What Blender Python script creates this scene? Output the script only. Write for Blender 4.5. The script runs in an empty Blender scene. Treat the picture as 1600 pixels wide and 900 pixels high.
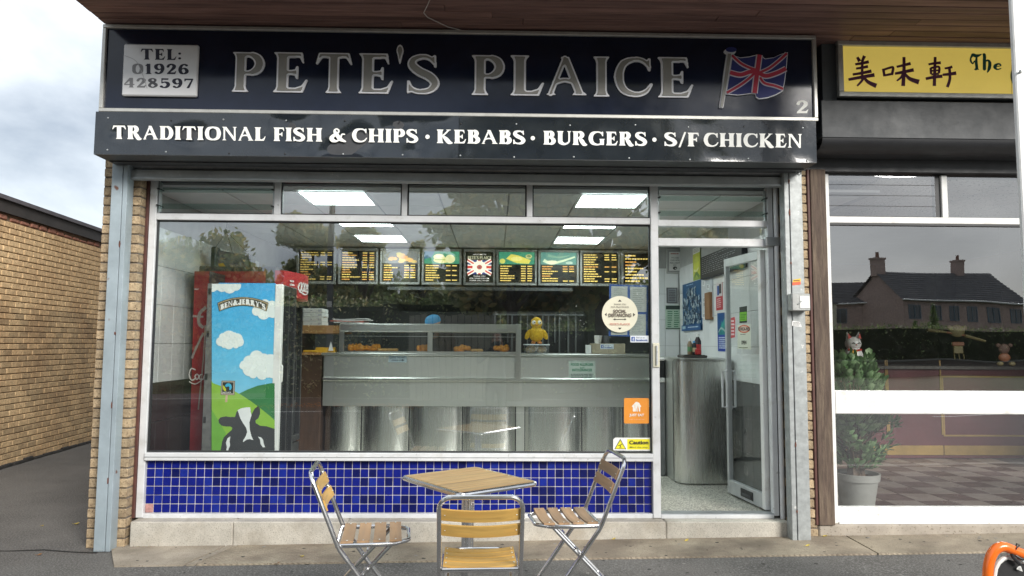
import bpy, bmesh, math, random
import numpy as np
from mathutils import Vector, Matrix
from mathutils.geometry import tessellate_polygon

random.seed(7)
RAD = math.radians
scene = bpy.context.scene
COL = scene.collection

# ------------------------------------------------------------------ camera
F_PX = 1115.0
CAM = Vector((0.0, -5.6, 1.56))
_p, _y, _r = RAD(4.4494), RAD(1.3370), RAD(0.3337)
_fw = Vector((math.sin(_y) * math.cos(_p), math.cos(_y) * math.cos(_p), math.sin(_p)))
_ri = Vector((math.cos(_y), -math.sin(_y), 0))
_up = _ri.cross(_fw)
RI = math.cos(_r) * _ri + math.sin(_r) * _up
UP = -math.sin(_r) * _ri + math.cos(_r) * _up
FW = _fw
cam_d = bpy.data.cameras.new("camera")
cam = bpy.data.objects.new("camera", cam_d)
COL.objects.link(cam)
cam_d.sensor_width = 36.0
cam_d.lens = F_PX / 1600.0 * 36.0
cam_d.clip_start = 0.05
cam_d.clip_end = 800
cam.matrix_world = Matrix(((RI.x, UP.x, -FW.x, CAM.x), (RI.y, UP.y, -FW.y, CAM.y),
                           (RI.z, UP.z, -FW.z, CAM.z), (0, 0, 0, 1)))
scene.camera = cam


def ray(px, py):
    return RI * (px - 800) - UP * (py - 450) + FW * F_PX


def at(px, py, Y):              # measured point of the photograph on the plane y = Y
    d = ray(px, py)
    return CAM + d * ((Y - CAM.y) / d.y)


def atz(px, py, z):             # ... on the level z
    d = ray(px, py)
    return CAM + d * ((z - CAM.z) / d.z)


def atx(px, py, X):             # ... on the plane x = X
    d = ray(px, py)
    return CAM + d * ((X - CAM.x) / d.x)


# ------------------------------------------------------------------ sky, sun, exposure
SUN_DIR = Vector((0.46, -0.72, 0.46)).normalized()
SUN_EL = math.asin(SUN_DIR.z)
SUN_AZ = math.atan2(SUN_DIR.x, SUN_DIR.y)
world = bpy.data.worlds.new("World")
scene.world = world
world.use_nodes = True
wn, wl = world.node_tree.nodes, world.node_tree.links
wn.clear()
w_out = wn.new("ShaderNodeOutputWorld")
w_bg = wn.new("ShaderNodeBackground")
w_bg.inputs["Strength"].default_value = 0.1
w_sky = wn.new("ShaderNodeTexSky")
w_sky.sky_type = 'NISHITA'
w_sky.sun_disc = False
w_sky.sun_elevation = SUN_EL
w_sky.sun_rotation = SUN_AZ
w_tc = wn.new("ShaderNodeTexCoord")
w_map = wn.new("ShaderNodeMapping")
w_map.inputs["Scale"].default_value = (1.0, 1.0, 2.2)
w_no = wn.new("ShaderNodeTexNoise")
w_no.inputs["Scale"].default_value = 2.6
w_no.inputs["Detail"].default_value = 7
w_no.inputs["Roughness"].default_value = 0.52
w_no.inputs["Distortion"].default_value = 0.35
w_cr = wn.new("ShaderNodeValToRGB")
w_cr.color_ramp.elements[0].position = 0.36
w_cr.color_ramp.elements[0].color = (0.36, 0.395, 0.44, 1)
w_cr.color_ramp.elements[1].position = 0.62
w_cr.color_ramp.elements[1].color = (0.82, 0.84, 0.85, 1)
w_mul = wn.new("ShaderNodeMix")
w_mul.data_type = 'RGBA'
w_mul.blend_type = 'MULTIPLY'
w_mul.inputs[0].default_value = 1.0
w_mul.inputs[7].default_value = (4.6, 4.7, 4.8, 1)
w_mix = wn.new("ShaderNodeMix")
w_mix.data_type = 'RGBA'
w_mix.inputs[0].default_value = 0.93
wl.new(w_tc.outputs["Generated"], w_map.inputs["Vector"])
wl.new(w_map.outputs["Vector"], w_no.inputs["Vector"])
wl.new(w_no.outputs[0], w_cr.inputs["Fac"])
wl.new(w_cr.outputs["Color"], w_mul.inputs[6])
wl.new(w_sky.outputs["Color"], w_mix.inputs[6])
wl.new(w_mul.outputs[2], w_mix.inputs[7])
wl.new(w_mix.outputs[2], w_bg.inputs["Color"])
wl.new(w_bg.outputs["Background"], w_out.inputs["Surface"])

sun_d = bpy.data.lights.new("sun", 'SUN')
sun_d.energy = 1.5
sun_d.angle = RAD(24)
sun_d.color = (1.0, 0.96, 0.9)
sun = bpy.data.objects.new("sun", sun_d)
COL.objects.link(sun)
sun.rotation_euler = SUN_DIR.to_track_quat('Z', 'Y').to_euler()

scene.view_settings.view_transform = 'Standard'
scene.view_settings.look = 'None'
scene.view_settings.gamma = 1.0
scene.view_settings.exposure = 1.68
scene.render.engine = 'CYCLES'
scene.cycles.max_bounces = 10
scene.cycles.transparent_max_bounces = 24
scene.cycles.glossy_bounces = 5
scene.cycles.diffuse_bounces = 4
scene.cycles.sample_clamp_indirect = 6.0
scene.cycles.use_denoising = True

# ------------------------------------------------------------------ materials
MATS = {}


def mat(name, col=(.5, .5, .5), rough=.5, metal=0.0, var=.12, vs=6.0, bump=0.0, bs=60.0, coat=0.0,
        rnd=0.0, spec=.5, stretch=(1, 1, 1), obj=False, speck=None, emit=0.0, col2=None, c2s=3.0, c2p=(.45, .65),
        rvar=0.0, cior=1.5, wave=0.0, wavescale=1.2):
    if name in MATS:
        return MATS[name]
    m = bpy.data.materials.new(name)
    m.use_nodes = True
    n, l = m.node_tree.nodes, m.node_tree.links
    b = n["Principled BSDF"]
    b.inputs["Roughness"].default_value = rough
    b.inputs["Metallic"].default_value = metal
    b.inputs["Specular IOR Level"].default_value = spec
    b.inputs["Coat Weight"].default_value = coat
    b.inputs["Coat Roughness"].default_value = 0.05
    b.inputs["Coat IOR"].default_value = cior
    tc = n.new("ShaderNodeTexCoord")
    if obj:
        vec = tc.outputs["Object"]
    else:
        vec = n.new("ShaderNodeNewGeometry").outputs["Position"]
    if stretch != (1, 1, 1):
        mp = n.new("ShaderNodeMapping")
        mp.inputs["Scale"].default_value = stretch
        l.new(vec, mp.inputs["Vector"])
        vec2 = mp.outputs["Vector"]
    else:
        vec2 = vec
    if rnd and obj:
        oi0 = n.new("ShaderNodeObjectInfo")
        ad = n.new("ShaderNodeVectorMath")
        ad.operation = 'ADD'
        cm = n.new("ShaderNodeVectorMath")
        cm.operation = 'SCALE'
        cm.inputs[3].default_value = 40.0
        l.new(oi0.outputs["Random"], cm.inputs[0])
        l.new(vec2, ad.inputs[0])
        l.new(cm.outputs[0], ad.inputs[1])
        vec2 = ad.outputs[0]

    def noise(scale, detail=5.0, rough_=.6, v=vec2):
        t = n.new("ShaderNodeTexNoise")
        t.inputs["Scale"].default_value = scale
        t.inputs["Detail"].default_value = detail
        t.inputs["Roughness"].default_value = rough_
        l.new(v, t.inputs["Vector"])
        return t.outputs[0]

    def mixc(fac, a, c, blend='MIX'):
        x = n.new("ShaderNodeMix")
        x.data_type = 'RGBA'
        x.blend_type = blend
        for sock, val in ((0, fac), (6, a), (7, c)):
            if isinstance(val, (int, float)):
                x.inputs[sock].default_value = val
            elif isinstance(val, tuple):
                x.inputs[sock].default_value = (*val[:3], 1)
            else:
                l.new(val, x.inputs[sock])
        return x.outputs[2]

    def ramp(fac, p0, p1, c0=(0, 0, 0), c1=(1, 1, 1)):
        r = n.new("ShaderNodeValToRGB")
        r.color_ramp.elements[0].position = p0
        r.color_ramp.elements[1].position = p1
        r.color_ramp.elements[0].color = (*c0, 1)
        r.color_ramp.elements[1].color = (*c1, 1)
        l.new(fac, r.inputs["Fac"])
        return r.outputs["Color"]

    cur = tuple(col)
    if col2 is not None:
        cur = mixc(ramp(noise(c2s, 6, .65), *c2p), cur, col2)
    if var:
        k = ramp(noise(vs), .3, .7, (1 - var,) * 3, (1 + var,) * 3)
        cur = mixc(1.0, cur, k, 'MULTIPLY')
    if rnd:
        oi = n.new("ShaderNodeObjectInfo")
        k = ramp(oi.outputs["Random"], 0, 1, (1 - rnd,) * 3, (1 + rnd, 1 + rnd * .9, 1 + rnd * .75))
        cur = mixc(1.0, cur, k, 'MULTIPLY')
    if speck:
        sc, lo, hi, sc_col = speck
        cur = mixc(ramp(noise(sc, 2, .5), lo, hi), cur, sc_col)
    if isinstance(cur, tuple):
        b.inputs["Base Color"].default_value = (*cur, 1)
    else:
        l.new(cur, b.inputs["Base Color"])
    if rvar:
        rr = n.new("ShaderNodeMapRange")
        rr.inputs[1].default_value = .3
        rr.inputs[2].default_value = .7
        rr.inputs[3].default_value = max(0.02, rough - rvar)
        rr.inputs[4].default_value = min(1, rough + rvar)
        l.new(noise(vs * 1.7), rr.inputs[0])
        l.new(rr.outputs[0], b.inputs["Roughness"])
    nrm = None
    if wave:
        bp = n.new("ShaderNodeBump")
        bp.inputs["Strength"].default_value = 1.0
        bp.inputs["Distance"].default_value = wave
        l.new(noise(wavescale, 2, .4), bp.inputs["Height"])
        nrm = bp.outputs[0]
    if bump:
        bp = n.new("ShaderNodeBump")
        bp.inputs["Strength"].default_value = 1.0
        bp.inputs["Distance"].default_value = bump
        l.new(noise(bs, 4, .6), bp.inputs["Height"])
        if nrm is not None:
            l.new(nrm, bp.inputs["Normal"])
        nrm = bp.outputs[0]
    if nrm is not None:
        l.new(nrm, b.inputs["Normal"])
        if coat:
            l.new(nrm, b.inputs["Coat Normal"])
    if emit:
        if isinstance(cur, tuple):
            b.inputs["Emission Color"].default_value = (*cur, 1)
        else:
            l.new(cur, b.inputs["Emission Color"])
        b.inputs["Emission Strength"].default_value = emit
    MATS[name] = m
    return m


def flat(col, rough=.55, emit=0.0):
    key = "print_%02x%02x%02x_%d_%d" % (*(int(max(0, min(1, c)) * 255) for c in col), int(rough * 100), int(emit * 100))
    return mat(key, col, rough, var=.06, vs=9, emit=emit)


def glass_mat(name, ior=1.9, tint=(.95, .98, .965), dirt=.008):
    if name in MATS:
        return MATS[name]
    m = bpy.data.materials.new(name)
    m.use_nodes = True
    n, l = m.node_tree.nodes, m.node_tree.links
    n.clear()
    out = n.new("ShaderNodeOutputMaterial")
    tr = n.new("ShaderNodeBsdfTransparent")
    tr.inputs[0].default_value = (*tint, 1)
    gl = n.new("ShaderNodeBsdfAnisotropic") if False else n.new("ShaderNodeBsdfGlossy")
    gl.inputs["Roughness"].default_value = 0.0
    gl.inputs["Color"].default_value = (.95, .97, 1.0, 1)
    geo = n.new("ShaderNodeNewGeometry")
    no = n.new("ShaderNodeTexNoise")
    no.inputs["Scale"].default_value = 0.9
    no.inputs["Detail"].default_value = 1
    bp = n.new("ShaderNodeBump")
    bp.inputs["Distance"].default_value = 0.0035
    l.new(geo.outputs["Position"], no.inputs["Vector"])
    l.new(no.outputs[0], bp.inputs["Height"])
    l.new(bp.outputs[0], gl.inputs["Normal"])
    fr = n.new("ShaderNodeFresnel")
    fr.inputs["IOR"].default_value = ior
    # the Fresnel node inverts the index on back faces; feed it a front-facing equivalent
    mx = n.new("ShaderNodeMixShader")
    lw = n.new("ShaderNodeLayerWeight")
    lw.inputs["Blend"].default_value = 0.25
    r0 = ((ior - 1) / (ior + 1)) ** 2
    mr = n.new("ShaderNodeMapRange")
    mr.inputs[1].default_value = 0.0
    mr.inputs[2].default_value = 1.0
    mr.inputs[3].default_value = r0
    mr.inputs[4].default_value = 0.85
    pw = n.new("ShaderNodeMath")
    pw.operation = 'POWER'
    pw.inputs[1].default_value = 4.0
    l.new(lw.outputs["Facing"], pw.inputs[0])
    l.new(pw.outputs[0], mr.inputs[0])
    n.remove(fr)
    l.new(mr.outputs[0], mx.inputs[0])
    l.new(tr.outputs[0], mx.inputs[1])
    l.new(gl.outputs[0], mx.inputs[2])
    df = n.new("ShaderNodeBsdfDiffuse")
    df.inputs[0].default_value = (.55, .56, .54, 1)
    mx2 = n.new("ShaderNodeMixShader")
    dn = n.new("ShaderNodeTexNoise")
    dn.inputs["Scale"].default_value = 14
    dn.inputs["Detail"].default_value = 8
    dn.inputs["Roughness"].default_value = .75
    l.new(geo.outputs["Position"], dn.inputs["Vector"])
    dr = n.new("ShaderNodeMapRange")
    dr.inputs[1].default_value = .5
    dr.inputs[2].default_value = .8
    dr.inputs[3].default_value = dirt * .35
    dr.inputs[4].default_value = dirt * 3
    l.new(dn.outputs[0], dr.inputs[0])
    l.new(dr.outputs[0], mx2.inputs[0])
    l.new(mx.outputs[0], mx2.inputs[1])
    l.new(df.outputs[0], mx2.inputs[2])
    l.new(mx2.outputs[0], out.inputs[0])
    MATS[name] = m
    return m


# ------------------------------------------------------------------ mesh helpers
class MB:
    def __init__(self, T=None):
        self.v, self.f, self.m, self.mats = [], [], [], []
        self.T = T

    def mi(self, m):
        if m not in self.mats:
            self.mats.append(m)
        return self.mats.index(m)

    def add(self, vs, fs, m):
        o = len(self.v)
        T = self.T
        self.v += [tuple(T @ Vector(v)) if T is not None else tuple(v) for v in vs]
        k = self.mi(m)
        for f in fs:
            self.f.append(tuple(i + o for i in f))
            self.m.append(k)
        return self

    def box(self, x0, x1, y0, y1, z0, z1, m, c=0.0):
        if x1 < x0: x0, x1 = x1, x0
        if y1 < y0: y0, y1 = y1, y0
        if z1 < z0: z0, z1 = z1, z0
        lo, hi = (x0, y0, z0), (x1, y1, z1)
        if c <= 0:
            vs = [((x0, x1)[i & 1], (y0, y1)[i >> 1 & 1], (z0, z1)[i >> 2 & 1]) for i in range(8)]
            fs = [(0, 2, 3, 1), (4, 5, 7, 6), (0, 1, 5, 4), (2, 6, 7, 3), (0, 4, 6, 2), (1, 3, 7, 5)]
            return self.add(vs, fs, m)
        c = min(c, (x1 - x0) * .45, (y1 - y0) * .45, (z1 - z0) * .45)
        idx, vs = {}, []
        for s in range(8):
            sg = [(s >> a) & 1 for a in range(3)]
            for a in range(3):
                p = [(hi[k] if sg[k] else lo[k]) + (0 if k == a else (-c if sg[k] else c)) for k in range(3)]
                idx[(s, a)] = len(vs)
                vs.append(p)
        fs = []
        for a in range(3):
            b_, c_ = (a + 1) % 3, (a + 2) % 3
            for sa in (0, 1):
                q = [(sa << a) | (sb << b_) | (sc << c_) for sb, sc in ((0, 0), (1, 0), (1, 1), (0, 1))]
                fs.append(tuple(idx[(s, a)] for s in (q if sa else q[::-1])))
            for sb in (0, 1):           # edges parallel to a, between faces b_ and c_
                for sc in (0, 1):
                    s0 = (sb << b_) | (sc << c_)
                    s1 = s0 | (1 << a)
                    q = (idx[(s0, b_)], idx[(s1, b_)], idx[(s1, c_)], idx[(s0, c_)])
                    fs.append(q if (sb + sc) % 2 == 0 else q[::-1])
        for s in range(8):
            t = (idx[(s, 0)], idx[(s, 1)], idx[(s, 2)])
            fs.append(t if bin(s).count('1') % 2 else t[::-1])
        return self.add(vs, fs, m)

    def prism(self, pts, y0, y1, m, holes=()):     # polygon in x,z extruded along y
        loops = [list(pts)] + [list(h) for h in holes]
        tri = tessellate_polygon([[Vector((p[0], p[1], 0)) for p in lp] for lp in loops])
        allp = [p for lp in loops for p in lp]
        n = len(allp)
        vs = [(p[0], y0, p[1]) for p in allp] + [(p[0], y1, p[1]) for p in allp]
        fs = [tuple(t) for t in tri] + [tuple(i + n for i in t[::-1]) for t in tri]
        o = 0
        for lp in loops:
            k = len(lp)
            for i in range(k):
                j = (i + 1) % k
                fs.append((o + i, o + j, o + j + n, o + i + n))
            o += k
        return self.add(vs, fs, m)

    def tube(self, path, r, m, n=8, caps=True, closed=False):
        P = [Vector(p) for p in path]
        R = r if isinstance(r, (list, tuple)) else [r] * len(P)
        vs, fs = [], []
        k = len(P)
        prev = None
        for i, p in enumerate(P):
            if closed:
                d = (P[(i + 1) % k] - P[i - 1]).normalized()
            else:
                d = (P[min(i + 1, k - 1)] - P[max(i - 1, 0)]).normalized()
            if prev is None:
                a = Vector((0, 0, 1)) if abs(d.z) < .9 else Vector((1, 0, 0))
                u = d.cross(a).normalized()
            else:
                u = (prev - d * prev.dot(d)).normalized()
            prev = u
            w = d.cross(u)
            for j in range(n):
                t = 2 * math.pi * j / n
                vs.append(p + (u * math.cos(t) + w * math.sin(t)) * R[i])
        for i in range(k if closed else k - 1):
            for j in range(n):
                a, b = i * n + j, i * n + (j + 1) % n
                a2, b2 = ((i + 1) % k) * n + j, ((i + 1) % k) * n + (j + 1) % n
                fs.append((a, b, b2, a2))
        if caps and not closed:
            fs.append(tuple(range(n))[::-1])
            fs.append(tuple((k - 1) * n + j for j in range(n)))
        return self.add(vs, fs, m)

    def lathe(self, prof, c, m, n=20, caps=True):       # prof: (radius, z)
        vs, fs = [], []
        for r, z in prof:
            for j in range(n):
                t = 2 * math.pi * j / n
                vs.append((c[0] + r * math.cos(t), c[1] + r * math.sin(t), c[2] + z))
        for i in range(len(prof) - 1):
            for j in range(n):
                fs.append((i * n + j, i * n + (j + 1) % n, (i + 1) * n + (j + 1) % n, (i + 1) * n + j))
        if caps:
            fs.append(tuple(range(n))[::-1])
            fs.append(tuple((len(prof) - 1) * n + j for j in range(n)))
        return self.add(vs, fs, m)

    def ball(self, c, r, m, seg=12, rings=8, jit=0.0):
        rx, ry, rz = r if isinstance(r, (tuple, list)) else (r, r, r)
        vs, fs = [], []
        for i in range(rings + 1):
            ph = math.pi * i / rings
            for j in range(seg):
                t = 2 * math.pi * j / seg
                k = 1 + random.uniform(-jit, jit)
                vs.append((c[0] + rx * math.sin(ph) * math.cos(t) * k, c[1] + ry * math.sin(ph) * math.sin(t) * k,
                           c[2] + rz * math.cos(ph)))
        for i in range(rings):
            for j in range(seg):
                a, b = i * seg + j, i * seg + (j + 1) % seg
                fs.append((a, a + seg, b + seg, b))
        return self.add(vs, fs, m)

    def quad(self, a, b, c, d, m):
        return self.add([a, b, c, d], [(0, 1, 2, 3)], m)

    def mesh(self, name, smooth=True, ang=35):
        me = bpy.data.meshes.new(name)
        me.from_pydata(self.v, [], self.f)
        for m in self.mats:
            me.materials.append(m)
        me.polygons.foreach_set("material_index", self.m)
        if smooth:
            me.polygons.foreach_set("use_smooth", [True] * len(me.polygons))
            me.set_sharp_from_angle(angle=RAD(ang))
        me.update()
        return me

    def build(self, name, parent=None, smooth=True, ang=35):
        return link(name, self.mesh(name, smooth, ang), parent)


def link(name, me, parent=None):
    o = bpy.data.objects.new(name, me)
    COL.objects.link(o)
    if parent is not None:
        o.parent = parent
        if parent.type == 'EMPTY':
            o.matrix_parent_inverse = Matrix.Translation(-Vector(parent.location))
    return o


def tag(o, label=None, cat=None, group=None, kind=None):
    if label: o['label'] = label
    if cat: o['category'] = cat
    if group: o['group'] = group
    if kind: o['kind'] = kind
    return o


def thing(name, label, cat, loc=(0, 0, 0), group=None):
    o = bpy.data.objects.new(name, None)
    COL.objects.link(o)
    o.location = loc
    o.empty_display_size = .1
    return tag(o, label, cat, group)


def struct(name, mb, **k):
    return tag(mb.build(name, **k), kind='structure')


def copy_tree(o, parent=None):
    c = o.copy()
    COL.objects.link(c)
    if parent is not None:
        c.parent = parent
    for ch in [x for x in scene.objects if x.parent == o]:
        copy_tree(ch, c)
    return c


def place(name, me, parent, loc, scale=(1, 1, 1), rotz=0.0):      # a shared-mesh piece at a world place
    o = link(name, me, parent)
    o.location = loc
    o.scale = scale
    if rotz:
        o.rotation_euler = (0, 0, rotz)
    return o


# ------------------------------------------------------------------ lettering
class Glyph:
    RES = 100
    X0, Y0, W, H = -.2, -.3, 1.7, 1.6

    def __init__(self):
        h, w = int(self.H * self.RES), int(self.W * self.RES)
        self.m = np.zeros((h, w), bool)
        self.xs = self.X0 + (np.arange(w) + .5) / self.RES
        self.ys = self.Y0 + (np.arange(h) + .5) / self.RES
        self.GX, self.GY = np.meshgrid(self.xs, self.ys)

    def poly(self, pts, val=True):
        ins = np.zeros_like(self.m)
        n = len(pts)
        for i in range(n):
            x1, y1 = pts[i]
            x2, y2 = pts[(i + 1) % n]
            if y1 == y2:
                continue
            c = ((self.GY < y1) != (self.GY < y2))
            xi = x1 + (self.GY - y1) * (x2 - x1) / (y2 - y1)
            ins ^= c & (self.GX < xi)
        self.m[ins] = val
        return self

    def brush(self, pts, ws, val=True, step=90):
        n = len(pts)
        P = [pts[0]] + list(pts) + [pts[-1]]
        Wd = [ws[0]] + list(ws) + [ws[-1]]
        for i in range(1, n):
            for k in range(step // (n - 1) + 1):
                t = k / (step // (n - 1))
                q = [0.5 * (2 * P[i][a] + (P[i + 1][a] - P[i - 1][a]) * t +
                            (2 * P[i - 1][a] - 5 * P[i][a] + 4 * P[i + 1][a] - P[min(i + 2, n + 1)][a]) * t * t +
                            (-P[i - 1][a] + 3 * P[i][a] - 3 * P[i + 1][a] + P[min(i + 2, n + 1)][a]) * t ** 3) for a in (0, 1)]
                r = (Wd[i] * (1 - t) + Wd[i + 1] * t) / 2
                self.m[(self.GX - q[0]) ** 2 + (self.GY - q[1]) ** 2 < r * r] = val
        return self

    def stem(self, x, w, y0=0., y1=1., fl=.08, sh=.2, top=True, bot=True, slant=0.0):
        L, R = [], []
        for i in range(21):
            t = i / 20
            y = y0 + (y1 - y0) * t
            e = 0
            if bot:
                k = max(0, 1 - (y - y0) / sh); e += fl * k ** 2.6
            if top:
                k = max(0, 1 - (y1 - y) / sh); e += fl * k ** 2.6
            xc = x + slant * (y - y0)
            L.append((xc - w / 2 - e, y))
            R.append((xc + w / 2 + e, y))
        return self.poly(L + R[::-1])

    @staticmethod
    def smooth(m):
        a = m.astype(float)
        for _ in range(2):
            p = np.pad(a, 1)
            a = (p[:-2, 1:-1] + p[2:, 1:-1] + 2 * p[1:-1, 1:-1]) / 4
            p = np.pad(a, 1)
            a = (p[1:-1, :-2] + p[1:-1, 2:] + 2 * p[1:-1, 1:-1]) / 4
        return a

    def eroded(self, r):
        k = int(math.ceil(r * self.RES))
        m = self.m.copy()
        p = np.pad(self.m, k)
        h, w = self.m.shape
        for dy in range(-k, k + 1):
            for dx in range(-k, k + 1):
                if dx * dx + dy * dy <= (r * self.RES) ** 2:
                    m &= p[k + dy:k + dy + h, k + dx:k + dx + w]
        g = Glyph()
        g.m = m
        return g

    def loops(self):
        a = self.smooth(self.m)
        a = np.pad(a, 1)
        h, w = a.shape
        b = a > .5
        seg = {}

        def ex(i, j):   # crossing on the edge (i,j)-(i,j+1)
            t = (.5 - a[i, j]) / (a[i, j + 1] - a[i, j])
            return (j + t, i)

        def ey(i, j):
            t = (.5 - a[i, j]) / (a[i + 1, j] - a[i, j])
            return (j, i + t)
        code = b[:-1, :-1] * 1 + b[:-1, 1:] * 2 + b[1:, 1:] * 4 + b[1:, :-1] * 8
        tab = {1: [('l', 'b')], 2: [('b', 'r')], 3: [('l', 'r')], 4: [('r', 't')], 5: [('l', 't'), ('r', 'b')], 6: [('b', 't')],
               7: [('l', 't')], 8: [('t', 'l')], 9: [('t', 'b')], 10: [('b', 'l'), ('t', 'r')], 11: [('t', 'r')], 12: [('r', 'l')],
               13: [('r', 'b')], 14: [('b', 'l')]}
        for i, j in zip(*np.nonzero((code > 0) & (code < 15))):
            E = {'b': ('h', i, j), 't': ('h', i + 1, j), 'l': ('v', i, j), 'r': ('v', i, j + 1)}
            for s, e in tab[int(code[i, j])]:
                seg[E[s]] = E[e]
        out = []
        while seg:
            s = next(iter(seg))
            lp = []
            c = s
            while c in seg:
                lp.append(c)
                c = seg.pop(c)
            pts = []
            for k, i, j in lp:
                x, y = ex(i, j) if k == 'h' else ey(i, j)
                pts.append((self.X0 + (x - .5) / self.RES, self.Y0 + (y - .5) / self.RES))
            if len(pts) > 8:
                out.append(simplify(pts))
        return out


def simplify(pts, eps=.0022):
    n = len(pts)
    keep = [False] * n
    k0, k1 = 0, n // 2
    keep[k0] = keep[k1] = True
    st = [(k0, k1), (k1, n)]
    while st:
        a, b = st.pop()
        A, B = pts[a], pts[b % n]
        dx, dy = B[0] - A[0], B[1] - A[1]
        L = math.hypot(dx, dy) or 1e-9
        best, bi = 0, -1
        for i in range(a + 1, b):
            d = abs((pts[i][0] - A[0]) * dy - (pts[i][1] - A[1]) * dx) / L
            if d > best:
                best, bi = d, i
        if best > eps:
            keep[bi] = True
            st += [(a, bi), (bi, b)]
    return [p for p, k in zip(pts, keep) if k]


def area(lp):
    return sum(a[0] * b[1] - b[0] * a[1] for a, b in zip(lp, lp[1:] + lp[:1])) / 2


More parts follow.
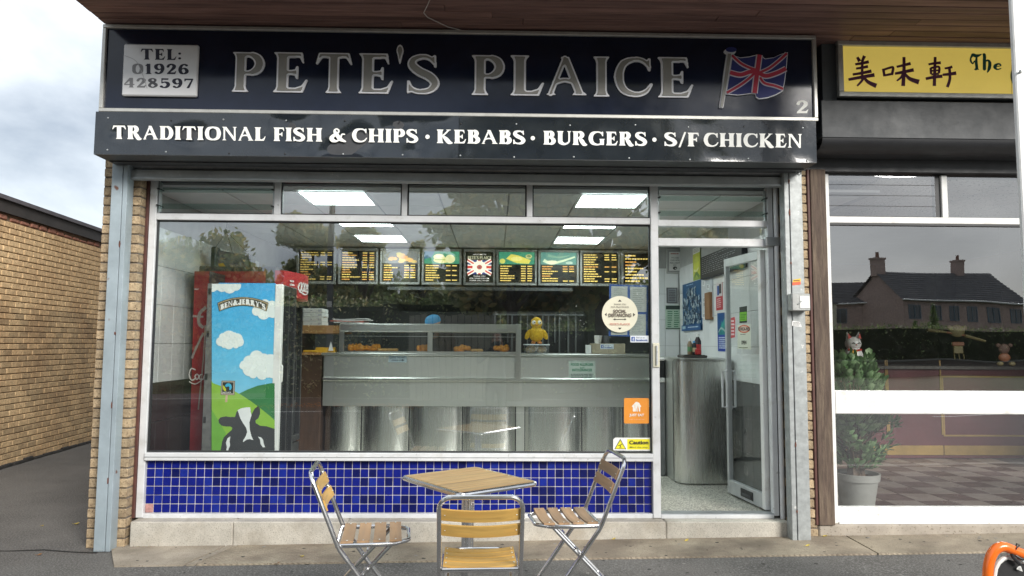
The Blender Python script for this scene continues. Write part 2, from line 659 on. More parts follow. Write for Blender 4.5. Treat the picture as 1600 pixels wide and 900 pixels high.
def glyph(ch, w=.17, t=.075):
    g = Glyph()
    T2 = t / 2

    def arms(xs, xe_t=None, xe_m=None, xe_b=None):
        if xe_t:
            g.poly([(xs, 1), (xe_t, 1), (xe_t + .03, .74), (xe_t - .0, .74), (xe_t - .06, .88), (xe_t - .14, 1 - t), (xs, 1 - t)])
        if xe_m:
            g.poly([(xs, .5 + T2), (xe_m - .12, .5 + T2), (xe_m - .05, .57), (xe_m - .02, .66), (xe_m + .015, .66), (xe_m + .015, .34),
                    (xe_m - .02, .34), (xe_m - .05, .43), (xe_m - .12, .5 - T2), (xs, .5 - T2)])
        if xe_b:
            g.poly([(xs, 0), (xe_b, 0), (xe_b + .1, .32), (xe_b + .06, .33), (xe_b - .03, .17), (xe_b - .14, t), (xs, t)])

    def bowl(x0, y0, y1, xr):
        d = xr - x0
        xc, ym, ry = x0 + .36 * d, (y0 + y1) / 2, (y1 - y0) / 2 - T2
        rx = xr - w / 2 - xc
        an = [90, 68, 45, 22, 0, -22, -45, -68, -90]
        g.brush([(x0, y1 - T2)] + [(xc + rx * math.cos(RAD(k)), ym + ry * math.sin(RAD(k))) for k in an] + [(x0, y0 + T2)],
                [t] + [t + (w - t) * max(0, math.cos(RAD(k))) ** .9 for k in an] + [t], step=200)

    if ch == 'I': g.stem(.2, w)
    elif ch in 'EFL':
        g.stem(.2, w)
        if ch == 'E': arms(.2, .6, .5, .62)
        if ch == 'F': arms(.2, .62, .52)
        if ch == 'L': arms(.2, None, None, .58)
    elif ch == 'T':
        g.stem(.42, w, top=False)
        g.poly([(.06, 1), (.78, 1), (.85, .72), (.81, .71), (.7, .88), (.6, 1 - t), (.24, 1 - t), (.14, .88), (.03, .71), (-.01, .72)])
    elif ch == 'P': g.stem(.2, w); bowl(.2, .42, 1, .74)
    elif ch == 'R':
        g.stem(.2, w); bowl(.2, .47, 1, .72)
        g.brush([(.42, .5), (.56, .3), (.7, .06), (.86, .02)], [t, w, w * .95, t * .8])
    elif ch == 'B': g.stem(.2, w); bowl(.2, .5, 1, .68); bowl(.2, 0, .55, .76)
    elif ch == 'D': g.stem(.2, w); bowl(.2, 0, 1, .86)
    elif ch == 'H': g.stem(.2, w); g.stem(.76, w); g.poly([(.2, .5 - T2), (.76, .5 - T2), (.76, .5 + T2), (.2, .5 + T2)])
    elif ch == 'N':
        g.stem(.17, t, fl=.1, sh=.14); g.stem(.82, t, fl=.1, sh=.14, bot=False)
        g.poly([(.06, 1), (.3, 1), (.86, .1), (.86, -.02), (.76, -.02), (.14, .95)])
        g.poly([(.08, 1), (.3, 1), (.3, .93), (.14, .95)])
    elif ch == 'K':
        g.stem(.2, w)
        g.brush([(.25, .45), (.5, .7), (.7, .96)], [t, t, t]); g.poly([(.54, 1), (.86, 1), (.82, .95), (.62, .93)])
        g.brush([(.36, .54), (.56, .3), (.72, .08), (.9, .02)], [t, w, w, t * .8])
    elif ch == 'A':
        g.brush([(.12, .03), (.46, .97)], [t, t]); g.poly([(.0, 0), (.26, 0), (.19, .05), (.08, .05)])
        g.poly([(.36, 1), (.56, 1), (.92, .02), (.72, 0), (.42, .86)])
        g.poly([(.62, 0), (1.0, 0), (.92, .07), (.7, .07)])
        g.brush([(.22, .32), (.45, .39), (.68, .34)], [t, t, t])
    elif ch == 'U':
        g.stem(.2, w, bot=False, y0=.3)
        g.brush([(.2, .4), (.22, .18), (.46, .05), (.7, .18), (.74, .4)], [w, w, t * 1.5, t, t])
        g.stem(.74, t, bot=False, y0=.35, fl=.1, sh=.14)
    elif ch == 'O':
        g.brush([(.48, .96), (.2, .84), (.11, .5), (.2, .16), (.48, .04), (.76, .16), (.85, .5), (.76, .84), (.48, .96)],
                [t, w * .8, w, w * .8, t, w * .8, w, w * .8, t], step=160)
    elif ch in 'CG':
        g.brush([(.84, .76), (.7, .92), (.48, .96), (.22, .84), (.11, .5), (.22, .16), (.5, .04), (.74, .11), (.88, .3)],
                [t * .7, t, t, w * .85, w, w * .85, t * 1.1, t, t * .6], step=160)
        g.poly([(.76, .92), (.82, 1.0), (.87, .98), (.87, .66), (.82, .66), (.76, .8)])
        if ch == 'G':
            g.stem(.8, w * .9, 0.02, .46, fl=.07, sh=.1, bot=False)
    elif ch == 'S':
        g.brush([(.62, .8), (.52, .92), (.36, .955), (.18, .88), (.15, .73), (.3, .57), (.52, .44), (.64, .27), (.55, .1), (.34, .045), (.16, .1), (.08, .24)],
                [t * .7, t, t * 1.1, w * .7, w * .9, w, w, w * .9, w * .7, t * 1.1, t, t * .6], step=200)
        g.poly([(.56, .95), (.62, 1.0), (.66, .99), (.67, .68), (.62, .68)])
        g.poly([(.04, .0), (.09, .01), (.18, .06), (.1, .33), (.04, .33)])
    elif ch == '&':
        g.brush([(.84, .56), (.7, .55), (.6, .3), (.4, .06), (.16, .1), (.08, .26), (.2, .46), (.46, .66), (.5, .84), (.38, .95), (.26, .84), (.34, .6), (.6, .2), (.9, .03)],
                [t, t, t, t * 1.2, w, w, w * .8, t, t * 1.1, t, t * 1.2, w * .9, w, t], step=260)
    elif ch == 'J': g.stem(.42, w, .2, 1, bot=False); g.brush([(.42, .3), (.38, .08), (.2, .03), (.08, .16)], [w, w, t * 1.4, w])
    elif ch == 'Y':
        g.stem(.45, w, 0, .5, top=False); g.poly([(.36, .5), (.54, .5), (.27, 1), (.03, 1)]); g.poly([(.45, .42), (.54, .5), (.84, 1), (.7, 1)])
        g.poly([(-.04, 1), (.36, 1), (.36, .93), (-.04, .93)]); g.poly([(.6, 1), (.92, 1), (.92, .93), (.6, .93)])
    elif ch == '/': g.poly([(.02, -.08), (.13, -.08), (.46, 1.04), (.35, 1.04)])
    elif ch == "'": g.brush([(.1, .98), (.1, .72)], [w * 1.0, .03])
    elif ch == ':': g.brush([(.12, .16), (.125, .16)], [.2, .2]); g.brush([(.12, .6), (.125, .6)], [.2, .2])
    elif ch == '*': g.brush([(.12, .42), (.125, .42)], [.2, .2])
    elif ch == '0': g.brush([(.38, .96), (.16, .8), (.12, .5), (.16, .2), (.38, .04), (.6, .2), (.64, .5), (.6, .8), (.38, .96)], [t, w, w, w, t, w, w, w, t], step=160)
    elif ch == '1':
        g.stem(.3, w, fl=.13, sh=.12, top=False); g.poly([(.22, .99), (.39, 1), (.39, .8), (.08, .78), (.08, .84)])
    elif ch == '2':
        g.brush([(.12, .72), (.2, .88), (.38, .95), (.54, .82), (.52, .62), (.34, .36), (.12, .08)], [w * .8, w * .7, t * 1.3, w, w, t * 1.6, t * 1.2], step=160)
        g.poly([(.04, 0), (.62, 0), (.7, .3), (.65, .3), (.56, .17), (.12, .17)])
    elif ch == '4':
        g.stem(.52, w, fl=.08, sh=.1, top=False)
        g.poly([(.4, 1), (.61, 1), (.61, .9), (.1, .36), (.1, .33), (.02, .36)]); g.poly([(.02, .25), (.74, .25), (.74, .36), (.02, .36)])
    elif ch == '5':
        g.poly([(.12, 1), (.6, 1.0), (.58, .84), (.18, .84)]); g.poly([(.1, 1), (.18, 1), (.18, .5), (.1, .5)])
        g.brush([(.14, .52), (.34, .6), (.54, .5), (.58, .3), (.46, .1), (.26, .04), (.1, .14)], [t, t * 1.2, w, w, w * .8, t, w * .9], step=150)
    elif ch in '69':
        pts = [(.58, .86), (.42, .95), (.22, .8), (.13, .45), (.2, .14), (.38, .04), (.57, .16), (.6, .34), (.5, .52), (.36, .56), (.2, .44)]
        ws = [w * .8, t * 1.1, w * .8, w, w * .9, t, w * .9, w, w * .8, t, t]
        if ch == '9': pts = [(.74 - x, 1 - y) for x, y in pts]
        g.brush(pts, ws, step=200)
    elif ch == '7': g.poly([(.06, 1), (.68, 1), (.68, .9), (.4, 0), (.2, 0), (.54, .84), (.18, .84), (.12, .7), (.06, .7)])
    elif ch == '8':
        g.brush([(.38, .96), (.2, .86), (.18, .72), (.36, .55), (.58, .36), (.6, .2), (.38, .04), (.16, .18), (.2, .38), (.4, .54), (.54, .72), (.54, .86), (.38, .96)],
                [t, w * .8, w, w, w, w * .8, t, w * .8, w * .8, w * .7, w * .7, w * .7, t], step=220)
    elif ch == 'h':
        g.brush([(.12, 1.05), (.2, .98), (.2, .5), (.2, .05)], [t, w, w, w]); g.brush([(.2, .5), (.42, .64), (.56, .45), (.52, .1), (.4, -.18)], [t, t * 1.3, w, w, t * .7])
    elif ch == 'e':
        g.brush([(.12, .34), (.5, .42), (.4, .62), (.18, .5), (.13, .25), (.28, .05), (.52, .16)], [t, t, w * .7, w, w, w * .6, t], step=150)
    elif ch == 't':     # the ornate capital of the neighbour's sign
        g.brush([(.1, .8), (.2, .96), (.5, .9), (.85, 1.0)], [t, w, w, t * .6]); g.brush([(.5, .92), (.46, .5), (.5, .1), (.36, .02)], [t, w, w, t])
        g.brush([(.5, .92), (.12, .9), (.05, .6), (.2, .4), (.32, .56)], [t, t, w * .7, t, t]); g.poly([(.3, 0), (.7, 0), (.62, .08), (.4, .08)])
    return g


GC = {}


def glyph_loops(ch, w, t, erode=0.0):
    key = (ch, w, t, erode)
    if key not in GC:
        g = glyph(ch, w, t)
        if erode:
            g = g.eroded(erode)
        GC[key] = g.loops()
    return GC[key]


def group_loops(lps):           # outer loops with their holes
    outs = [l for l in lps if area(l) > 0]
    holes = [l for l in lps if area(l) <= 0]
    if not outs or sum(map(area, lps)) < 0:
        outs, holes = holes, outs
    res = [[o] for o in outs]

    def inside(p, lp):
        c = False
        for (x1, y1), (x2, y2) in zip(lp, lp[1:] + lp[:1]):
            if (y1 > p[1]) != (y2 > p[1]) and p[0] < x1 + (p[1] - y1) * (x2 - x1) / (y2 - y1):
                c = not c
        return c
    for h in holes:
        for r in res:
            if inside(h[0], r[0]):
                r.append(h)
                break
    return res


def serif_layout(text, w=.2, t=.09, gap=.1, space=.34):
    """glyph loops of a line laid out from x = 0; returns [(char, groups, x)] and the width"""
    x, out = 0, []
    for ch in text:
        if ch == ' ':
            x += space
            continue
        lps = glyph_loops(ch, w, t)
        xs = [p[0] for lp in lps for p in lp]
        out.append((ch, group_loops(lps), x - min(xs)))
        x += max(xs) - min(xs) + gap
    return out, x - gap


SANS = {}


def sans_mesh(text, bold=0.0):
    key = (text, bold)
    if key not in SANS:
        cu = bpy.data.curves.new("lettering", 'FONT')
        cu.body = text
        cu.size = 1.0
        cu.offset = bold
        cu.resolution_u = 3
        o = bpy.data.objects.new("lettering", cu)
        COL.objects.link(o)
        dg = bpy.context.evaluated_depsgraph_get()
        me = o.evaluated_get(dg).to_mesh()
        vs = [(v.co.x, v.co.y) for v in me.vertices]
        fs = [tuple(p.vertices) for p in me.polygons]
        o.evaluated_get(dg).to_mesh_clear()
        bpy.data.objects.remove(o)
        bpy.data.curves.remove(cu)
        SANS[key] = (vs, fs)
    return SANS[key]


class Print:
    """flat print in layers: fn maps (u,v) of the print to a point, nrm points out of it"""

    def __init__(self, fn, nrm=(0, -1, 0), step=.0007, mb=None):
        self.fn, self.n, self.step, self.k, self.mb = fn, Vector(nrm), step, 0, mb or MB()
        self.emit = 0.0

    def pt(self, u, v):
        return Vector(self.fn(u, v)) + self.n * (self.k * self.step)

    def poly(self, pts, col, holes=()):
        self.k += 1
        loops = [list(pts)] + [list(h) for h in holes]
        tri = tessellate_polygon([[Vector((p[0], p[1], 0)) for p in lp] for lp in loops])
        allp = [p for lp in loops for p in lp]
        self.mb.add([self.pt(*p) for p in allp], [tuple(t) for t in tri], col if not isinstance(col, tuple) else flat(col, emit=self.emit))
        return self

    def rect(self, u0, v0, u1, v1, col):
        return self.poly([(u0, v0), (u1, v0), (u1, v1), (u0, v1)], col)

    def ell(self, u, v, ru, rv, col, n=24, a0=0, a1=360):
        return self.poly([(u + ru * math.cos(RAD(a0 + (a1 - a0) * i / n)), v + rv * math.sin(RAD(a0 + (a1 - a0) * i / n))) for i in range(n + (a1 - a0 != 360))], col)

    def ribbon(self, pts, w, col, w2=None):
        n = len(pts)
        Ls, Rs = [], []
        P = []
        for i in range(n - 1):
            p0, p1, p2, p3 = pts[max(i - 1, 0)], pts[i], pts[i + 1], pts[min(i + 2, n - 1)]
            for k in range(6):
                t = k / 6
                P.append(tuple(.5 * (2 * p1[a] + (p2[a] - p0[a]) * t + (2 * p0[a] - 5 * p1[a] + 4 * p2[a] - p3[a]) * t * t + (-p0[a] + 3 * p1[a] - 3 * p2[a] + p3[a]) * t ** 3) for a in (0, 1)))
        P.append(pts[-1])
        for i, p in enumerate(P):
            a, b = P[max(i - 1, 0)], P[min(i + 1, len(P) - 1)]
            dx, dy = b[0] - a[0], b[1] - a[1]
            L = math.hypot(dx, dy) or 1
            ww = (w if w2 is None else w + (w2 - w) * i / (len(P) - 1)) / 2
            Ls.append((p[0] - dy / L * ww, p[1] + dx / L * ww))
            Rs.append((p[0] + dy / L * ww, p[1] - dx / L * ww))
        return self.poly(Ls + Rs[::-1], col)

    def text(self, s, u0, u1, v_base, v_top, col, bold=0.012, arc=None):
        """sans lettering fitted between u0 and u1, cap height from v_base to v_top"""
        vs, fs = sans_mesh(s, bold)
        if not vs:
            return self
        self.k += 1
        xa, xb = min(v[0] for v in vs), max(v[0] for v in vs)
        H = .73
        m = col if not isinstance(col, tuple) else flat(col, emit=self.emit)
        P = []
        for x, y in vs:
            u = u0 + (x - xa) / (xb - xa) * (u1 - u0)
            v = v_base + y / H * (v_top - v_base)
            if arc:
                v += arc * (((u - (u0 + u1) / 2) / ((u1 - u0) / 2)) ** 2)
            P.append(self.pt(u, v))
        self.mb.add(P, fs, m)
        return self

    def serif(self, s, u0, u1, v_base, v_top, col, w=.2, t=.09, gap=.1, skew=0.0, cols=None, arc=None):
        lay, W = serif_layout(s, w, t, gap)
        i = 0
        for ch, groups, x in lay:
            c = (cols or {}).get(i, col)
            i += 1
            for gset in groups:
                def mp(p):
                    f = (x + p[0]) / W
                    u = u0 + f * (u1 - u0)
                    v = v_base + p[1] * (v_top - v_base) + skew * f
                    if arc:
                        v += arc * ((f - .5) * 2) ** 2
                    return (u, v)
                self.k -= 1 if ch != lay[0][0] else 0
                self.k = max(self.k, 0)
                lp = [[mp(p) for p in g_] for g_ in gset]
                self.poly(lp[0], c, lp[1:])
        return self

    def lines(self, u0, v0, u1, v1, n, col, fill=.5, seed=0, word=.12, ragged=.3):
        """rows of illegible small print"""
        rnd = random.Random(seed)
        self.k += 1
        m = col if not isinstance(col, tuple) else flat(col, emit=self.emit)
        dv = (v1 - v0) / n
        for i in range(n):
            u = u0
            end = u1 - (u1 - u0) * rnd.uniform(0, ragged)
            while u < end - (u1 - u0) * .03:
                L = (u1 - u0) * word * rnd.uniform(.5, 1.5)
                e = min(u + L, end)
                va, vb = v0 + dv * (i + .5 - fill / 2), v0 + dv * (i + .5 + fill / 2)
                self.mb.add([self.pt(u, va), self.pt(e, va), self.pt(e, vb), self.pt(u, vb)], [(0, 1, 2, 3)], m)
                u = e + (u1 - u0) * .025
        return self

    def build(self, name, parent=None):
        return self.mb.build(name, parent, smooth=False)


def pplane(Y):
    return lambda px, py: at(px, py, Y)

# ------------------------------------------------------------------ shared materials
M_ASPH = mat("asphalt", (.102, .097, .09), .9, var=.3, vs=1.3, bump=.007, bs=95, speck=(85, .48, .66, (.22, .214, .204)), col2=(.132, .126, .117), c2s=.9, rvar=.1)
M_CONC = mat("worn concrete", (.39, .34, .275), .9, var=.25, vs=3, bump=.003, bs=90, speck=(120, .58, .72, (.16, .13, .1)), col2=(.29, .25, .195), c2s=2.2, c2p=(.42, .62))
M_CONC2 = mat("plinth concrete", (.50, .47, .41), .9, var=.14, vs=7, bump=.003, bs=70, speck=(130, .54, .70, (.30, .28, .24)), col2=(.36, .32, .26), c2s=2.6, c2p=(.48, .7))
M_MORT = mat("brick mortar", (.17, .145, .12), .95, var=.3, vs=9, bump=.004, bs=80)
M_BRICK = mat("tan brick", (.42, .325, .21), .92, var=.28, vs=26, bump=.007, bs=70, rnd=.22, speck=(70, .56, .72, (.15, .10, .06)), col2=(.33, .245, .155), c2s=14)
M_BRICK2 = mat("buff brick", (.57, .42, .245), .92, var=.22, vs=22, bump=.006, bs=60, rnd=.25, speck=(50, .6, .75, (.17, .1, .055)), col2=(.43, .295, .165), c2s=1.6, c2p=(.4, .66))
M_BRICKR = mat("red brick", (.27, .125, .09), .92, var=.3, vs=22, bump=.008, bs=60, rnd=.3)
M_POST = mat("grey blue painted steel", (.31, .37, .405), .45, var=.14, vs=5, bump=.0008, bs=40, speck=(9, .70, .76, (.16, .075, .05)), rvar=.1)
M_GALV = mat("grey galvanised steel", (.34, .36, .36), .45, metal=.25, var=.22, vs=18, bump=.0006, bs=60, speck=(22, .70, .78, (.62, .62, .6)), rvar=.12)
M_ALU = mat("white aluminium", (.68, .69, .70), .35, metal=.1, var=.08, vs=6, col2=(.54, .54, .52), c2s=7, c2p=(.54, .74), speck=(30, .68, .78, (.42, .42, .41)), rvar=.08)
M_ALUD = mat("dull aluminium", (.42, .44, .45), .38, metal=.6, var=.12, vs=9, rvar=.1)
M_WHITEP = mat("white paint", (.76, .76, .74), .45, var=.07, vs=5, bump=.0006, bs=30, col2=(.58, .56, .51), c2s=6, c2p=(.56, .74), speck=(26, .69, .78, (.5, .48, .44)), rvar=.08)
M_GASK = mat("black rubber", (.022, .023, .026), .5, var=.2, vs=12)
M_DARK = mat("dark painted metal", (.045, .047, .052), .5, var=.25, vs=6, rvar=.1)
M_SHUT = mat("shutter steel", (.24, .245, .25), .42, metal=.35, var=.25, vs=7, bump=.0005, bs=50, speck=(40, .68, .76, (.4, .4, .4)), rvar=.12)
M_NAVY = mat("gloss navy panel", (.012, .017, .036), .13, var=.2, vs=4, coat=.0, spec=.4, rvar=.04, wave=.0025, wavescale=1.3)
M_NAVYD = mat("gloss dark panel with dents", (.018, .023, .03), .12, var=.2, vs=5, spec=.5, coat=.6, cior=1.5, rvar=.04, wave=.012, wavescale=2.2, bump=.0004, bs=30)
M_SIGNF = mat("silver sign trim", (.56, .555, .52), .4, metal=.4, var=.1, vs=14)
M_TIMB = mat("weathered brown timber", (.095, .066, .05), .8, var=.3, vs=9, stretch=(9, 9, .8), bump=.004, bs=30, col2=(.16, .12, .085), c2s=3.2, c2p=(.45, .7))
M_SOFF = mat("stained soffit board", (.26, .155, .135), .55, var=.35, vs=4, stretch=(.5, 8, 8), bump=.0015, bs=24, rnd=.22, col2=(.16, .09, .082), c2s=2.4, c2p=(.45, .75), spec=.35)
M_FRAMEBR = mat("dark red timber", (.09, .035, .028), .6, var=.3, vs=8)
M_TILE = mat("cobalt glazed tile", (.004, .010, .175), .07, var=.12, vs=30, rnd=.0, spec=.6, wave=.0012, wavescale=16)
M_TILE2 = mat("dark cobalt glazed tile", (.003, .006, .08), .07, var=.15, vs=30, spec=.6, wave=.0012, wavescale=16)
M_TILE3 = mat("bright cobalt glazed tile", (.007, .02, .23), .08, var=.12, vs=30, spec=.6, wave=.0012, wavescale=16)
M_TILE4 = mat("worn pinkish tile", (.42, .22, .2), .6, var=.3, vs=50)
M_GROUT = mat("white grout", (.68, .64, .63), .8, var=.15, vs=20, col2=(.36, .32, .29), c2s=5, c2p=(.5, .68))
M_STEEL = mat("brushed stainless steel", (.72, .735, .70), .40, metal=1.0, var=.022, vs=4, stretch=(40, 40, .3), rvar=.008)
M_STEELP = mat("brushed steel panel", (.74, .75, .72), .27, metal=1.0, var=.022, vs=4, stretch=(40, 40, .3), rvar=.008)
M_STEELH = mat("stainless steel ledge", (.74, .75, .72), .30, metal=1.0, var=.022, vs=4, stretch=(.3, 40, 40), rvar=.008)
M_CHROME = mat("polished aluminium tube", (.78, .78, .79), .2, metal=1.0, var=.04, vs=12, rvar=.03)
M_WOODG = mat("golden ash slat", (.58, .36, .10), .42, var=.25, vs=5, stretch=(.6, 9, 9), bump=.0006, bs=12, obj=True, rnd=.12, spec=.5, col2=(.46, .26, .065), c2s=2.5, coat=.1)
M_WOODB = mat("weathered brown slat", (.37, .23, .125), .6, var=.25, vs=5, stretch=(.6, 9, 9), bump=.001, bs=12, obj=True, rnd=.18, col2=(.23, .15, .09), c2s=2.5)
M_WOODT = mat("pale table slat", (.46, .31, .14), .5, var=.3, vs=6, stretch=(.35, 12, 12), bump=.001, bs=12, obj=True, rnd=.14, col2=(.30, .19, .085), c2s=2.2)
M_GLASS = glass_mat("shop window glass", 2.85)
M_GLASSN = glass_mat("neighbour window glass", 2.95, tint=(.96, .98, .97), dirt=.006)
M_GLASSC = glass_mat("clear cabinet glass", 1.5, tint=(.95, .97, .96), dirt=.015)
M_WALLT = mat("white wall tile", (.72, .73, .73), .2, var=.05, vs=3, rnd=.04, spec=.5)
M_WALLG = mat("grey tile joint", (.36, .36, .35), .8, var=.1)
M_TILEDK = mat("dark brown wall tile", (.035, .022, .02), .25, var=.2, vs=5, rnd=.15)
M_CEIL = mat("ceiling tile white", (.66, .66, .65), .8, var=.05, vs=5, rnd=.04)
M_CGRID = mat("ceiling grid grey", (.3, .3, .3), .6, var=.05)
M_TERR = mat("terrazzo floor", (.50, .49, .42), .35, var=.1, vs=4, speck=(75, .50, .58, (.16, .15, .13)), col2=(.62, .60, .54), c2s=60, c2p=(.5, .6))
M_BLACK = mat("black plastic", (.018, .018, .02), .4, var=.2, vs=8)
M_COOL = mat("dark cooler casing", (.03, .032, .034), .4, var=.2, vs=8, rvar=.1)
M_RED = mat("cola red panel", (.31, .018, .025), .35, var=.12, vs=5)
M_LAMP = mat("lit ceiling panel", (.86, 1.0, .98), .5, var=0, emit=4.0)
M_CREAM = mat("cream plastic", (.72, .69, .55), .5, var=.05)
M_GREYP = mat("grey plastic", (.42, .42, .42), .5, var=.06)


def gz(x):          # the pavement rises gently to the right
    return max(0.0, min(.0145 * (x + 2.75), .13))


# ------------------------------------------------------------------ ground
def sheet(mb, xs, y0, y1, dz, m):
    for a, b in zip(xs, xs[1:]):
        mb.quad((a, y0, gz(a) + dz), (b, y0, gz(b) + dz), (b, y1, gz(b) + dz), (a, y1, gz(a) + dz), m)


mb = MB()
mb.quad((-200, -200, -.3), (200, -200, -.3), (200, 200, -.3), (-200, 200, -.3), M_ASPH)
mb.quad((-200, .0, -.02), (-6.4, .0, -.02), (-6.4, 200, -.02), (-200, 200, -.02), M_ASPH)
struct("ground", mb, smooth=False)
mb = MB()
sheet(mb, [-40, -2.75, 6.3, 40], -2.9, .0, 0, M_ASPH)
mb.quad((-6.4, 0, 0), (-2.75, 0, 0), (-2.75, 30, 0), (-6.4, 30, 0), M_ASPH)
pav = struct("asphalt_pavement", mb, smooth=False)
mb = MB()          # the old tarmac seam across the mouth of the alley
random.seed(3)
pts = [(-9, -.02)] + [(-6 + i * .22, -.05 + .028 * math.sin(i * 1.7) + random.uniform(-.012, .012) - (.0 if i < 9 else (i - 9) * .012)) for i in range(15)]
for (a, b), (c, d) in zip(pts, pts[1:]):
    w1, w2 = .007 + .006 * random.random(), .007 + .006 * random.random()
    mb.quad((a, b - w1, .004), (c, d - w2, .004), (c, d + w2, .004), (a, b + w1, .004), mat("tar seam", (.012, .012, .012), .7, var=.2))
mb.build("tar_seam", pav, smooth=False)

# concrete strip along the shop fronts
m = mat("ribbed concrete", (.35, .30, .225), .92, var=.3, vs=2.5, speck=(110, .58, .72, (.14, .11, .085)), col2=(.225, .185, .14), c2s=1.7, c2p=(.42, .62))
n_, l_ = m.node_tree.nodes, m.node_tree.links
wv = n_.new("ShaderNodeTexWave")
wv.bands_direction = 'DIAGONAL'
wv.inputs["Scale"].default_value = 16
wv.inputs["Distortion"].default_value = .6
gp = n_.new("ShaderNodeNewGeometry")
bp = n_.new("ShaderNodeBump")
bp.inputs["Distance"].default_value = .004
bp.inputs["Strength"].default_value = .8
l_.new(gp.outputs["Position"], wv.inputs["Vector"])
l_.new(wv.outputs[0], bp.inputs["Height"])
l_.new(bp.outputs[0], n_["Principled BSDF"].inputs["Normal"])
M_RIB = m
strip = MB()
for a, b in ((-2.55, 6.3), (6.3, 12)):
    strip.quad((a, -.40, gz(a) + .004), (b, -.33, gz(b) + .004), (b, .06, gz(b) + .004), (a, .06, gz(a) + .004), M_MORT)
strip = struct("concrete_paving", strip, smooth=False)
for (a, b, sk, m) in ((-2.92, -2.02, .0, M_CONC), (-2.0, -1.945, .0, M_CONC), (-1.93, 2.72, .0, M_RIB), (2.735, 6.3, 0, M_RIB), (6.31, 12, 0, M_RIB)):
    p = MB()
    ya = yb = -.47
    sk0 = -.30 if a < -2.5 else -.13 if a < 0 else 0
    sk1 = -.13 if b < 0 else 0
    f0, f1 = (a + (.30 if a < -2.5 else 0), ya), (b + (0 if b > 0 else -.13), yb)
    f0 = (a + (.30 if a < -2.5 else -.13 if a < 0 else 0), ya)
    tz = .012
    A, B, C, D = (f0[0], f0[1]), (f1[0], f1[1]), (b, .05), (a, .05)
    vs = [(x, y, gz(x) + tz) for x, y in (A, B, C, D)] + [(x, y, gz(x) - .015) for x, y in (A, B, C, D)]
    p.add(vs, [(0, 1, 2, 3), (0, 4, 5, 1), (1, 5, 6, 2), (2, 6, 7, 3), (3, 7, 4, 0)], m)
    p.build("paving_slab", strip, smooth=False)

mb = MB()
mk_ = mat("kerb stone", (.30, .29, .27), .9, var=.2, vs=4)
xs_ = [-60, -2.75] + [-2.75 + .9 * i for i in range(1, 11)] + [60]
for a, b in zip(xs_, xs_[1:]):
    mb.add([(a + .003, -3.05, gz(a) + .003), (b - .003, -3.05, gz(b) + .003), (b - .003, -2.9, gz(b) + .003), (a + .003, -2.9, gz(a) + .003),
            (a + .003, -3.05, -.2), (b - .003, -3.05, -.2), (b - .003, -2.9, -.2), (a + .003, -2.9, -.2)], [(0, 1, 2, 3), (0, 4, 5, 1), (1, 5, 6, 2), (2, 6, 7, 3), (3, 7, 4, 0)], mk_)
mb.box(-60, 60, -14.3, -14.15, -.14, -.0, mat("kerb stone"), .01)
struct("kerb", mb)
mb = MB()
mb.box(-90, 90, -14.15, -3.05, -.2, -.012, mat("road asphalt", (.042, .042, .044), .85, var=.25, vs=1.2, bump=.004, bs=90))
struct("road", mb)
mb = MB()
for i in range(12):
    mb.box(-30 + i * 5, -28 + i * 5, -10.5, -10.4, -.011, -.008, mat("road paint", (.7, .7, .68), .7))
tag(mb.build("road_marking"), kind='structure')
mb = MB()
mb.box(-90, 90, -16.2, -14.3, -.2, -.004, mat("far footpath", (.11, .105, .10), .9, var=.2))
struct("footpath", mb)
mb = MB()
mb.box(-90, 90, -70, -16.2, -.2, -.002, mat("grass verge", (.06, .085, .03), .95, var=.4, vs=3, bump=.02, bs=30))
struct("grass", mb)

# ------------------------------------------------------------------ the shop building
UNIT = MB().box(-.5, .5, 0, 1, -.5, .5, M_BRICK, 0)


def brick_mesh(name, m, L=.215, H=.065, D=.1, c=.005):
    return MB().box(-L / 2, L / 2, 0, D, -H / 2, H / 2, m, c).mesh(name)


shop = thing("shop_building", "tan brick shop building with dark timber canopy over two shop fronts", "building", (-.3, .5, 0))
mb = MB()
mb.box(-3.08, -2.795, .012, .30, -.1, 2.95, M_MORT)         # mortar of the left pier
mb.box(-3.078, -2.95, .3, 8, -.1, 6.4, M_BRICK)             # flank wall
mb.box(2.305, 2.52, .012, .30, -.1, 2.95, M_MORT)           # right pier
mb.box(-3.08, 9, .32, .5, 2.95, 6.4, M_BRICK)               # front wall over the shops, unseen upper storey added to block sky light
mb.box(-2.95, 9, 7.8, 8, -.1, 6.4, M_BRICK)
mb.build("wall", shop)
mb = MB()
mb.box(-3.2, 9.1, .2, 8.1, 6.402, 6.6, M_DARK)
mb.build("roof", shop)
bs_me = brick_mesh("brick", M_BRICK, .212)
bh_me = brick_mesh("brick", M_BRICK, .1)
bm_me = brick_mesh("brick", M_BRICK, .157)
random.seed(11)
for i in range(40):
    z = .032 + i * .075
    if z > 2.96: break
    jit = lambda: random.uniform(-.003, .002)
    if i % 2 == 0:
        place("brick", bs_me, shop, (-3.08 + .106, jit(), z))
        place("brick", bh_me, shop, (-2.825, jit(), z), (.66, 1, 1))
    else:
        place("brick", bh_me, shop, (-3.08 + .033, jit(), z), (.66, 1, 1))
        place("brick", bs_me, shop, (-2.898, jit(), z))
    place("brick", bh_me, shop, (2.36 if i % 2 else 2.352, jit(), z))
    place("brick", bh_me, shop, (2.466, jit(), z), (.98 if i % 2 else .92, 1, 1))
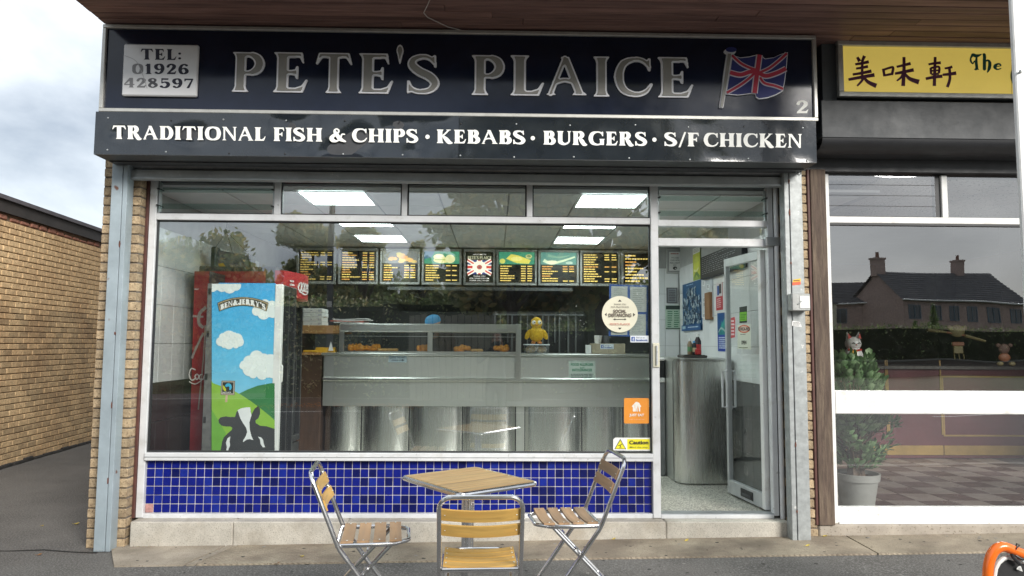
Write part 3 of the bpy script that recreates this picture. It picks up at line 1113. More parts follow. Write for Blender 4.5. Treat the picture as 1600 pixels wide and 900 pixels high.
# plinth under the shop front
mb = MB()
random.seed(5)
xs = [-2.755, -1.98, -1.12, 1.33, 2.292]
for a, b in zip(xs, xs[1:]):
    mb.box(a + .0015, b - .0015, -.006, .19, -.05, .196, M_CONC2, .008)
mb.build("plinth", shop)
MB().box(-2.79, -2.7685, .085, .16, .2, 2.9, M_FRAMEBR, .003).build("frame_strip", shop)
mb = MB()
mb.box(2.52, 8, -.004, .2, .0, .172, mat("neighbour plinth concrete", (.35, .31, .26), .92, var=.2, vs=6, bump=.002, speck=(60, .6, .7, (.2, .17, .13))), .01)
mb.build("plinth", shop)

# canopy over the pavement: boarded soffit
SZ = at(700, 47, -.37).z + .012
canopy = thing("canopy", "dark stained boarded canopy above the shop signs", "canopy", (0, -1, SZ))
mb = MB()
mb.box(-2.945, 9.5, -1.13, .32, SZ + .03, SZ + .34, M_DARK)
mb.build("deck", canopy)
mb = MB()
mb.box(-2.97, 9.5, -1.165, -1.13, SZ - .10, SZ + .36, M_FRAMEBR)
mb.build("fascia_board", canopy)
random.seed(21)
for i in range(28):
    y0 = -1.128 + i * .097
    if y0 > .25: break
    x = -2.943
    cuts = sorted(random.uniform(-2, 8.5) for _ in range(3))
    for c in cuts + [9.48]:
        if c - x < .4: continue
        mb = MB()
        dz = random.uniform(-.001, .003)
        mb.box(x + .001, c - .001, y0 + .003, y0 + .094, SZ + dz, SZ + .029, M_SOFF, .004)
        mb.build("soffit_board", canopy)
        x = c
# the loose wire hanging off the soffit
p = [atz(728, 49, SZ - .012), atz(700, 42, SZ - .015), atz(668, 27, SZ - .012), atz(662, 20, SZ - .008), atz(668, 8, SZ - .006), atz(674, -6, SZ - .003)]
tag(MB().tube(p, .0035, mat("pale cable", (.62, .58, .55), .6), 6).build("loose_cable"), "pale loose cable dangling across the dark boarded soffit", "cable")

# ------------------------------------------------------------------ posts (shutter guides)
def guide(name, pxl, pxr, label, box=False):
    a, b = at(*pxl, -.11), at(*pxr, -.11)
    x0, x1 = a.x, b.x
    z0 = gz(x0) + .004
    t = thing(name, label, "post", ((x0 + x1) / 2, -.05, z0), "steel shutter posts either side of the shop front")
    w = x1 - x0
    mb = MB()
    gx = x0 + w * (.70 if pxl[0] < 800 else .28)
    mb.box(x0, gx - .003, -.11, -.012, z0, 2.955, M_POST if pxl[0] < 800 else M_GALV, .003)
    mb.box(gx + .003, x1, -.112, -.012, z0, 2.955, M_POST if pxl[0] < 800 else M_GALV, .003)
    mb.box(gx - .004, gx + .004, -.095, -.02, z0, 2.955, M_GASK)
    mb.build("channel", t)
    mr = mat("rust patch", (.13, .05, .035), .9, var=.4, vs=40)
    rnd = random.Random(pxl[0])
    for z in ((.52, 1.08, 1.62, 2.3) if pxl[0] < 800 else (.3, .8, 2.2, 2.6, 2.85)):
        p = MB()
        h = rnd.uniform(.012, .035)
        pts = [(gx + math.cos(k) * rnd.uniform(.004, .009), z + math.sin(k) * h * rnd.uniform(.6, 1.2)) for k in np.linspace(0, 2 * math.pi, 9)[:-1]]
        p.prism(pts, -.1135, -.112, mr)
        p.build("rust_patch", t, smooth=False)
    return t, x0, x1


guide("shutter_post", (147, 830), (173, 830), "blue grey painted steel post on the left brick pier")
pR, gx0, gx1 = guide("shutter_post", (1238, 830), (1267, 830), "speckled grey steel post carrying the key switch box")
# key switch box and its stickers
a, b = at(1234, 459, -.16), at(1261, 486, -.16)
ksb = thing("key_switch_box", "small grey metal key switch box on the right shutter post", "switch box", ((a.x + b.x) / 2, -.16, b.z))
MB().box(a.x, b.x + .01, -.20, -.113, b.z, a.z, mat("switch box grey", (.36, .37, .36), .5, metal=.2, var=.15, vs=30, bump=.001), .006).build("case", ksb)
MB().box(a.x + .06, b.x + .004, -.204, -.2, b.z + .02, a.z - .02, mat("white label", (.75, .75, .73), .5, var=.08)).build("cover_plate", ksb)
MB().tube([(a.x + .045, -.205, b.z + .05), (a.x + .07, -.21, b.z + .075)], .004, M_STEEL).build("lock", ksb)
pr = Print(pplane(-.113))
pr.poly([(1239, 437), (1251, 435), (1251, 444), (1238, 446)], (.75, .5, .05)).poly([(1238, 441), (1251, 440), (1251, 444.5), (1238, 446)], (.7, .12, .05))
pr.lines(1240, 437, 1250, 440, 1, (.25, .06, .02), seed=3)
tag(pr.build("warning_sticker"), "small yellow and red sticker on the grey post above the switch box", "sticker")
pr = Print(pplane(-.113))
pr.poly([(1238, 501), (1250, 503), (1253, 511), (1237, 509)], (.72, .72, .7))
pr.lines(1239, 503, 1251, 509, 3, (.2, .2, .2), seed=5)
tag(pr.build("torn_sticker"), "torn white sticker on the grey post below the switch box", "sticker")

# ------------------------------------------------------------------ shutter housing
X0, X1 = at(199, 275, -.03).x, at(1225, 275, -.03).x
sh = thing("roller_shutter", "rolled up grey steel shutter above the window", "shutter", (0, 0, 2.85))
zb, zt = at(700, 286, -.06).z, at(700, 270, -.06).z
zk = at(700, 256, -.0).z
mb = MB()
mb.box(X0, X1, -.06, -.01, zb, zt, mat("shutter bottom bar steel", (.38, .395, .40), .42, metal=.3, var=.16, vs=5, speck=(40, .68, .76, (.5, .5, .5))), .006)
mb.box(X0, X1, -.068, -.06, zb + .006, zb + .02, M_ALUD, .002)
mb.build("bottom_bar", sh)
for k in range(2):
    mb = MB()
    prof = []
    zz0 = zt + .008 + k * .062
    vs, fs = [], []
    for i in range(9):
        t = i / 8
        yy = -.035 - .018 * math.sin(math.pi * t)
        vs += [(X0, yy, zz0 + .058 * t), (X1, yy, zz0 + .058 * t)]
    for i in range(8):
        fs.append((2 * i, 2 * i + 1, 2 * i + 3, 2 * i + 2))
    mb.add(vs, fs, M_SHUT)
    mb.build("shutter_slat", sh)
MB().box(X0, X1, -.02, .3, zb + .035, zb + .04, M_DARK).build("housing_plate", sh)
MB().box(X0, X1, .0, .3, zt + .01, 3.1, M_DARK).build("housing", sh)

# ------------------------------------------------------------------ shop window
YF, YG = .10, .135
win = thing("shop_window", "white aluminium shop window with one large pane and four top lights", "shop window", (-.7, YG, .2))
XL0, XL1 = -2.768, -2.712
XM0, XM1 = at(1018, 540, YF).x, at(1030, 540, YF).x
XR0, XR1 = at(1203.5, 540, YF).x, at(1212, 540, YF).x
ZB0, ZB1 = .196, .232                                       # bottom rail
ZS0, ZS1 = at(620, 720, YF).z, at(620, 708, YF).z            # sill
ZT0, ZT1 = at(640, 347, YF).z, at(640, 337, YF).z            # transom
ZTOP = zb + .034
CH = .004


def bar(t, name, x0, x1, z0, z1, y0=YF, y1=.17, m=M_ALU, c=CH):
    return MB().box(x0, x1, y0, y1, z0, z1, m, c).build(name, t)


bar(win, "frame_post", XL0, XL1, .2, ZTOP)
bar(win, "frame_post", XM0, XM1, .2, ZTOP, YF - .01)
bar(win, "bottom_rail", XL1, XM0, ZB0, ZB1)
s = bar(win, "sill", XL1, XM0, ZS0, ZS1, YF - .02)
MB().box(XL1, XM0, YF - .024, YF - .02, (ZS0 + ZS1) / 2 - .002, (ZS0 + ZS1) / 2 + .002, M_ALUD).build("groove", s)
bar(win, "transom", XL1, XM0, ZT0, ZT1)
ups = [(at(428, 315, YF).x, at(438, 315, YF).x), (at(627.5, 315, YF).x, at(636, 315, YF).x), (at(823, 315, YF).x, at(832, 315, YF).x)]
for a, b in ups:
    bar(win, "mullion", a, b, ZT1, ZTOP)
mb = MB()                                                     # black gaskets round the glass
for x0, x1, z0, z1 in [(XL1, XM0, ZS1, ZT0)] + [(a, b, ZT1, ZTOP) for a, b in zip([XL1] + [u[1] for u in ups], [u[0] for u in ups] + [XM0])]:
    g = .011
    for q in ((x0, x0 + g, z0, z1), (x1 - g, x1, z0, z1), (x0 + g, x1 - g, z0, z0 + g), (x0 + g, x1 - g, z1 - g, z1)):
        mb.box(q[0], q[1], YG - .012, YG + .012, q[2], q[3], M_GASK)
mb.build("gasket", win)


def pane(t, x0, x1, z0, z1, y=YG, m=M_GLASS, name="glass_pane"):
    return MB().quad((x0, y, z0), (x1, y, z0), (x1, y, z1), (x0, y, z1), m).build(name, t, smooth=False)


pane(win, XL1, XM0, ZS1, ZT0)
cells = list(zip([XL1] + [u[1] for u in ups], [u[0] for u in ups] + [XM0]))
for k, (a, b) in enumerate(cells):
    if k:
        pane(win, a, b, ZT1, ZTOP)


def louvre(t, x0, x1, z0, z1, n):
    h = (z1 - z0) / n
    for i in range(n):
        zc = z0 + h * (i + .55)
        c, s_ = math.cos(RAD(24)), math.sin(RAD(24))
        L = h * .95
        MB().add([(x0 + .012, YG - .05 + 0, zc - .035), (x1 - .012, YG - .05, zc - .035), (x1 - .012, YG + .04, zc + .02), (x0 + .012, YG + .04, zc + .02),
                  (x0 + .012, YG - .05 + .003, zc - .041), (x1 - .012, YG - .047, zc - .041), (x1 - .012, YG + .043, zc + .014), (x0 + .012, YG + .043, zc + .014)],
                 [(0, 1, 2, 3), (4, 7, 6, 5), (0, 4, 5, 1), (1, 5, 6, 2), (2, 6, 7, 3), (3, 7, 4, 0)], glass_mat("louvre glass", 1.55, (.82, .9, .88))).build("louvre_blade", t, smooth=False)
    mb = MB()
    for x in (x0 + .008, x1 - .014):
        mb.box(x, x + .008, YG - .02, YG + .02, z0, z1, M_ALUD)
        for i in range(n):
            zc = z0 + h * (i + .55)
            mb.box(x - .004, x + .012, YG - .055, YG + .045, zc - .014, zc - .006, M_GASK)
    mb.build("louvre_carrier", t)


louvre(win, XL1, ups[0][0], ZT1, ZTOP, 2)

# blue tiled stall riser under the window
rz = thing("tiled_stall_riser", "cobalt blue glazed tile panel under the large shop window", "tiled panel", (-.7, .14, .2))
MB().box(XL1, XM0, .138, .19, ZB1, ZS0, M_GROUT).build("grout_bed", rz)
NX, NZ = 62, 6
dx, dz = (XM0 - XL1) / NX, (ZS0 - ZB1) / NZ
random.seed(77)
t_me = [MB().box(-dx / 2 + .0026, dx / 2 - .0026, -.006, .01, -dz / 2 + .0026, dz / 2 - .0026, m, .0018).mesh("tile") for m in (M_TILE, M_TILE2, M_TILE3, M_TILE4)]
cnt, rest = 0, MB()
for j in range(NZ):
    for i in range(NX):
        x, z = XL1 + dx * (i + .5), ZB1 + dz * (j + .5)
        k = random.choices((0, 1, 2), (6, 1.7, 1.3))[0]
        if i == 0 and j == 0: k = 3
        if j < 5 and cnt < 300:
            o = place("tile", t_me[k], rz, (x, .138 + random.uniform(-.0012, .0008), z))
            o.rotation_euler = (random.uniform(-.012, .012), 0, random.uniform(-.014, .014))
            cnt += 1
        else:
            rest.box(x - dx / 2 + .0026, x + dx / 2 - .0026, .132, .142, z - dz / 2 + .0026, z + dz / 2 - .0026, (M_TILE, M_TILE2, M_TILE3, M_TILE4)[k], .0018)
tag(rest.build("tile", rz), kind='stuff')

# ------------------------------------------------------------------ doorway with the open door
dr = thing("shop_doorway", "white aluminium doorway with its glazed door standing open inwards", "doorway", (1.75, .13, .2))
bar(dr, "frame_post", XR0, XR1, .215, ZTOP)
MB().tube([(XR1 + .022, .09, .2), (XR1 + .022, .09, ZTOP)], .02, M_ALU, 12).build("frame_tube", dr)
MB().box(XR1 + .004, 2.31, .11, .2, .2, ZTOP, M_GASK).build("dark_jamb", dr)
ZD0, ZD1 = at(1115, 385, YF).z, at(1115, 372.5, YF).z
ZU0, ZU1 = at(1115, 354, YF).z, at(1115, 344, YF).z
bar(dr, "door_head", XM1, XR0, ZD0, ZD1)
bar(dr, "transom", XM1, XR0, ZU0, ZU1)
MB().box(XR0 - .03, XR1 + .045, .07, YF - .001, ZD0 + .004, ZD1 + .012, M_ALUD, .003).build("closer_bracket", dr)
pane(dr, XM1, XR0, ZD1, ZU0)
louvre(dr, XM1, XR0, ZU1, ZTOP - .03, 2)
bar(dr, "threshold", XM1, XR0, .196, .228, YF - .012, .2)
MB().box(XM1, XR0, YF + .0, .2, .228, .234, M_ALUD, .002).build("threshold_strip", dr)
hx, hy = XR0 - .012, .19
fx, fy = 2.118, .88
Ld = math.hypot(fx - hx, fy - hy)
angd = math.atan2(fy - hy, fx - hx)
DT = Matrix.Translation((hx, hy, 0)) @ Matrix.Rotation(angd, 4, 'Z')
dz0, dz1 = .24, ZD0 - .012
door_m = mat("door aluminium", (.48, .495, .50), .36, metal=.35, var=.1, vs=8, rvar=.08)


def dbox(name, x0, x1, z0, z1, y0=-.02, y1=.02, m=door_m, parent=None, c=.004):
    return MB(DT).box(x0, x1, y0, y1, z0, z1, m, c).build(name, parent or dr)


door = MB(DT)
door.box(0, .055, -.022, .022, dz0, dz1, M_WHITEP, .004)
door.box(Ld - .036, Ld, -.022, .022, dz0, dz1, door_m, .004)
door.box(.055, Ld - .036, -.02, .02, dz1 - .075, dz1, door_m, .004)
door.box(.055, Ld - .036, -.02, .02, dz0, dz0 + .12, door_m, .004)
door = door.build("door", dr)
MB(DT).quad((.055, 0, dz0 + .12), (Ld - .036, 0, dz0 + .12), (Ld - .036, 0, dz1 - .075), (.055, 0, dz1 - .075), glass_mat("door glass", 2.2)).build("glass_pane", door, smooth=False)
mb = MB(DT)
for s_ in (-1, 1):
    mb.tube([(Ld - .018, .022 * s_, 1.0), (Ld - .018, .06 * s_, 1.0), (Ld - .018, .06 * s_, 1.32), (Ld - .018, .022 * s_, 1.32)], .011, M_ALU, 8)
    mb.box(Ld - .032, Ld - .006, .0225 * s_, .026 * s_, .98, 1.34, M_ALU)
mb.build("handle", door)
mb = MB(DT)
mb.box(Ld * .3, Ld * .62, .020, .026, dz0 + .025, dz0 + .095, M_BLACK, .003)
mb.box(Ld * .34, Ld * .58, .026, .030, dz0 + .038, dz0 + .06, M_DARK, .002)
mb.build("letter_box", door)
MB(DT).box(.002, .02, -.03, -.022, dz0, dz1, M_GASK).build("hinge_seal", door)
# push plate fixed on the mullion
a, b = at(1020, 536, YF - .02), at(1031, 574, YF - .02)
mb = MB()
mb.box(a.x, b.x, YF - .022, YF - .01, b.z, a.z, M_CREAM, .004)
mb.tube([(a.x + .03, YF - .035, b.z + .02), (a.x + .03, YF - .035, a.z - .02)], .008, M_ALU, 8)
tag(mb.build("pull_handle"), "cream pull handle plate on the white post beside the doorway", "handle")

# ------------------------------------------------------------------ main sign
YS = -.37
sg = thing("shop_sign", "long glossy navy shop sign with raised silver serif letters and a flag", "shop sign", (-.25, YS, 3.6))
sx0, sx1 = at(158, 110, YS).x, at(1276, 120, YS).x
sz0, sz1 = at(700, 182, YS).z, at(700, 47, YS).z
SB = SZ - .004
mb = MB().box(sx0 + .012, sx1 - .012, YS + .012, -.02, sz0 + .01, sz1 - .012, M_NAVY)
mb.build("panel", sg)
fw_ = .028
mb = MB()
mb.box(sx0, sx1, YS - .012, YS + .03, sz1 - fw_, min(sz1, SB), M_SIGNF, .004)
mb.box(sx0, sx1, YS - .012, YS + .03, sz0, sz0 + fw_, M_SIGNF, .004)
mb.box(sx0, sx0 + fw_, YS - .011, YS + .03, sz0 + fw_, sz1 - fw_, M_SIGNF, .004)
mb.box(sx1 - fw_, sx1, YS - .011, YS + .03, sz0 + fw_, sz1 - fw_, M_SIGNF, .004)
mb.build("frame", sg)
M_LETF = mat("letter face taupe", (.29, .28, .255), .4, var=.12, vs=7)
M_LETE = mat("letter bevel silver", (.86, .86, .90), .35, metal=.0, var=.12, vs=9)
YP = YS + .012
main = [("P", 363, 415), ("E", 427.5, 482.5), ("T", 493, 551), ("E", 560.5, 615.5), ("'", 619.5, 631), ("S", 636, 688),
        ("P", 737, 789), ("L", 797.5, 850), ("A", 854, 916), ("I", 927.5, 951.5), ("C", 959, 1019), ("E", 1028, 1082)]
for ch, xa, xb in main:
    f = (xa - 363) / 720
    ytop, ybot = 82.5 + 9 * f, 144 + 9.5 * f
    if ch == "'": ytop, ybot = 71, 100
    g0 = glyph_loops(ch, .235, .125)
    g1 = glyph_loops(ch, .235, .125, .042)
    xs = [p[0] for l in g0 for p in l]
    ys = [p[1] for l in g0 for p in l]
    A, B = at(xa, ybot, YP), at(xb, ytop, YP)
    sx, sz = (B.x - A.x) / (max(xs) - min(xs)), (B.z - A.z) / (max(ys) - min(ys))
    tr = lambda p: (A.x + (p[0] - min(xs)) * sx, A.z + (p[1] - min(ys)) * sz)
    mb = MB()
    inner = group_loops(g1)
    for gset in group_loops(g0):
        lp = [[tr(p) for p in l] for l in gset]
        mb.prism(lp[0], YP - .013, YP + .002, M_LETE, lp[1:])
    for gset in inner:
        lp = [[tr(p) for p in l] for l in gset]
        mb.prism(lp[0], YP - .019, YP - .0131, M_LETF, lp[1:])
    mb.build("letter", sg, smooth=False)
# flag emblem
fm = lambda u, v: at(1110 + u / 6.426, 60 + v / 6.426, YP - .016)
out = [(218, 168), (300, 192), (390, 182), (468, 162), (520, 178), (550, 204), (640, 190), (700, 160), (778, 138), (765, 300), (750, 420), (731, 528),
       (660, 568), (580, 598), (490, 610), (462, 592), (455, 556), (400, 556), (280, 572), (155, 560), (185, 380)]
mb = MB()
mb.prism([(fm(*p).x, fm(*p).z) for p in out], YP - .0158, YP, M_LETE)
pole = [(165, 150), (215, 152), (182, 380), (131, 697), (88, 697), (138, 330)]
mb.prism([(fm(*p).x, fm(*p).z) for p in pole], YP - .0158, YP, M_LETE)
rim = [(198 + 60 * math.cos(k), 130 + 30 * math.sin(k)) for k in np.linspace(0, 6.28, 19)[:-1]]
mb.prism([(fm(*p).x, fm(*p).z) for p in rim], YP - .0152, YP, M_LETE)
pr = Print(fm, mb=mb)
cx, cy = 465, 370
pr.poly([(cx + (x - cx) * .975, cy + (y - cy) * .965) for x, y in out], (.022, .03, .17))
W_, R_ = (.72, .70, .78), (.50, .035, .07)
bars = [([(215, 172), (300, 250), (390, 297), (460, 318)], 42, 24, 0), ([(500, 342), (590, 300), (690, 222), (765, 152)], 42, 24, 0),
        ([(163, 548), (300, 468), (390, 400), (440, 352)], 42, 24, 0), ([(495, 395), (540, 452), (640, 478), (728, 510)], 42, 24, 0),
        ([(193, 345), (300, 368), (400, 338), (470, 345), (550, 380), (660, 352), (755, 306)], 60, 40, 1),
        ([(490, 168), (472, 300), (458, 400), (440, 552)], 66, 44, 1)]
for pts, a, b, o in bars:
    pr.ribbon(pts, a, W_)
for pts, a, b, o in bars:
    pr.ribbon(pts, b, R_)
pr.poly([(172, 158), (205, 158), (172, 380), (123, 690), (97, 690), (146, 330)], M_LETF)
pr.ell(205, 118, 55, 26, (.022, .03, .17))
mb.build("flag_emblem", sg, smooth=False)
M_CREAML = mat("cream vinyl", (.87, .87, .83), .5, var=.08, vs=12)
pr = Print(pplane(YP - .002))
pr.serif("2", 1244, 1263, 177, 157, M_CREAML, .24, .1)
pr.build("house_number", sg)
# phone number plate on the sign
a, b = at(189.5, 149, YP - .03), at(310, 70, YP - .03)
tel = thing("phone_plate", "raised white plate with the phone number at the sign's left end", "sign plate", ((a.x + b.x) / 2, YP, a.z))
MB().box(a.x, b.x, YP - .03, YP, a.z, b.z, mat("white acrylic", (.80, .80, .81), .25, var=.06, vs=3, spec=.5), .008).build("plate", tel)
pr = Print(pplane(YP - .0305))
dk, gy = (.012, .012, .03), (.24, .24, .25)
pr.serif("TEL:", 220, 283, 93, 76, dk, .25, .1, .12, 1)
pr.build("number_line", tel)
pr = Print(pplane(YP - .0305))
pr.serif("01926", 206.5, 295, 115.5, 99.5, dk, .25, .1, .14, .5, {0: gy})
pr.build("number_line", tel)
pr = Print(pplane(YP - .0305))
pr.serif("428597", 194, 302, 136.5, 121.5, dk, .25, .1, .14, 1.5, {0: gy, 1: gy, 2: (.09, .09, .1)})
pr.ribbon([(195, 87), (212, 95), (222, 114), (230, 138)], .9, (.45, .45, .46))
pr.build("number_line", tel)

# ------------------------------------------------------------------ lower fascia
YL = -.40
fl = thing("fascia_panel", "dented glossy black fascia under the main sign listing fish and chips", "fascia sign", (-.25, YL, 2.95))
lx0, lx1 = at(148, 207, YL).x, at(1275.5, 221, YL).x
lz0, lz1 = at(700, 247, YL).z, at(700, 181.5, YL).z
jx = at(717, 215, YL).x
mb = MB()
# the skin is a sheet pulled in round its fixings: real dents
def skin(x0, x1, seed, amp):
    rnd = random.Random(seed)
    nx, nz = int((x1 - x0) / .03), 14
    dents = [(rnd.uniform(x0, x1), rnd.choice((lz0 + .06, lz1 - .06, (lz0 + lz1) / 2)), rnd.uniform(.03, .10), rnd.uniform(.25, 1) * amp) for _ in range(int((x1 - x0) * 7))]
    vs, fs = [], []
    for j in range(nz + 1):
        for i in range(nx + 1):
            x = x0 + (x1 - x0) * i / nx
            z = lz0 + (lz1 - lz0) * j / nz
            y = YL
            if 0 < j < nz and 0 < i < nx:
                for dx_, dz_, r, a in dents:
                    y += a * math.exp(-((x - dx_) ** 2 / (2 * (r * 1.1) ** 2) + (z - dz_) ** 2 / (2 * (r * .8) ** 2)))
            vs.append((x, y, z))
    for j in range(nz):
        for i in range(nx):
            k = j * (nx + 1) + i
            fs.append((k, k + 1, k + nx + 2, k + nx + 1))
    return MB().add(vs, fs, M_NAVYD)


skin(lx0, jx - .0015, 3, .015).build("skin", fl, ang=80)
skin(jx + .0015, lx1, 9, .0025).build("skin", fl, ang=80)
mb.box(lx0, lx1, YL + .016, -.10, lz0, lz1 - .002, M_DARK)
mb.box(lx0, lx1, YL + .001, -.10, lz0 - .003, lz0 - .0005, mat("fascia underside", (.07, .075, .08), .5, var=.2, vs=6))
mb.box(lx0 + .02, lx1 - .02, -.22, -.112, lz0 - .012, lz0 - .004, M_DARK)
mb.build("box", fl)
words = [("TRADITIONAL", 175.5, 415), ("FISH", 427.5, 503.5), ("&", 514.5, 541), ("CHIPS", 550, 653.5), ("KEBABS", 682.5, 821), ("BURGERS", 849, 1011), ("S/F", 1038, 1092), ("CHICKEN", 1099.5, 1253)]
for s_, xa, xb in words:
    f0, f1 = (xa - 175) / 1078, (xb - 175) / 1078
    pr = Print(pplane(YL - .0012))
    pr.serif(s_, xa, xb, 217 + 14 * f0, 196 + 13.5 * f0, M_CREAML, .27, .10, .08, 13.7 * (f1 - f0))
    pr.build("word", fl)
for xa in (668, 832.5, 1022.5):
    f0 = (xa - 175) / 1078
    pr = Print(pplane(YL - .0012))
    pr.ell(xa, 207.5 + 13.7 * f0, 3.4, 3.4, M_CREAML, 14)
    pr.build("dot", fl)
mb = MB()
rnd = random.Random(4)
for xa in np.linspace(172, 1258, 13):
    for dy in (-27, 23):
        q = at(xa + rnd.uniform(-6, 6), 213 + 14 * (xa - 175) / 1078 + dy + rnd.uniform(-2, 2), YL)
        MB().ball((q.x, q.y - .001, q.z), (.007, .004, .007), M_ALUD if rnd.random() < .5 else M_BLACK, 8, 6).build("fixing", fl)
MB().tube([(lx1 - .075, -.20, lz0 - .0), (lx1 - .072, -.2, lz0 - .035), (lx1 - .05, -.2, lz0 - .05), (lx1 - .035, -.2, lz0 - .035), (lx1 - .04, -.2, lz0)], .005, M_GALV, 6).build("hook", fl)

# ------------------------------------------------------------------ neighbour: sign, fascia, post, window
YN = -.25
nsg = thing("neighbour_sign", "yellow framed takeaway sign with dark red brush characters", "shop sign", (4, YN, 3.7))
nx0 = at(1309, 110, YN).x
nz1, nz0 = at(1430, 64.5, YN).z, at(1430, 153, YN).z
MB().box(nx0 + .01, 7.5, YN + .031, -.02, nz0 + .01, nz1 - .01, mat("sign box grey", (.10, .11, .12), .6, var=.15)).build("box", nsg)
mb = MB()
mb.box(nx0 + .040, 7.5, YN + .012, YN + .029, nz0 + .038, nz1 - .043, mat("yellow sign panel", (.86, .65, .14), .3, var=.06, vs=2.5, spec=.4, emit=.13))
mb.build("panel", nsg)
mb = MB()
mb.box(nx0, 7.52, YN - .015, YN + .03, nz1 - .045, nz1, M_SIGNF, .005)
mb.box(nx0, 7.52, YN - .015, YN + .03, nz0, nz0 + .04, M_SIGNF, .005)
mb.box(nx0, nx0 + .042, YN - .014, YN + .03, nz0 + .04, nz1 - .045, M_SIGNF, .005)
mb.build("frame", nsg)
MB().box(nx0 - .10, nx0 + .01, YN + .05, .3, nz0 - .02, nz1 + .02, mat("sign side grey", (.10, .11, .12), .6, var=.15)).build("side_cheek", nsg)
M_MAROON = mat("maroon brush lettering", (.12, .02, .07), .5, var=.1)
pr = Print(pplane(YN + .0105))
Q = lambda pts: [(1200 + x / 3, y / 3) for x, y in pts]
def br(pts, w, w2=None):
    pr.ribbon(Q(pts), w / 3, M_MAROON, None if w2 is None else w2 / 3)
br([(418, 268), (430, 288)], 12, 18); br([(452, 262), (440, 290)], 16, 12)
br([(408, 302), (440, 297), (472, 290)], 11, 15); br([(412, 322), (440, 318), (468, 312)], 10, 14)
br([(396, 350), (440, 343), (484, 334)], 11, 16); br([(376, 374), (440, 362), (498, 352)], 13, 18)
br([(440, 290), (440, 355)], 13, 12); br([(446, 358), (438, 380), (416, 404)], 16, 8); br([(446, 362), (468, 386), (506, 404)], 11, 22)
pr.build('character', nsg); pr = Print(pplane(YN + .0105))
br([(540, 322), (546, 358)], 13, 12); br([(540, 328), (570, 318), (586, 318), (580, 352)], 10, 13); br([(546, 354), (584, 346)], 10, 12)
br([(602, 314), (636, 306), (668, 298)], 10, 15); br([(594, 346), (636, 338), (682, 328)], 12, 17)
br([(636, 268), (636, 330), (632, 404)], 14, 18); br([(632, 346), (622, 364), (602, 380)], 14, 7); br([(640, 346), (662, 370), (706, 386)], 10, 24)
pr.build('character', nsg); pr = Print(pplane(YN + .0105))
br([(752, 302), (780, 297), (810, 294)], 10, 14); br([(762, 318), (764, 348)], 11, 11); br([(762, 320), (800, 314), (800, 344)], 10, 12)
br([(764, 333), (798, 330)], 8, 8); br([(764, 350), (800, 346)], 9, 11); br([(738, 370), (780, 362), (816, 358)], 13, 16); br([(782, 268), (780, 330), (778, 404)], 13, 16)
br([(826, 322), (846, 319), (862, 314)], 9, 13); br([(816, 352), (848, 349), (880, 344)], 11, 17); br([(848, 322), (850, 370), (838, 410)], 13, 14)
pr.build('character', nsg); pr = Print(pplane(YN + .0105))
M_GREENL = mat("dark green lettering", (.012, .13, .10), .5, var=.1)
for ch, xa, xb, yb, yt in (("t", 1515, 1534, 109, 85), ("h", 1535, 1549, 115, 85), ("e", 1551.5, 1564.5, 109.5, 94)):
    pr.serif(ch, xa, xb, yb, yt, M_GREENL, .22, .09) if ch != "h" else pr.serif(ch, xa, xb, 109, 86, M_GREENL, .22, .09)
pr.ribbon([(1612, 92), (1594, 97), (1582, 112), (1583, 128), (1596, 142), (1612, 147)], 5, M_GREENL)
pr.rect(1580, 71, 1580.6, 152, (.35, .22, .04))
pr.build("lettering", nsg)
# grey fascia below, alarm box in the gap
nf = thing("neighbour_fascia", "plain dark grey metal fascia below the yellow sign", "fascia", (4, -.3, 3.2))
fz1, fz0 = at(1400, 158, -.30).z, at(1400, 216, -.30).z
fx0 = at(1284, 190, -.3).x
M_NF = mat("grey painted fascia", (.042, .047, .052), .55, var=.18, vs=3, bump=.0006, bs=30, rvar=.08)
MB().box(fx0, 7.6, -.30, .02, fz0, fz1, M_NF, .004).build("panel", nf)
mb = MB()
vs, fs = [], []
for i in range(9):
    t = i / 8 * math.pi / 2
    for x in (fx0 + .005, 7.6):
        vs.append((x, -.295 + .15 * (1 - math.cos(t)) , fz0 - .002 - .085 * math.sin(t)))
for i in range(8):
    fs.append((2 * i, 2 * i + 1, 2 * i + 3, 2 * i + 2))
mb.add(vs, fs, mat("dark bullnose", (.03, .031, .035), .5, var=.2))
mb.box(fx0 + .005, 7.6, -.14, .02, fz0 - .087, fz0 - .004, mat("dark bullnose"))
mb.build("bullnose", nf)
ab = thing("alarm_box", "dark round alarm box in the gap between the two signs", "alarm", (2.56, -.05, 3.6))
c = at(1281, 132, -.12)
MB().box(c.x - .05, c.x + .09, -.11, -.0, c.z - .1, c.z + .12, M_DARK, .01).build("case", ab)
MB(Matrix.Translation((c.x, -.115, c.z)) @ Matrix.Rotation(RAD(90), 4, 'X')).lathe([(.055, 0), (.05, .012), (.02, .02)], (0, 0, 0), mat("alarm navy", (.012, .014, .03), .3), 20).build("sounder", ab)
# the wall behind the gap
mb = MB()
mb.box(2.3, 9, .0, .3, 2.96, SZ + .02, M_DARK)
mb.build("upper_board", shop)

npost = thing("timber_post", "weathered brown timber post between the two shop fronts", "post", (2.57, .0, .1))
tx0, tx1 = at(1269, 560, -.02).x, at(1298, 560, -.02).x
for a, b in ((tx0, tx0 + .022), (tx0 + .024, tx1)):
    MB().box(a, b, -.02 if a != tx0 else -.012, .14, .172, 2.97, M_TIMB if a != tx0 else M_FRAMEBR, .004).build("board", npost)
mb = MB()
mb.box(tx0 - .005, tx0 + .02, .0, .1, .18, 2.97, M_FRAMEBR)
mb.build("edge_strip", npost)

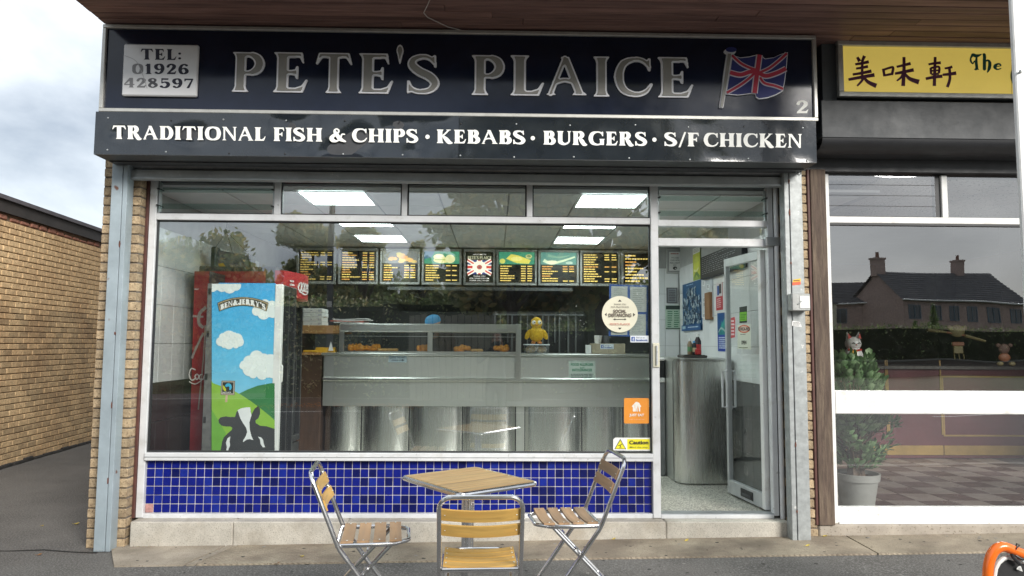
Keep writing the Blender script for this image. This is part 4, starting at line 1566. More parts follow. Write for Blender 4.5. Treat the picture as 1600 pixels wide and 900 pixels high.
nw = thing("neighbour_window", "white framed takeaway window right of the timber post reflecting houses", "shop window", (4, .06, .2))
YW = .05
ex0 = tx1 + .003
nx1 = at(1302, 560, YW).x
zr = lambda py, px=1450: at(px, py, YW).z
bar(nw, "frame_post", ex0, nx1, .172, 2.95, YW - .01, .12, M_WHITEP)
b0, b1 = zr(819), zr(793)
bar(nw, "bottom_rail", nx1, 6.4, b0, b1, YW, .12, M_WHITEP)
MB().box(nx1, 6.4, YW - .02, YW - .001, b0 - .004, b0 + .022, M_WHITEP, .004).build("drip_sill", nw)
r0, r1 = zr(647), zr(611)
o = bar(nw, "mid_rail", nx1, 6.4, r0, r1, YW - .012, .12, M_WHITEP, .006)
t0, t1 = zr(350, 1500), zr(340, 1500)
bar(nw, "transom", nx1, 6.4, t0, t1, YW, .12, M_WHITEP)
MB().box(nx1, 6.4, YW + .006, .11, t0 - .016, t0 - .001, M_GASK).build("gasket", nw)
for k, xa in enumerate((1471, 1790)):
    q = at(xa, 290, YW).x
    bar(nw, "mullion", q, q + .05, t1, 2.95, YW, .12, M_WHITEP)
    if k == 0:
        MB().box(q - .046, q - .002, YW + .02, .11, t1, 2.95, M_GASK).build("louvre_carrier", nw)
        mq = q
xr = 6.35
pane(nw, nx1, xr, b1, r0, YW + .03, M_GLASSN)
pane(nw, nx1, xr, r1, t0, YW + .03, M_GLASSN)
pane(nw, mq + .05, xr, t1, 2.95, YW + .03, M_GLASSN)
hz = (2.95 - t1) / 4
for i in range(4):
    z0 = t1 + i * hz + .004
    MB().add([(nx1 + .004, YW + .008, z0), (mq - .05, YW + .008, z0), (mq - .05, YW + .012, z0 + hz - .003), (nx1 + .004, YW + .012, z0 + hz - .003)], [(0, 1, 2, 3)],
             M_GLASSN).build("louvre_blade", nw, smooth=False)

# ------------------------------------------------------------------ neighbour's room
NXA, NXB, NYB = 2.56, 7.6, 6.5
nfl = MB().box(NXA, NXB, .12, NYB, .10, .192, mat("floor mortar", (.16, .14, .13), .9))
nfl = struct("takeaway_floor", nfl)
M_QA = mat("dark quarry tile", (.11, .068, .066), .35, var=.2, vs=4, rnd=.15, rvar=.1)
M_QB = mat("light quarry tile", (.31, .26, .24), .35, var=.15, vs=4, rnd=.12, rvar=.1)
TS = .29
qa, qb = (MB().box(-TS / 2 + .003, TS / 2 - .003, -TS / 2 + .003, TS / 2 - .003, -.004, .006, m, .002).mesh("floor_tile") for m in (M_QA, M_QB))
for i in range(12):
    for j in range(10):
        x, y = NXA + .15 + i * TS, .30 + j * TS
        place("floor_tile", qa if (i + j) % 2 else qb, nfl, (x, y, .195))
mb = MB()
mwn = mat("takeaway wall", (.16, .12, .10), .8, var=.2, vs=2)
mb.box(NXA - .02, NXA, .15, NYB, .1, 2.95, mwn)
mb.box(NXA, NXB, NYB, NYB + .05, .1, 2.95, mwn)
mb.box(NXB, NXB + .05, .15, NYB, .1, 2.95, mwn)
struct("takeaway_wall", mb)
ncl = struct("takeaway_ceiling", MB().box(NXA, NXB, .15, NYB, 2.95, 3.0, M_CGRID))
mct = mat("speckled ceiling tile", (.52, .51, .49), .9, var=.06, speck=(55, .60, .66, (.2, .19, .18)))
cme = MB().box(-.29, .29, -.29, .29, -.006, .006, mct, .003).mesh("ceiling_tile")
for i in range(6):
    for j in range(4):
        place("ceiling_tile", cme, ncl, (NXA + .32 + i * .6, .47 + j * .6, 2.944))
# panelled counter
YC = 3.1
nc = thing("panelled_counter", "dark red panelled counter with gold beading inside the right shop", "counter", (4.8, YC, .2))
mrd = mat("dark red lacquer", (.13, .036, .042), .4, var=.2, vs=3, spec=.4)
mgd = mat("gold beading", (.36, .23, .06), .45, var=.2, vs=6)
top = at(1480, 577, YC).z
MB().box(NXA + .002, 7.2, YC, YC + .6, .2, top, mrd).build("body", nc)
MB().box(NXA + .002, 7.25, YC - .04, YC + .65, top, top + .04, mat("grey stone top", (.13, .13, .12), .4, var=.3, vs=20), .004).build("top", nc)
jx_ = at(1474, 700, YC).x
sk1, sk0 = at(1480, 696, YC).z, at(1480, 711, YC).z
for a, b in ((NXA + .002, jx_ - .004), (jx_ + .004, 7.2)):
    MB().box(a, b, YC - .012, YC, sk0, sk1, mgd, .003).build("skirting", nc)
mb = MB()
for (xa, xb, ya, yb) in ((1474, 1660, 588, 682), (1388, 1469, 560, 682), (1300, 1384, 560, 682)):
    A, B = at(xa, yb, YC), at(xb, ya, YC)
    w = .022
    for q in ((A.x, B.x, A.z, A.z + w), (A.x, B.x, B.z - w, B.z), (A.x, A.x + w, A.z + w, B.z - w), (B.x - w, B.x, A.z + w, B.z - w))[0 if xa == 1474 else 2:]:
        mb.box(q[0], q[1], YC - .010, YC, q[2], q[3], mgd, .003)
mb.build("beading", nc)
# things standing on that counter
cat = thing("cat_figurine", "white waving cat figurine holding a gold tablet behind the plant", "figurine", (at(1335, 545, 2.0).x, 2.0, 1.3))
kx, kz = at(1333, 537, 2.0).x, at(1333, 537, 2.0).z
mw, mrd2 = mat("white glaze", (.7, .7, .68), .3, var=.05), mat("red glaze", (.5, .04, .03), .35, var=.08)
mb = MB()
mb.ball((kx, 2.0, kz), (.085, .07, .075), mw, 14, 10)
mb.ball((kx, 2.0, kz - .14), (.10, .08, .12), mw, 14, 10)
mb.ball((kx - .06, 1.92, kz - .13), (.03, .03, .05), mw, 8, 6)
mb.build("body", cat)
for s_ in (-1, 1):
    mb = MB()
    mb.add([(kx + s_ * .08, 2.0, kz + .035), (kx + s_ * .02, 2.0, kz + .065), (kx + s_ * .065, 2.0, kz + .13), (kx + s_ * .05, 1.96, kz + .045), (kx + s_ * .05, 2.03, kz + .045)],
           [(0, 3, 2), (3, 1, 2), (1, 4, 2), (4, 0, 2), (0, 1, 3), (0, 4, 1)], mw)
    mb.add([(kx + s_ * .072, 1.958, kz + .05), (kx + s_ * .035, 1.955, kz + .065), (kx + s_ * .063, 1.975, kz + .112)], [(0, 1, 2)], mrd2)
    mb.build("ear", cat, smooth=False)
mb = MB()
for s_ in (-1, 1):
    mb.tube([(kx + s_ * .045, 1.93, kz + .0), (kx + s_ * .03, 1.925, kz + .012), (kx + s_ * .015, 1.93, kz)], .004, M_BLACK, 5)
mb.ball((kx, 1.928, kz - .012), (.008, .006, .006), mrd2, 6, 5)
mb.build("face", cat)
MB().box(kx - .09, kx - .015, 1.885, 1.90, kz - .19, kz - .07, mat("gold tablet", (.65, .36, .05), .35, metal=.3), .006).build("tablet", cat)
MB().tube([(kx - .07, 1.97, kz - .065), (kx, 1.93, kz - .075), (kx + .07, 1.97, kz - .065)], .012, mrd2, 8).build("collar", cat)
MB().box(kx - .14, kx + .14, 1.88, 2.14, kz - .30, kz - .255, mrd2, .01).build("base", cat)
sh_ = thing("display_shelf", "dark red shelf behind the plant carrying the white cat", "shelf", (kx, 2.0, 1.0))
MB().box(NXA + .003, kx + .22, 1.84, 2.2, kz - .33, kz - .302, mrd).build("board", sh_)
MB().box(NXA + .003, NXA + .03, 1.9, 2.14, kz - .5, kz - .331, mrd).build("bracket", sh_)

dec = thing("festive_figure", "red and gold festive figure with crossed batons hung behind the right window", "decoration", (at(1500, 540, 2.3).x, 2.3, 1.3))
fp = lambda u, v: at(1290 + u / 4.09, 500 + v / 4.09, 2.3)
mb = MB()
c = fp(840, 70)
mye, mor = mat("muted yellow card", (.12, .10, .035), .6, var=.2), mat("orange card", (.16, .055, .02), .6, var=.2)
mb.ball((c.x, 2.3, c.z), (.09, .02, .07), mye, 12, 8)
for s_ in (-1, 1):
    mb.ball((c.x + s_ * .085, 2.3, c.z + .035), (.03, .014, .03), mye, 8, 6)
mb.build("head", dec)
a, b = fp(805, 140), fp(885, 165)
MB().box(a.x, b.x, 2.29, 2.31, b.z, a.z, mor, .006).build("sash", dec)
a, b = fp(815, 165), fp(880, 215)
MB().box(a.x, b.x, 2.292, 2.308, b.z, a.z, mye, .01).build("body", dec)
for p0, p1 in (((650, 62), (770, 78)), ((890, 100), (1020, 135))):
    MB().tube([fp(*p0), fp(*p1)], [.02, .013], mye, 8).build("baton", dec)
MB().tube([fp(770, 78), fp(890, 100)], .012, mor, 8).build("baton_grip", dec)
mb = MB()
for u in (820, 850, 880):
    mb.tube([fp(u, 215), fp(u + 6, 250)], .006, mye, 6)
mb.tube([(c.x, 2.3, c.z + .06), (c.x, 2.3, 2.94)], .0015, M_BLACK, 4)
mb.build("tassel", dec)
bear = thing("paper_bear", "orange and brown paper bear decoration low behind the right window", "decoration", (at(1570, 555, 2.3).x, 2.3, 1.2))
mbr = mat("brown card", (.08, .04, .03), .7, var=.2)
c = fp(1140, 185)
MB().ball((c.x, 2.3, c.z), (.065, .02, .058), mbr, 12, 8).build("head", bear)
for d_ in (-.05, .055):
    MB().ball((c.x + d_ * 1.3, 2.3, c.z + .04), (.03, .012, .024), mbr, 8, 6).build("ear", bear)
MB().ball((c.x, 2.3, c.z - .095), (.07, .02, .05), mor, 12, 8).build("body", bear)
for d_ in (-.045, .06):
    MB().ball((c.x + d_ * 1.3, 2.29, c.z - .165), (.04, .016, .024), mye, 8, 6).build("foot", bear)
MB().tube([(c.x, 2.3, c.z + .055), (c.x, 2.3, 2.94)], .0015, M_BLACK, 4).build("thread", bear)

# potted jade plant
px_, py_ = at(1338, 738, .42).x, .42
pot = thing("potted_plant", "bushy green jade plant in a grey pot behind the right window", "potted plant", (px_, py_, .2))
zr_ = at(1338, 738, .42).z
mp_ = mat("grey plastic pot", (.36, .355, .34), .5, var=.05)
MB().lathe([(.125, 0), (.165, zr_ - .2 - .06), (.178, zr_ - .2 - .058), (.185, zr_ - .2), (.17, zr_ - .2), (.16, zr_ - .235)], (px_, py_, .2), mp_, 28).build("pot", pot)
MB().lathe([(.0, 0), (.16, 0)], (px_, py_, zr_ - .03), mat("soil", (.05, .035, .025), .95, var=.3), 20, False).build("soil", pot)
random.seed(15)
mlf = mat("jade leaf green", (.22, .36, .17), .32, var=.3, vs=14, col2=(.46, .52, .36), c2s=7, c2p=(.5, .72))
stems, leaves = MB(), MB()
mst = mat("jade stem", (.14, .09, .06), .8, var=.2)
def jade_leaf(p, d, up, L, W):
    s_ = d.cross(up).normalized()
    n_ = s_.cross(d).normalized()
    k = [p, p + d * L * .35 + s_ * W * .42 + n_ * .004, p + d * L * .75 + s_ * W * .5 + n_ * .006, p + d * L, p + d * L * .75 - s_ * W * .5 + n_ * .006, p + d * L * .35 - s_ * W * .42 + n_ * .004, p + d * L * .55 - n_ * .006]
    leaves.add(k, [(0, 1, 6), (1, 2, 6), (2, 3, 6), (3, 4, 6), (4, 5, 6), (5, 0, 6)], mlf)
for i in range(260):
    t = random.random()
    ph = random.uniform(0, 2 * math.pi)
    zt_ = .06 + .90 * t
    rr = .31 * math.sqrt(max(.05, 1 - ((t - .45) / .62) ** 2)) * random.uniform(.45, 1.05) * (1 + .16 * math.sin(3 * ph + 7 * t))
    tip = Vector((px_ + .03 + rr * math.cos(ph), py_ + .06 + rr * .72 * math.sin(ph), zr_ + zt_))
    tip.y = max(tip.y, .2)
    tip.x = max(tip.x, NXA + .1)
    base = Vector((px_ + random.uniform(-.05, .05), py_ + random.uniform(-.05, .05), zr_ - .02 + zt_ * .45))
    if i % 4 == 0:
        stems.tube([Vector((px_ + random.uniform(-.05, .05), py_ + random.uniform(-.04, .04), zr_ - .03)), base, tip], [.014, .009, .004], mst, 5)
    ax = (tip - base).normalized()
    for k in range(6):
        p = tip - ax * (.016 * k) + Vector([random.uniform(-.012, .012) for _ in range(3)])
        a = ax.orthogonal().normalized()
        a.rotate(Matrix.Rotation(k * 2.4 + random.random(), 3, ax))
        d = (a * (.35 + .09 * k) + ax * .8 + Vector((0, -.12, .25))).normalized()
        L = random.uniform(.06, .095)
        if p.y + d.y * L < .14: d.y = abs(d.y)
        jade_leaf(p, d, Vector((0, 0, 1)) if abs(d.z) < .9 else Vector((1, 0, 0)), L, L * .62)
stems.build("stem", pot)
tag(leaves.build("foliage", pot, ang=60), kind='stuff')

# ------------------------------------------------------------------ left neighbour: brick flank along the alley
A0 = atz(0, 733, 0)
A1 = atz(139, 692, 0)
dv = (A1 - A0).normalized()
ang = math.atan2(dv.y, dv.x)
LT = Matrix.Translation((A0.x, A0.y, 0)) @ Matrix.Rotation(ang, 4, 'Z')       # local x runs along the wall, -y faces the alley
zt_ = (CAM + ray(0, 313) * ((A0.y - CAM.y) / ray(0, 313).y)).z
lb = thing("flat_roofed_building", "low buff brick building with flat dark roof edge across the alley", "building", (A0.x, A0.y, 0))
lb.rotation_euler = (0, 0, ang)
def lpart(name, mb):
    o = mb.build(name)
    o.parent = lb
    return o
mb = MB().box(-6, 10, .012, .25, -.1, zt_ - .1, mat("buff mortar", (.20, .145, .10), .95, var=.3, vs=7))
mb.box(-6, -5.75, .25, 8, -.1, zt_ - .1, M_BRICK2)
mb.box(9.75, 10, .25, 8, -.1, zt_ - .1, M_BRICK2)
lpart("wall", mb)
mb = MB().box(-6.1, 10.1, -.07, 8, zt_ - .05, zt_, mat("roof edge felt", (.105, .10, .115), .7, var=.2))
mb.box(-6.05, 10.05, -.035, 8, zt_ - .2, zt_ - .052, mat("dark fascia timber", (.035, .03, .028), .7, var=.3, vs=4))
lpart("roof", mb)
random.seed(31)
big = MB().box(-.105, .105, -.004, .1, -.0325, .0325, M_BRICK2, .005).mesh("brick")
rows = int((zt_ - .29) / .075)
rest = MB()
n_ = 0
def add_brick(x, z, L, red=False):
    global n_
    if -.12 < x < 2.35 and not red and n_ < 285 and z > .02:
        o = place("brick", big, lb, (x, random.uniform(-.004, .003), z), (L / .21, 1, 1))
        o.matrix_parent_inverse = Matrix.Identity(4)
        n_ += 1
    else:
        rest.box(x - L / 2, x + L / 2, random.uniform(-.009, -.002), .1, z - .0325, z + .0325, M_BRICKR if red else M_BRICK2, .005)
for i in range(rows):
    z = .06 + i * .075
    off = .1125 * (i % 2)
    for k in range(-22, 40):
        add_brick(k * .225 + off, z, .21)
# damaged red course under the roof edge, near-black uneven blocks along the foot
mred = MB()
for k in range(-22, 40):
    x = k * .225 + random.uniform(-.01, .01)
    h = random.uniform(.03, .075)
    zz = .06 + rows * .075 - .03
    mred.box(x - .1, x + random.uniform(.06, .105), -.012 + random.uniform(-.006, .012), .1, zz, zz + h, M_BRICKR, .012)
    mred.box(x - .04, x + .16, -.004 + random.uniform(-.006, .004), .1, zz + .08, zz + .13, M_BRICKR, .012)
o = mred.build("red_brick_course"); o.parent = lb
o = tag(rest.build("brick"), kind='stuff'); o.parent = lb
mb = MB()
for k in range(-20, 36):
    mb.box(k * .24, k * .24 + random.uniform(.2, .236), -.03 - random.uniform(0, .012), .02, -.05, .03 + random.uniform(0, .03), mat("dark foot block", (.03, .028, .026), .9, var=.4, vs=10), .01)
o = mb.build("foot_course"); o.parent = lb

# ------------------------------------------------------------------ white canopy column close on the right
YCOL = -2.12
cxa = at(1583, 40, YCOL).x
col_ = thing("white_column", "white painted column at the right edge in front of the takeaway", "column", (cxa + .1, YCOL, 0))
MB().box(cxa, cxa + .2, YCOL, YCOL + .03, gz(cxa) - .02, 5.2, M_WHITEP, .006).build("shaft", col_)
MB().box(cxa + .17, cxa + .3, YCOL + .031, YCOL + .16, gz(cxa) - .02, 5.2, M_WHITEP, .006).build("shaft", col_)
q = at(1591, 113, YCOL)
MB().tube([(q.x + .012, YCOL, q.z), (q.x - .004, YCOL - .018, q.z)], .006, M_GALV, 8).build("bolt", col_)

# ------------------------------------------------------------------ orange frame bottom right
YO = -2.35
of = thing("orange_hoop_frame", "glossy orange tubular hoop frame with a black panel hung inside it", "frame", (at(1580, 880, YO).x, YO, 0))
mor_ = mat("gloss orange paint", (.80, .15, .012), .25, var=.05, spec=.5, coat=.3)
op = lambda u, v: at(1500 + u / 11.25, 820 + v / 11.25, YO)
r_ = (op(480, 700) - op(405, 700)).length * 1.12
path = [(490, 2700), (490, 1500), (487, 1000), (492, 800), (515, 650), (570, 500), (660, 410), (770, 385), (900, 430), (1150, 530), (1500, 640), (1800, 740)]
P = []
for i in range(len(path) - 1):
    p0, p1, p2, p3 = path[max(i - 1, 0)], path[i], path[i + 1], path[min(i + 2, len(path) - 1)]
    for k in range(5):
        t = k / 5
        P.append(tuple(.5 * (2 * p1[a] + (p2[a] - p0[a]) * t + (2 * p0[a] - 5 * p1[a] + 4 * p2[a] - p3[a]) * t * t + (-p0[a] + 3 * p1[a] - 3 * p2[a] + p3[a]) * t ** 3) for a in (0, 1)))
P3 = [op(*p) for p in P]
for q in P3: q.y += .0
P3 = [Vector((q.x, q.y, max(q.z, gz(q.x) + r_))) for q in P3]
x_end = P3[-1]
P3 += [Vector((x_end.x + .12, YO, x_end.z - .14)), Vector((x_end.x + .16, YO, x_end.z - .32)), Vector((x_end.x + .16, YO, gz(x_end.x) + .01))]
MB().tube(P3, r_, mor_, 16).build("tube", of)
ring = [(650, 1100), (645, 900), (665, 780), (720, 680), (800, 612), (880, 590), (1000, 620), (1250, 700), (1500, 800)]
RP = [op(*p) + Vector((0, .015, 0)) for p in ring]
low = [Vector((RP[-1].x, YO + .015, RP[0].z - .12)), Vector((RP[0].x, YO + .015, RP[0].z - .12))]
MB().tube(RP + low, .010, mat("white plastic rim", (.72, .72, .70), .4, var=.05), 8, closed=True).build("rim", of)
mb = MB()
mb.prism([(q.x, q.z) for q in RP + low], YO + .012, YO + .02, mat("black mesh panel", (.016, .016, .017), .7, var=.3, vs=60))
mb.build("panel", of)
c_ = op(935, 480)
rg = [op(910, 450) + Vector((0, -r_ * .8, 0)), op(935, 385) + Vector((0, -r_, 0)), op(1010, 345) + Vector((0, -r_ * .6, 0)), op(1060, 350) + Vector((0, r_, 0)), op(1000, 560) + Vector((0, r_, 0)), op(925, 500) + Vector((0, -r_ * .5, 0))]
MB().tube(rg, .0028, M_BLACK, 6, closed=True).build("cable_tie", of)
mb = MB()
mb.tube([op(890, 470) + Vector((0, -.005, 0)), op(900, 560) + Vector((0, -.012, 0)), op(960, 620) + Vector((0, -.012, 0)), op(1040, 690) + Vector((0, -.008, 0))], .008, M_BLACK, 8)
mb.tube([op(940, 520) + Vector((0, -.01, 0)), op(1010, 570) + Vector((0, -.014, 0)), op(1120, 600) + Vector((0, -.01, 0))], .006, M_BLACK, 8)
mb.build("strap", of)
pr = Print(lambda u, v: op(u, v) + Vector((0, -.002, 0)))
pr.poly([(1010, 735), (1060, 715), (1095, 820), (985, 775)], (.62, .62, .6)).lines(1015, 745, 1070, 790, 3, (.2, .2, .2), seed=2)
pr.poly([(1000, 560), (1180, 610), (1180, 680), (1080, 640)], (.62, .64, .65))
pr.build("label", of)

# ------------------------------------------------------------------ chairs and table
def arc_pts(c, r, a0, a1, n, f):
    return [f(c[0] + r * math.cos(RAD(a0 + (a1 - a0) * i / n)), c[1] + r * math.sin(RAD(a0 + (a1 - a0) * i / n))) for i in range(n + 1)]


def make_chair(label, wood):
    t = thing("folding_chair", label, "chair", (0, 0, 0), "wooden slatted aluminium chairs round the table")
    R = .0125
    # back frame: an upside-down U that runs on down to the front feet
    zc, yc, yb = .44, -.18, -.335
    zb_ = .828
    dirv = Vector((0, yb - yc, zb_ - zc)).normalized()
    W = .215
    up = lambda x, s: Vector((x, yc, zc)) + dirv * s
    H = (Vector((0, yb, zb_)) - Vector((0, yc, zc))).length
    rr = .065
    path = [Vector((-W, .13, .012)), Vector((-W, yc + .012, zc - .02)), up(-W, .012)]
    path += [up(-W, H - rr)]
    path += arc_pts((-W + rr, H - rr), rr, 180, 90, 5, lambda x, s: up(x, s))[1:]
    path += arc_pts((W - rr, H - rr), rr, 90, 0, 5, lambda x, s: up(x, s))
    path += [up(W, .012), Vector((W, yc + .012, zc - .02)), Vector((W, .13, .012))]
    MB().tube(path, R, M_CHROME, 10).build("back_frame", t)
    # seat ring
    w2 = .198
    ring = [(-w2, -.185), (-w2, -.05), (-w2 + .002, .08), (-w2 + .012, .12), (-w2 + .07, .19), (-w2 + .09, .2), (w2 - .09, .2), (w2 - .07, .19), (w2 - .012, .12), (w2 - .002, .08), (w2, -.05), (w2, -.185)]
    MB().tube([(x, y, .438) for x, y in ring], .0115, M_CHROME, 10, closed=True).build("seat_frame", t)
    for s in (-1, 1):
        MB().tube([(s * .178, .10, .43), (s * .178, -.30, .012)], .0115, M_CHROME, 10).build("rear_leg", t)
    MB().tube([(-.178, -.26, .055), (.178, -.26, .055)], .008, M_CHROME, 8).build("stretcher", t)
    mb = MB()
    for s in (-1, 1):
        mb.tube([(s * .165, -.005 - .03, .31), (s * .23, -.005 - .03, .31)], .006, M_CHROME, 6)
        for y, z in ((.13, .009), (-.30, .009)):
            x = W if y > 0 else .178
            mb.tube([(s * x, y, z - .008), (s * x, y, z + .02)], .0145, M_BLACK, 8)
    mb.build("pivot_and_feet", t)
    # slats: bent strips with thickness
    def strip(name, fn, hw, th, n=8):
        vs, fs = [], []
        for i in range(n + 1):
            x = -1 + 2 * i / n
            c, across, nrm = fn(x)
            for a, b in ((-1, 1), (1, 1), (1, -1), (-1, -1)):
                vs.append(c + across * hw * a + nrm * th * .5 * b)
        for i in range(n):
            for k in range(4):
                fs.append((i * 4 + k, i * 4 + (k + 1) % 4, i * 4 + 4 + (k + 1) % 4, i * 4 + 4 + k))
        fs += [(3, 2, 1, 0), tuple(n * 4 + k for k in range(4))]
        MB().add(vs, fs, wood).build(name, t)
    nb = Vector((0, dirv.z, -dirv.y))            # towards the sitter
    for s in (H - .105, H - .192):
        strip("back_slat", lambda x, s=s: (up(x * .205, s) - nb * .022 * (1 - x * x) + nb * .014, dirv, nb), .031, .011)
    for y in (-.135, -.048, .039, .126):
        strip("seat_slat", lambda x, y=y: (Vector((x * .196, y, .456 - .014 * (1 - x * x))), Vector((0, 1, 0)), Vector((0, 0, 1))), .033, .011)
    sm = MB().ball((0, 0, 0), (.005, .005, .003), M_STEEL, 6, 4).mesh("screw")
    for s in (-1, 1):
        for y in (-.135, -.048, .039, .126):
            place("screw", sm, t, (s * .182, y, .462))
        for d in (H - .105, H - .192):
            place("screw", sm, t, up(s * .186, d) + nb * .02)
            place("screw", sm, t, up(s * .186, d) + nb * .006)
    return t


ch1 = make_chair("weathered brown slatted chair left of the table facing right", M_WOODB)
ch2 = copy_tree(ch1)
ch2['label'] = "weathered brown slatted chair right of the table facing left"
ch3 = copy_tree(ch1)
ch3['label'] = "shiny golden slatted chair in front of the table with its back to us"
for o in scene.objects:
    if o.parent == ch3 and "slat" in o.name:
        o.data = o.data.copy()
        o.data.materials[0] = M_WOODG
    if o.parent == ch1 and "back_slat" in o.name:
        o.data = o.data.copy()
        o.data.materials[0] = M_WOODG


def set_chair(o, x, y, deg):        # deg = direction faced, 0 = +x
    o.location = (x, y, gz(x))
    o.rotation_euler = (0, 0, RAD(deg - 90))


set_chair(ch1, -.685, -1.425, 8)
set_chair(ch2, .435, -1.105, 186)
set_chair(ch3, -.07, -1.862, 92)
ch3.scale = (.92, .92, .965)

tb = thing("square_table", "square wooden slatted table with aluminium edge and central pedestal", "table", (-.155, -1.18, gz(-.155)), None)
TZ = .705
TT = Matrix.Identity(4)
hs, ht = .272, .312
nsl = 10
for i in range(nsl):
    y0 = -ht + .008 + i * (2 * ht - .016) / nsl
    w_ = (2 * ht - .016) / nsl
    o = MB().box(-hs + .008, hs - .008, y0 + .0016, y0 + w_ - .0016, TZ - .018, TZ + random.uniform(0, .0006), M_WOODT, .002).build("table_slat")
    o.parent = tb
e, e2 = hs + .004, ht + .004
rim = []
for cx_, cy_, a0 in ((e - .03, e2 - .03, 0), (-e + .03, e2 - .03, 90), (-e + .03, -e2 + .03, 180), (e - .03, -e2 + .03, 270)):
    rim += arc_pts((cx_, cy_), .03, a0, a0 + 90, 4, lambda x, y: (x, y, TZ - .016))
o = MB().tube(rim, .0145, M_CHROME, 10, closed=True).build("edge_rail"); o.parent = tb
mb = MB().box(-.2, .2, -.03, .03, TZ - .045, TZ - .019, M_BLACK).box(-.03, .03, -.2, -.031, TZ - .044, TZ - .0195, M_BLACK).box(-.03, .03, .031, .2, TZ - .044, TZ - .0195, M_BLACK)
o = mb.build("bracket"); o.parent = tb
mb = MB()
for k in range(3):
    a = RAD(90 + 120 * k + 36)
    mb.tube([(.021 * math.cos(a), .021 * math.sin(a), .05), (.021 * math.cos(a), .021 * math.sin(a), TZ - .046)], .0195, M_CHROME, 14)
o = mb.build("pedestal"); o.parent = tb
for k in range(4):
    a = RAD(45 + 90 * k)
    c, s = math.cos(a), math.sin(a)
    mb = MB()
    mb.tube([(c * .02, s * .02, .055), (c * .2, s * .2, .045), (c * .29, s * .29, .022)], [.022, .018, .015], M_CHROME, 10)
    mb.tube([(c * .285, s * .285, .001), (c * .285, s * .285, .02)], .02, M_BLACK, 10)
    o = mb.build("foot"); o.parent = tb
tb.rotation_euler = (0, 0, RAD(36.5))

# fallen leaves on the pavement
mlv = mat("fallen yellow leaf", (.52, .40, .08), .7, var=.3, vs=30)
mlb = mat("fallen brown leaf", (.25, .12, .045), .8, var=.3, vs=30)
random.seed(9)
k_ = 0
for (px, py, L, m, lab) in ((120, 817, .055, mlv, "curled yellow leaf lying on the alley tarmac near the brick pier"), (67, 820, .03, mlv, "small yellow leaf lying alone on the alley tarmac"),
                            (172, 855, .05, mlv, "yellow leaf at the foot of the blue grey post"), (62, 865, .035, mlb, "brown leaf caught in the tarmac seam"),
                            (473, 870, .04, mlv, "yellow leaf on the concrete strip left of the chairs"), (432, 879, .05, mlb, "thin brown twig like leaf on the concrete strip"),
                            (1073, 845, .035, mlv, "yellow leaf against the plinth under the doorway"), (1289, 838, .04, mlv, "yellow leaf behind the grey steel post"),
                            (1262, 853, .035, mlv, "yellow leaf on the concrete before the timber post"), (958, 841, .03, mlv, "yellow leaf at the plinth behind the right chair")):
    p = atz(px, py, 0)
    p = atz(px, py, gz(p.x) + .014)
    y = min(p.y, -.02) if p.x > -2.9 else p.y
    a = random.uniform(-.6, .6)
    T = Matrix.Translation((p.x, y, gz(p.x) + (.014 if y > -.45 and p.x > -2.7 else .003))) @ Matrix.Rotation(a, 4, 'Z')
    mb = MB(T)
    w = L * .28
    mb.add([(-L / 2, 0, .002), (-L / 5, w, .007), (L / 4, w * .8, .012), (L / 2, 0, .016), (L / 4, -w * .8, .006), (-L / 5, -w, .004), (0, 0, .001)],
           [(0, 6, 1), (1, 6, 2), (2, 6, 3), (3, 6, 4), (4, 6, 5), (5, 6, 0)], m)
    mb.tube([(-L / 2, 0, .002), (-L * .8, L * .1, .006)], .0012, m, 4)
    tag(mb.build("fallen_leaf", smooth=False), lab, "leaf")
mb = MB()
for (px, py, n_, sp) in ((158, 858, 26, .10), (225, 853, 26, .14), (1285, 843, 40, .14), (1000, 846, 12, .5)):
    p = atz(px, py, .02)
    for i in range(n_):
        x, y = p.x + random.gauss(0, sp * .5), min(p.y + random.gauss(0, .015), -.012)
        a = random.uniform(0, 6.3)
        L = random.uniform(.008, .022)
        z = gz(x) + .0145
        mb.add([(x, y, z), (x + L * math.cos(a), y - abs(L * math.sin(a)), z + random.uniform(.001, .008)), (x + L * .5 * math.cos(a + .9), y - abs(L * .5 * math.sin(a + .9)), z + .002)], [(0, 1, 2)], random.choice((mlb, mlb, mlv)))
tag(mb.build("leaf_litter", smooth=False), kind='stuff', label="dry crumbs of leaf along the foot of the shop front")

random.seed(23)
mgum = mat("old gum grey", (.26, .25, .235), .9, var=.3, vs=40)
mgum2 = mat("dark spot", (.035, .033, .03), .9, var=.3, vs=40)
mb = MB()
for i in range(150):
    x, y = random.uniform(-2.6, 5), random.uniform(-1.0, -.03)
    r, n = random.uniform(.005, .016), 8
    z = gz(x) + (.0135 if y > -.46 else .0015)
    mb.add([(x + r * random.uniform(.7, 1.2) * math.cos(6.283 * k / n), y + r * random.uniform(.6, 1.1) * math.sin(6.283 * k / n), z) for k in range(n)], [tuple(range(n))], random.choice((mgum, mgum2, mgum2)))
tag(mb.build("gum_spot", smooth=False), kind='stuff', label="old gum and dark spots trodden into the pavement")

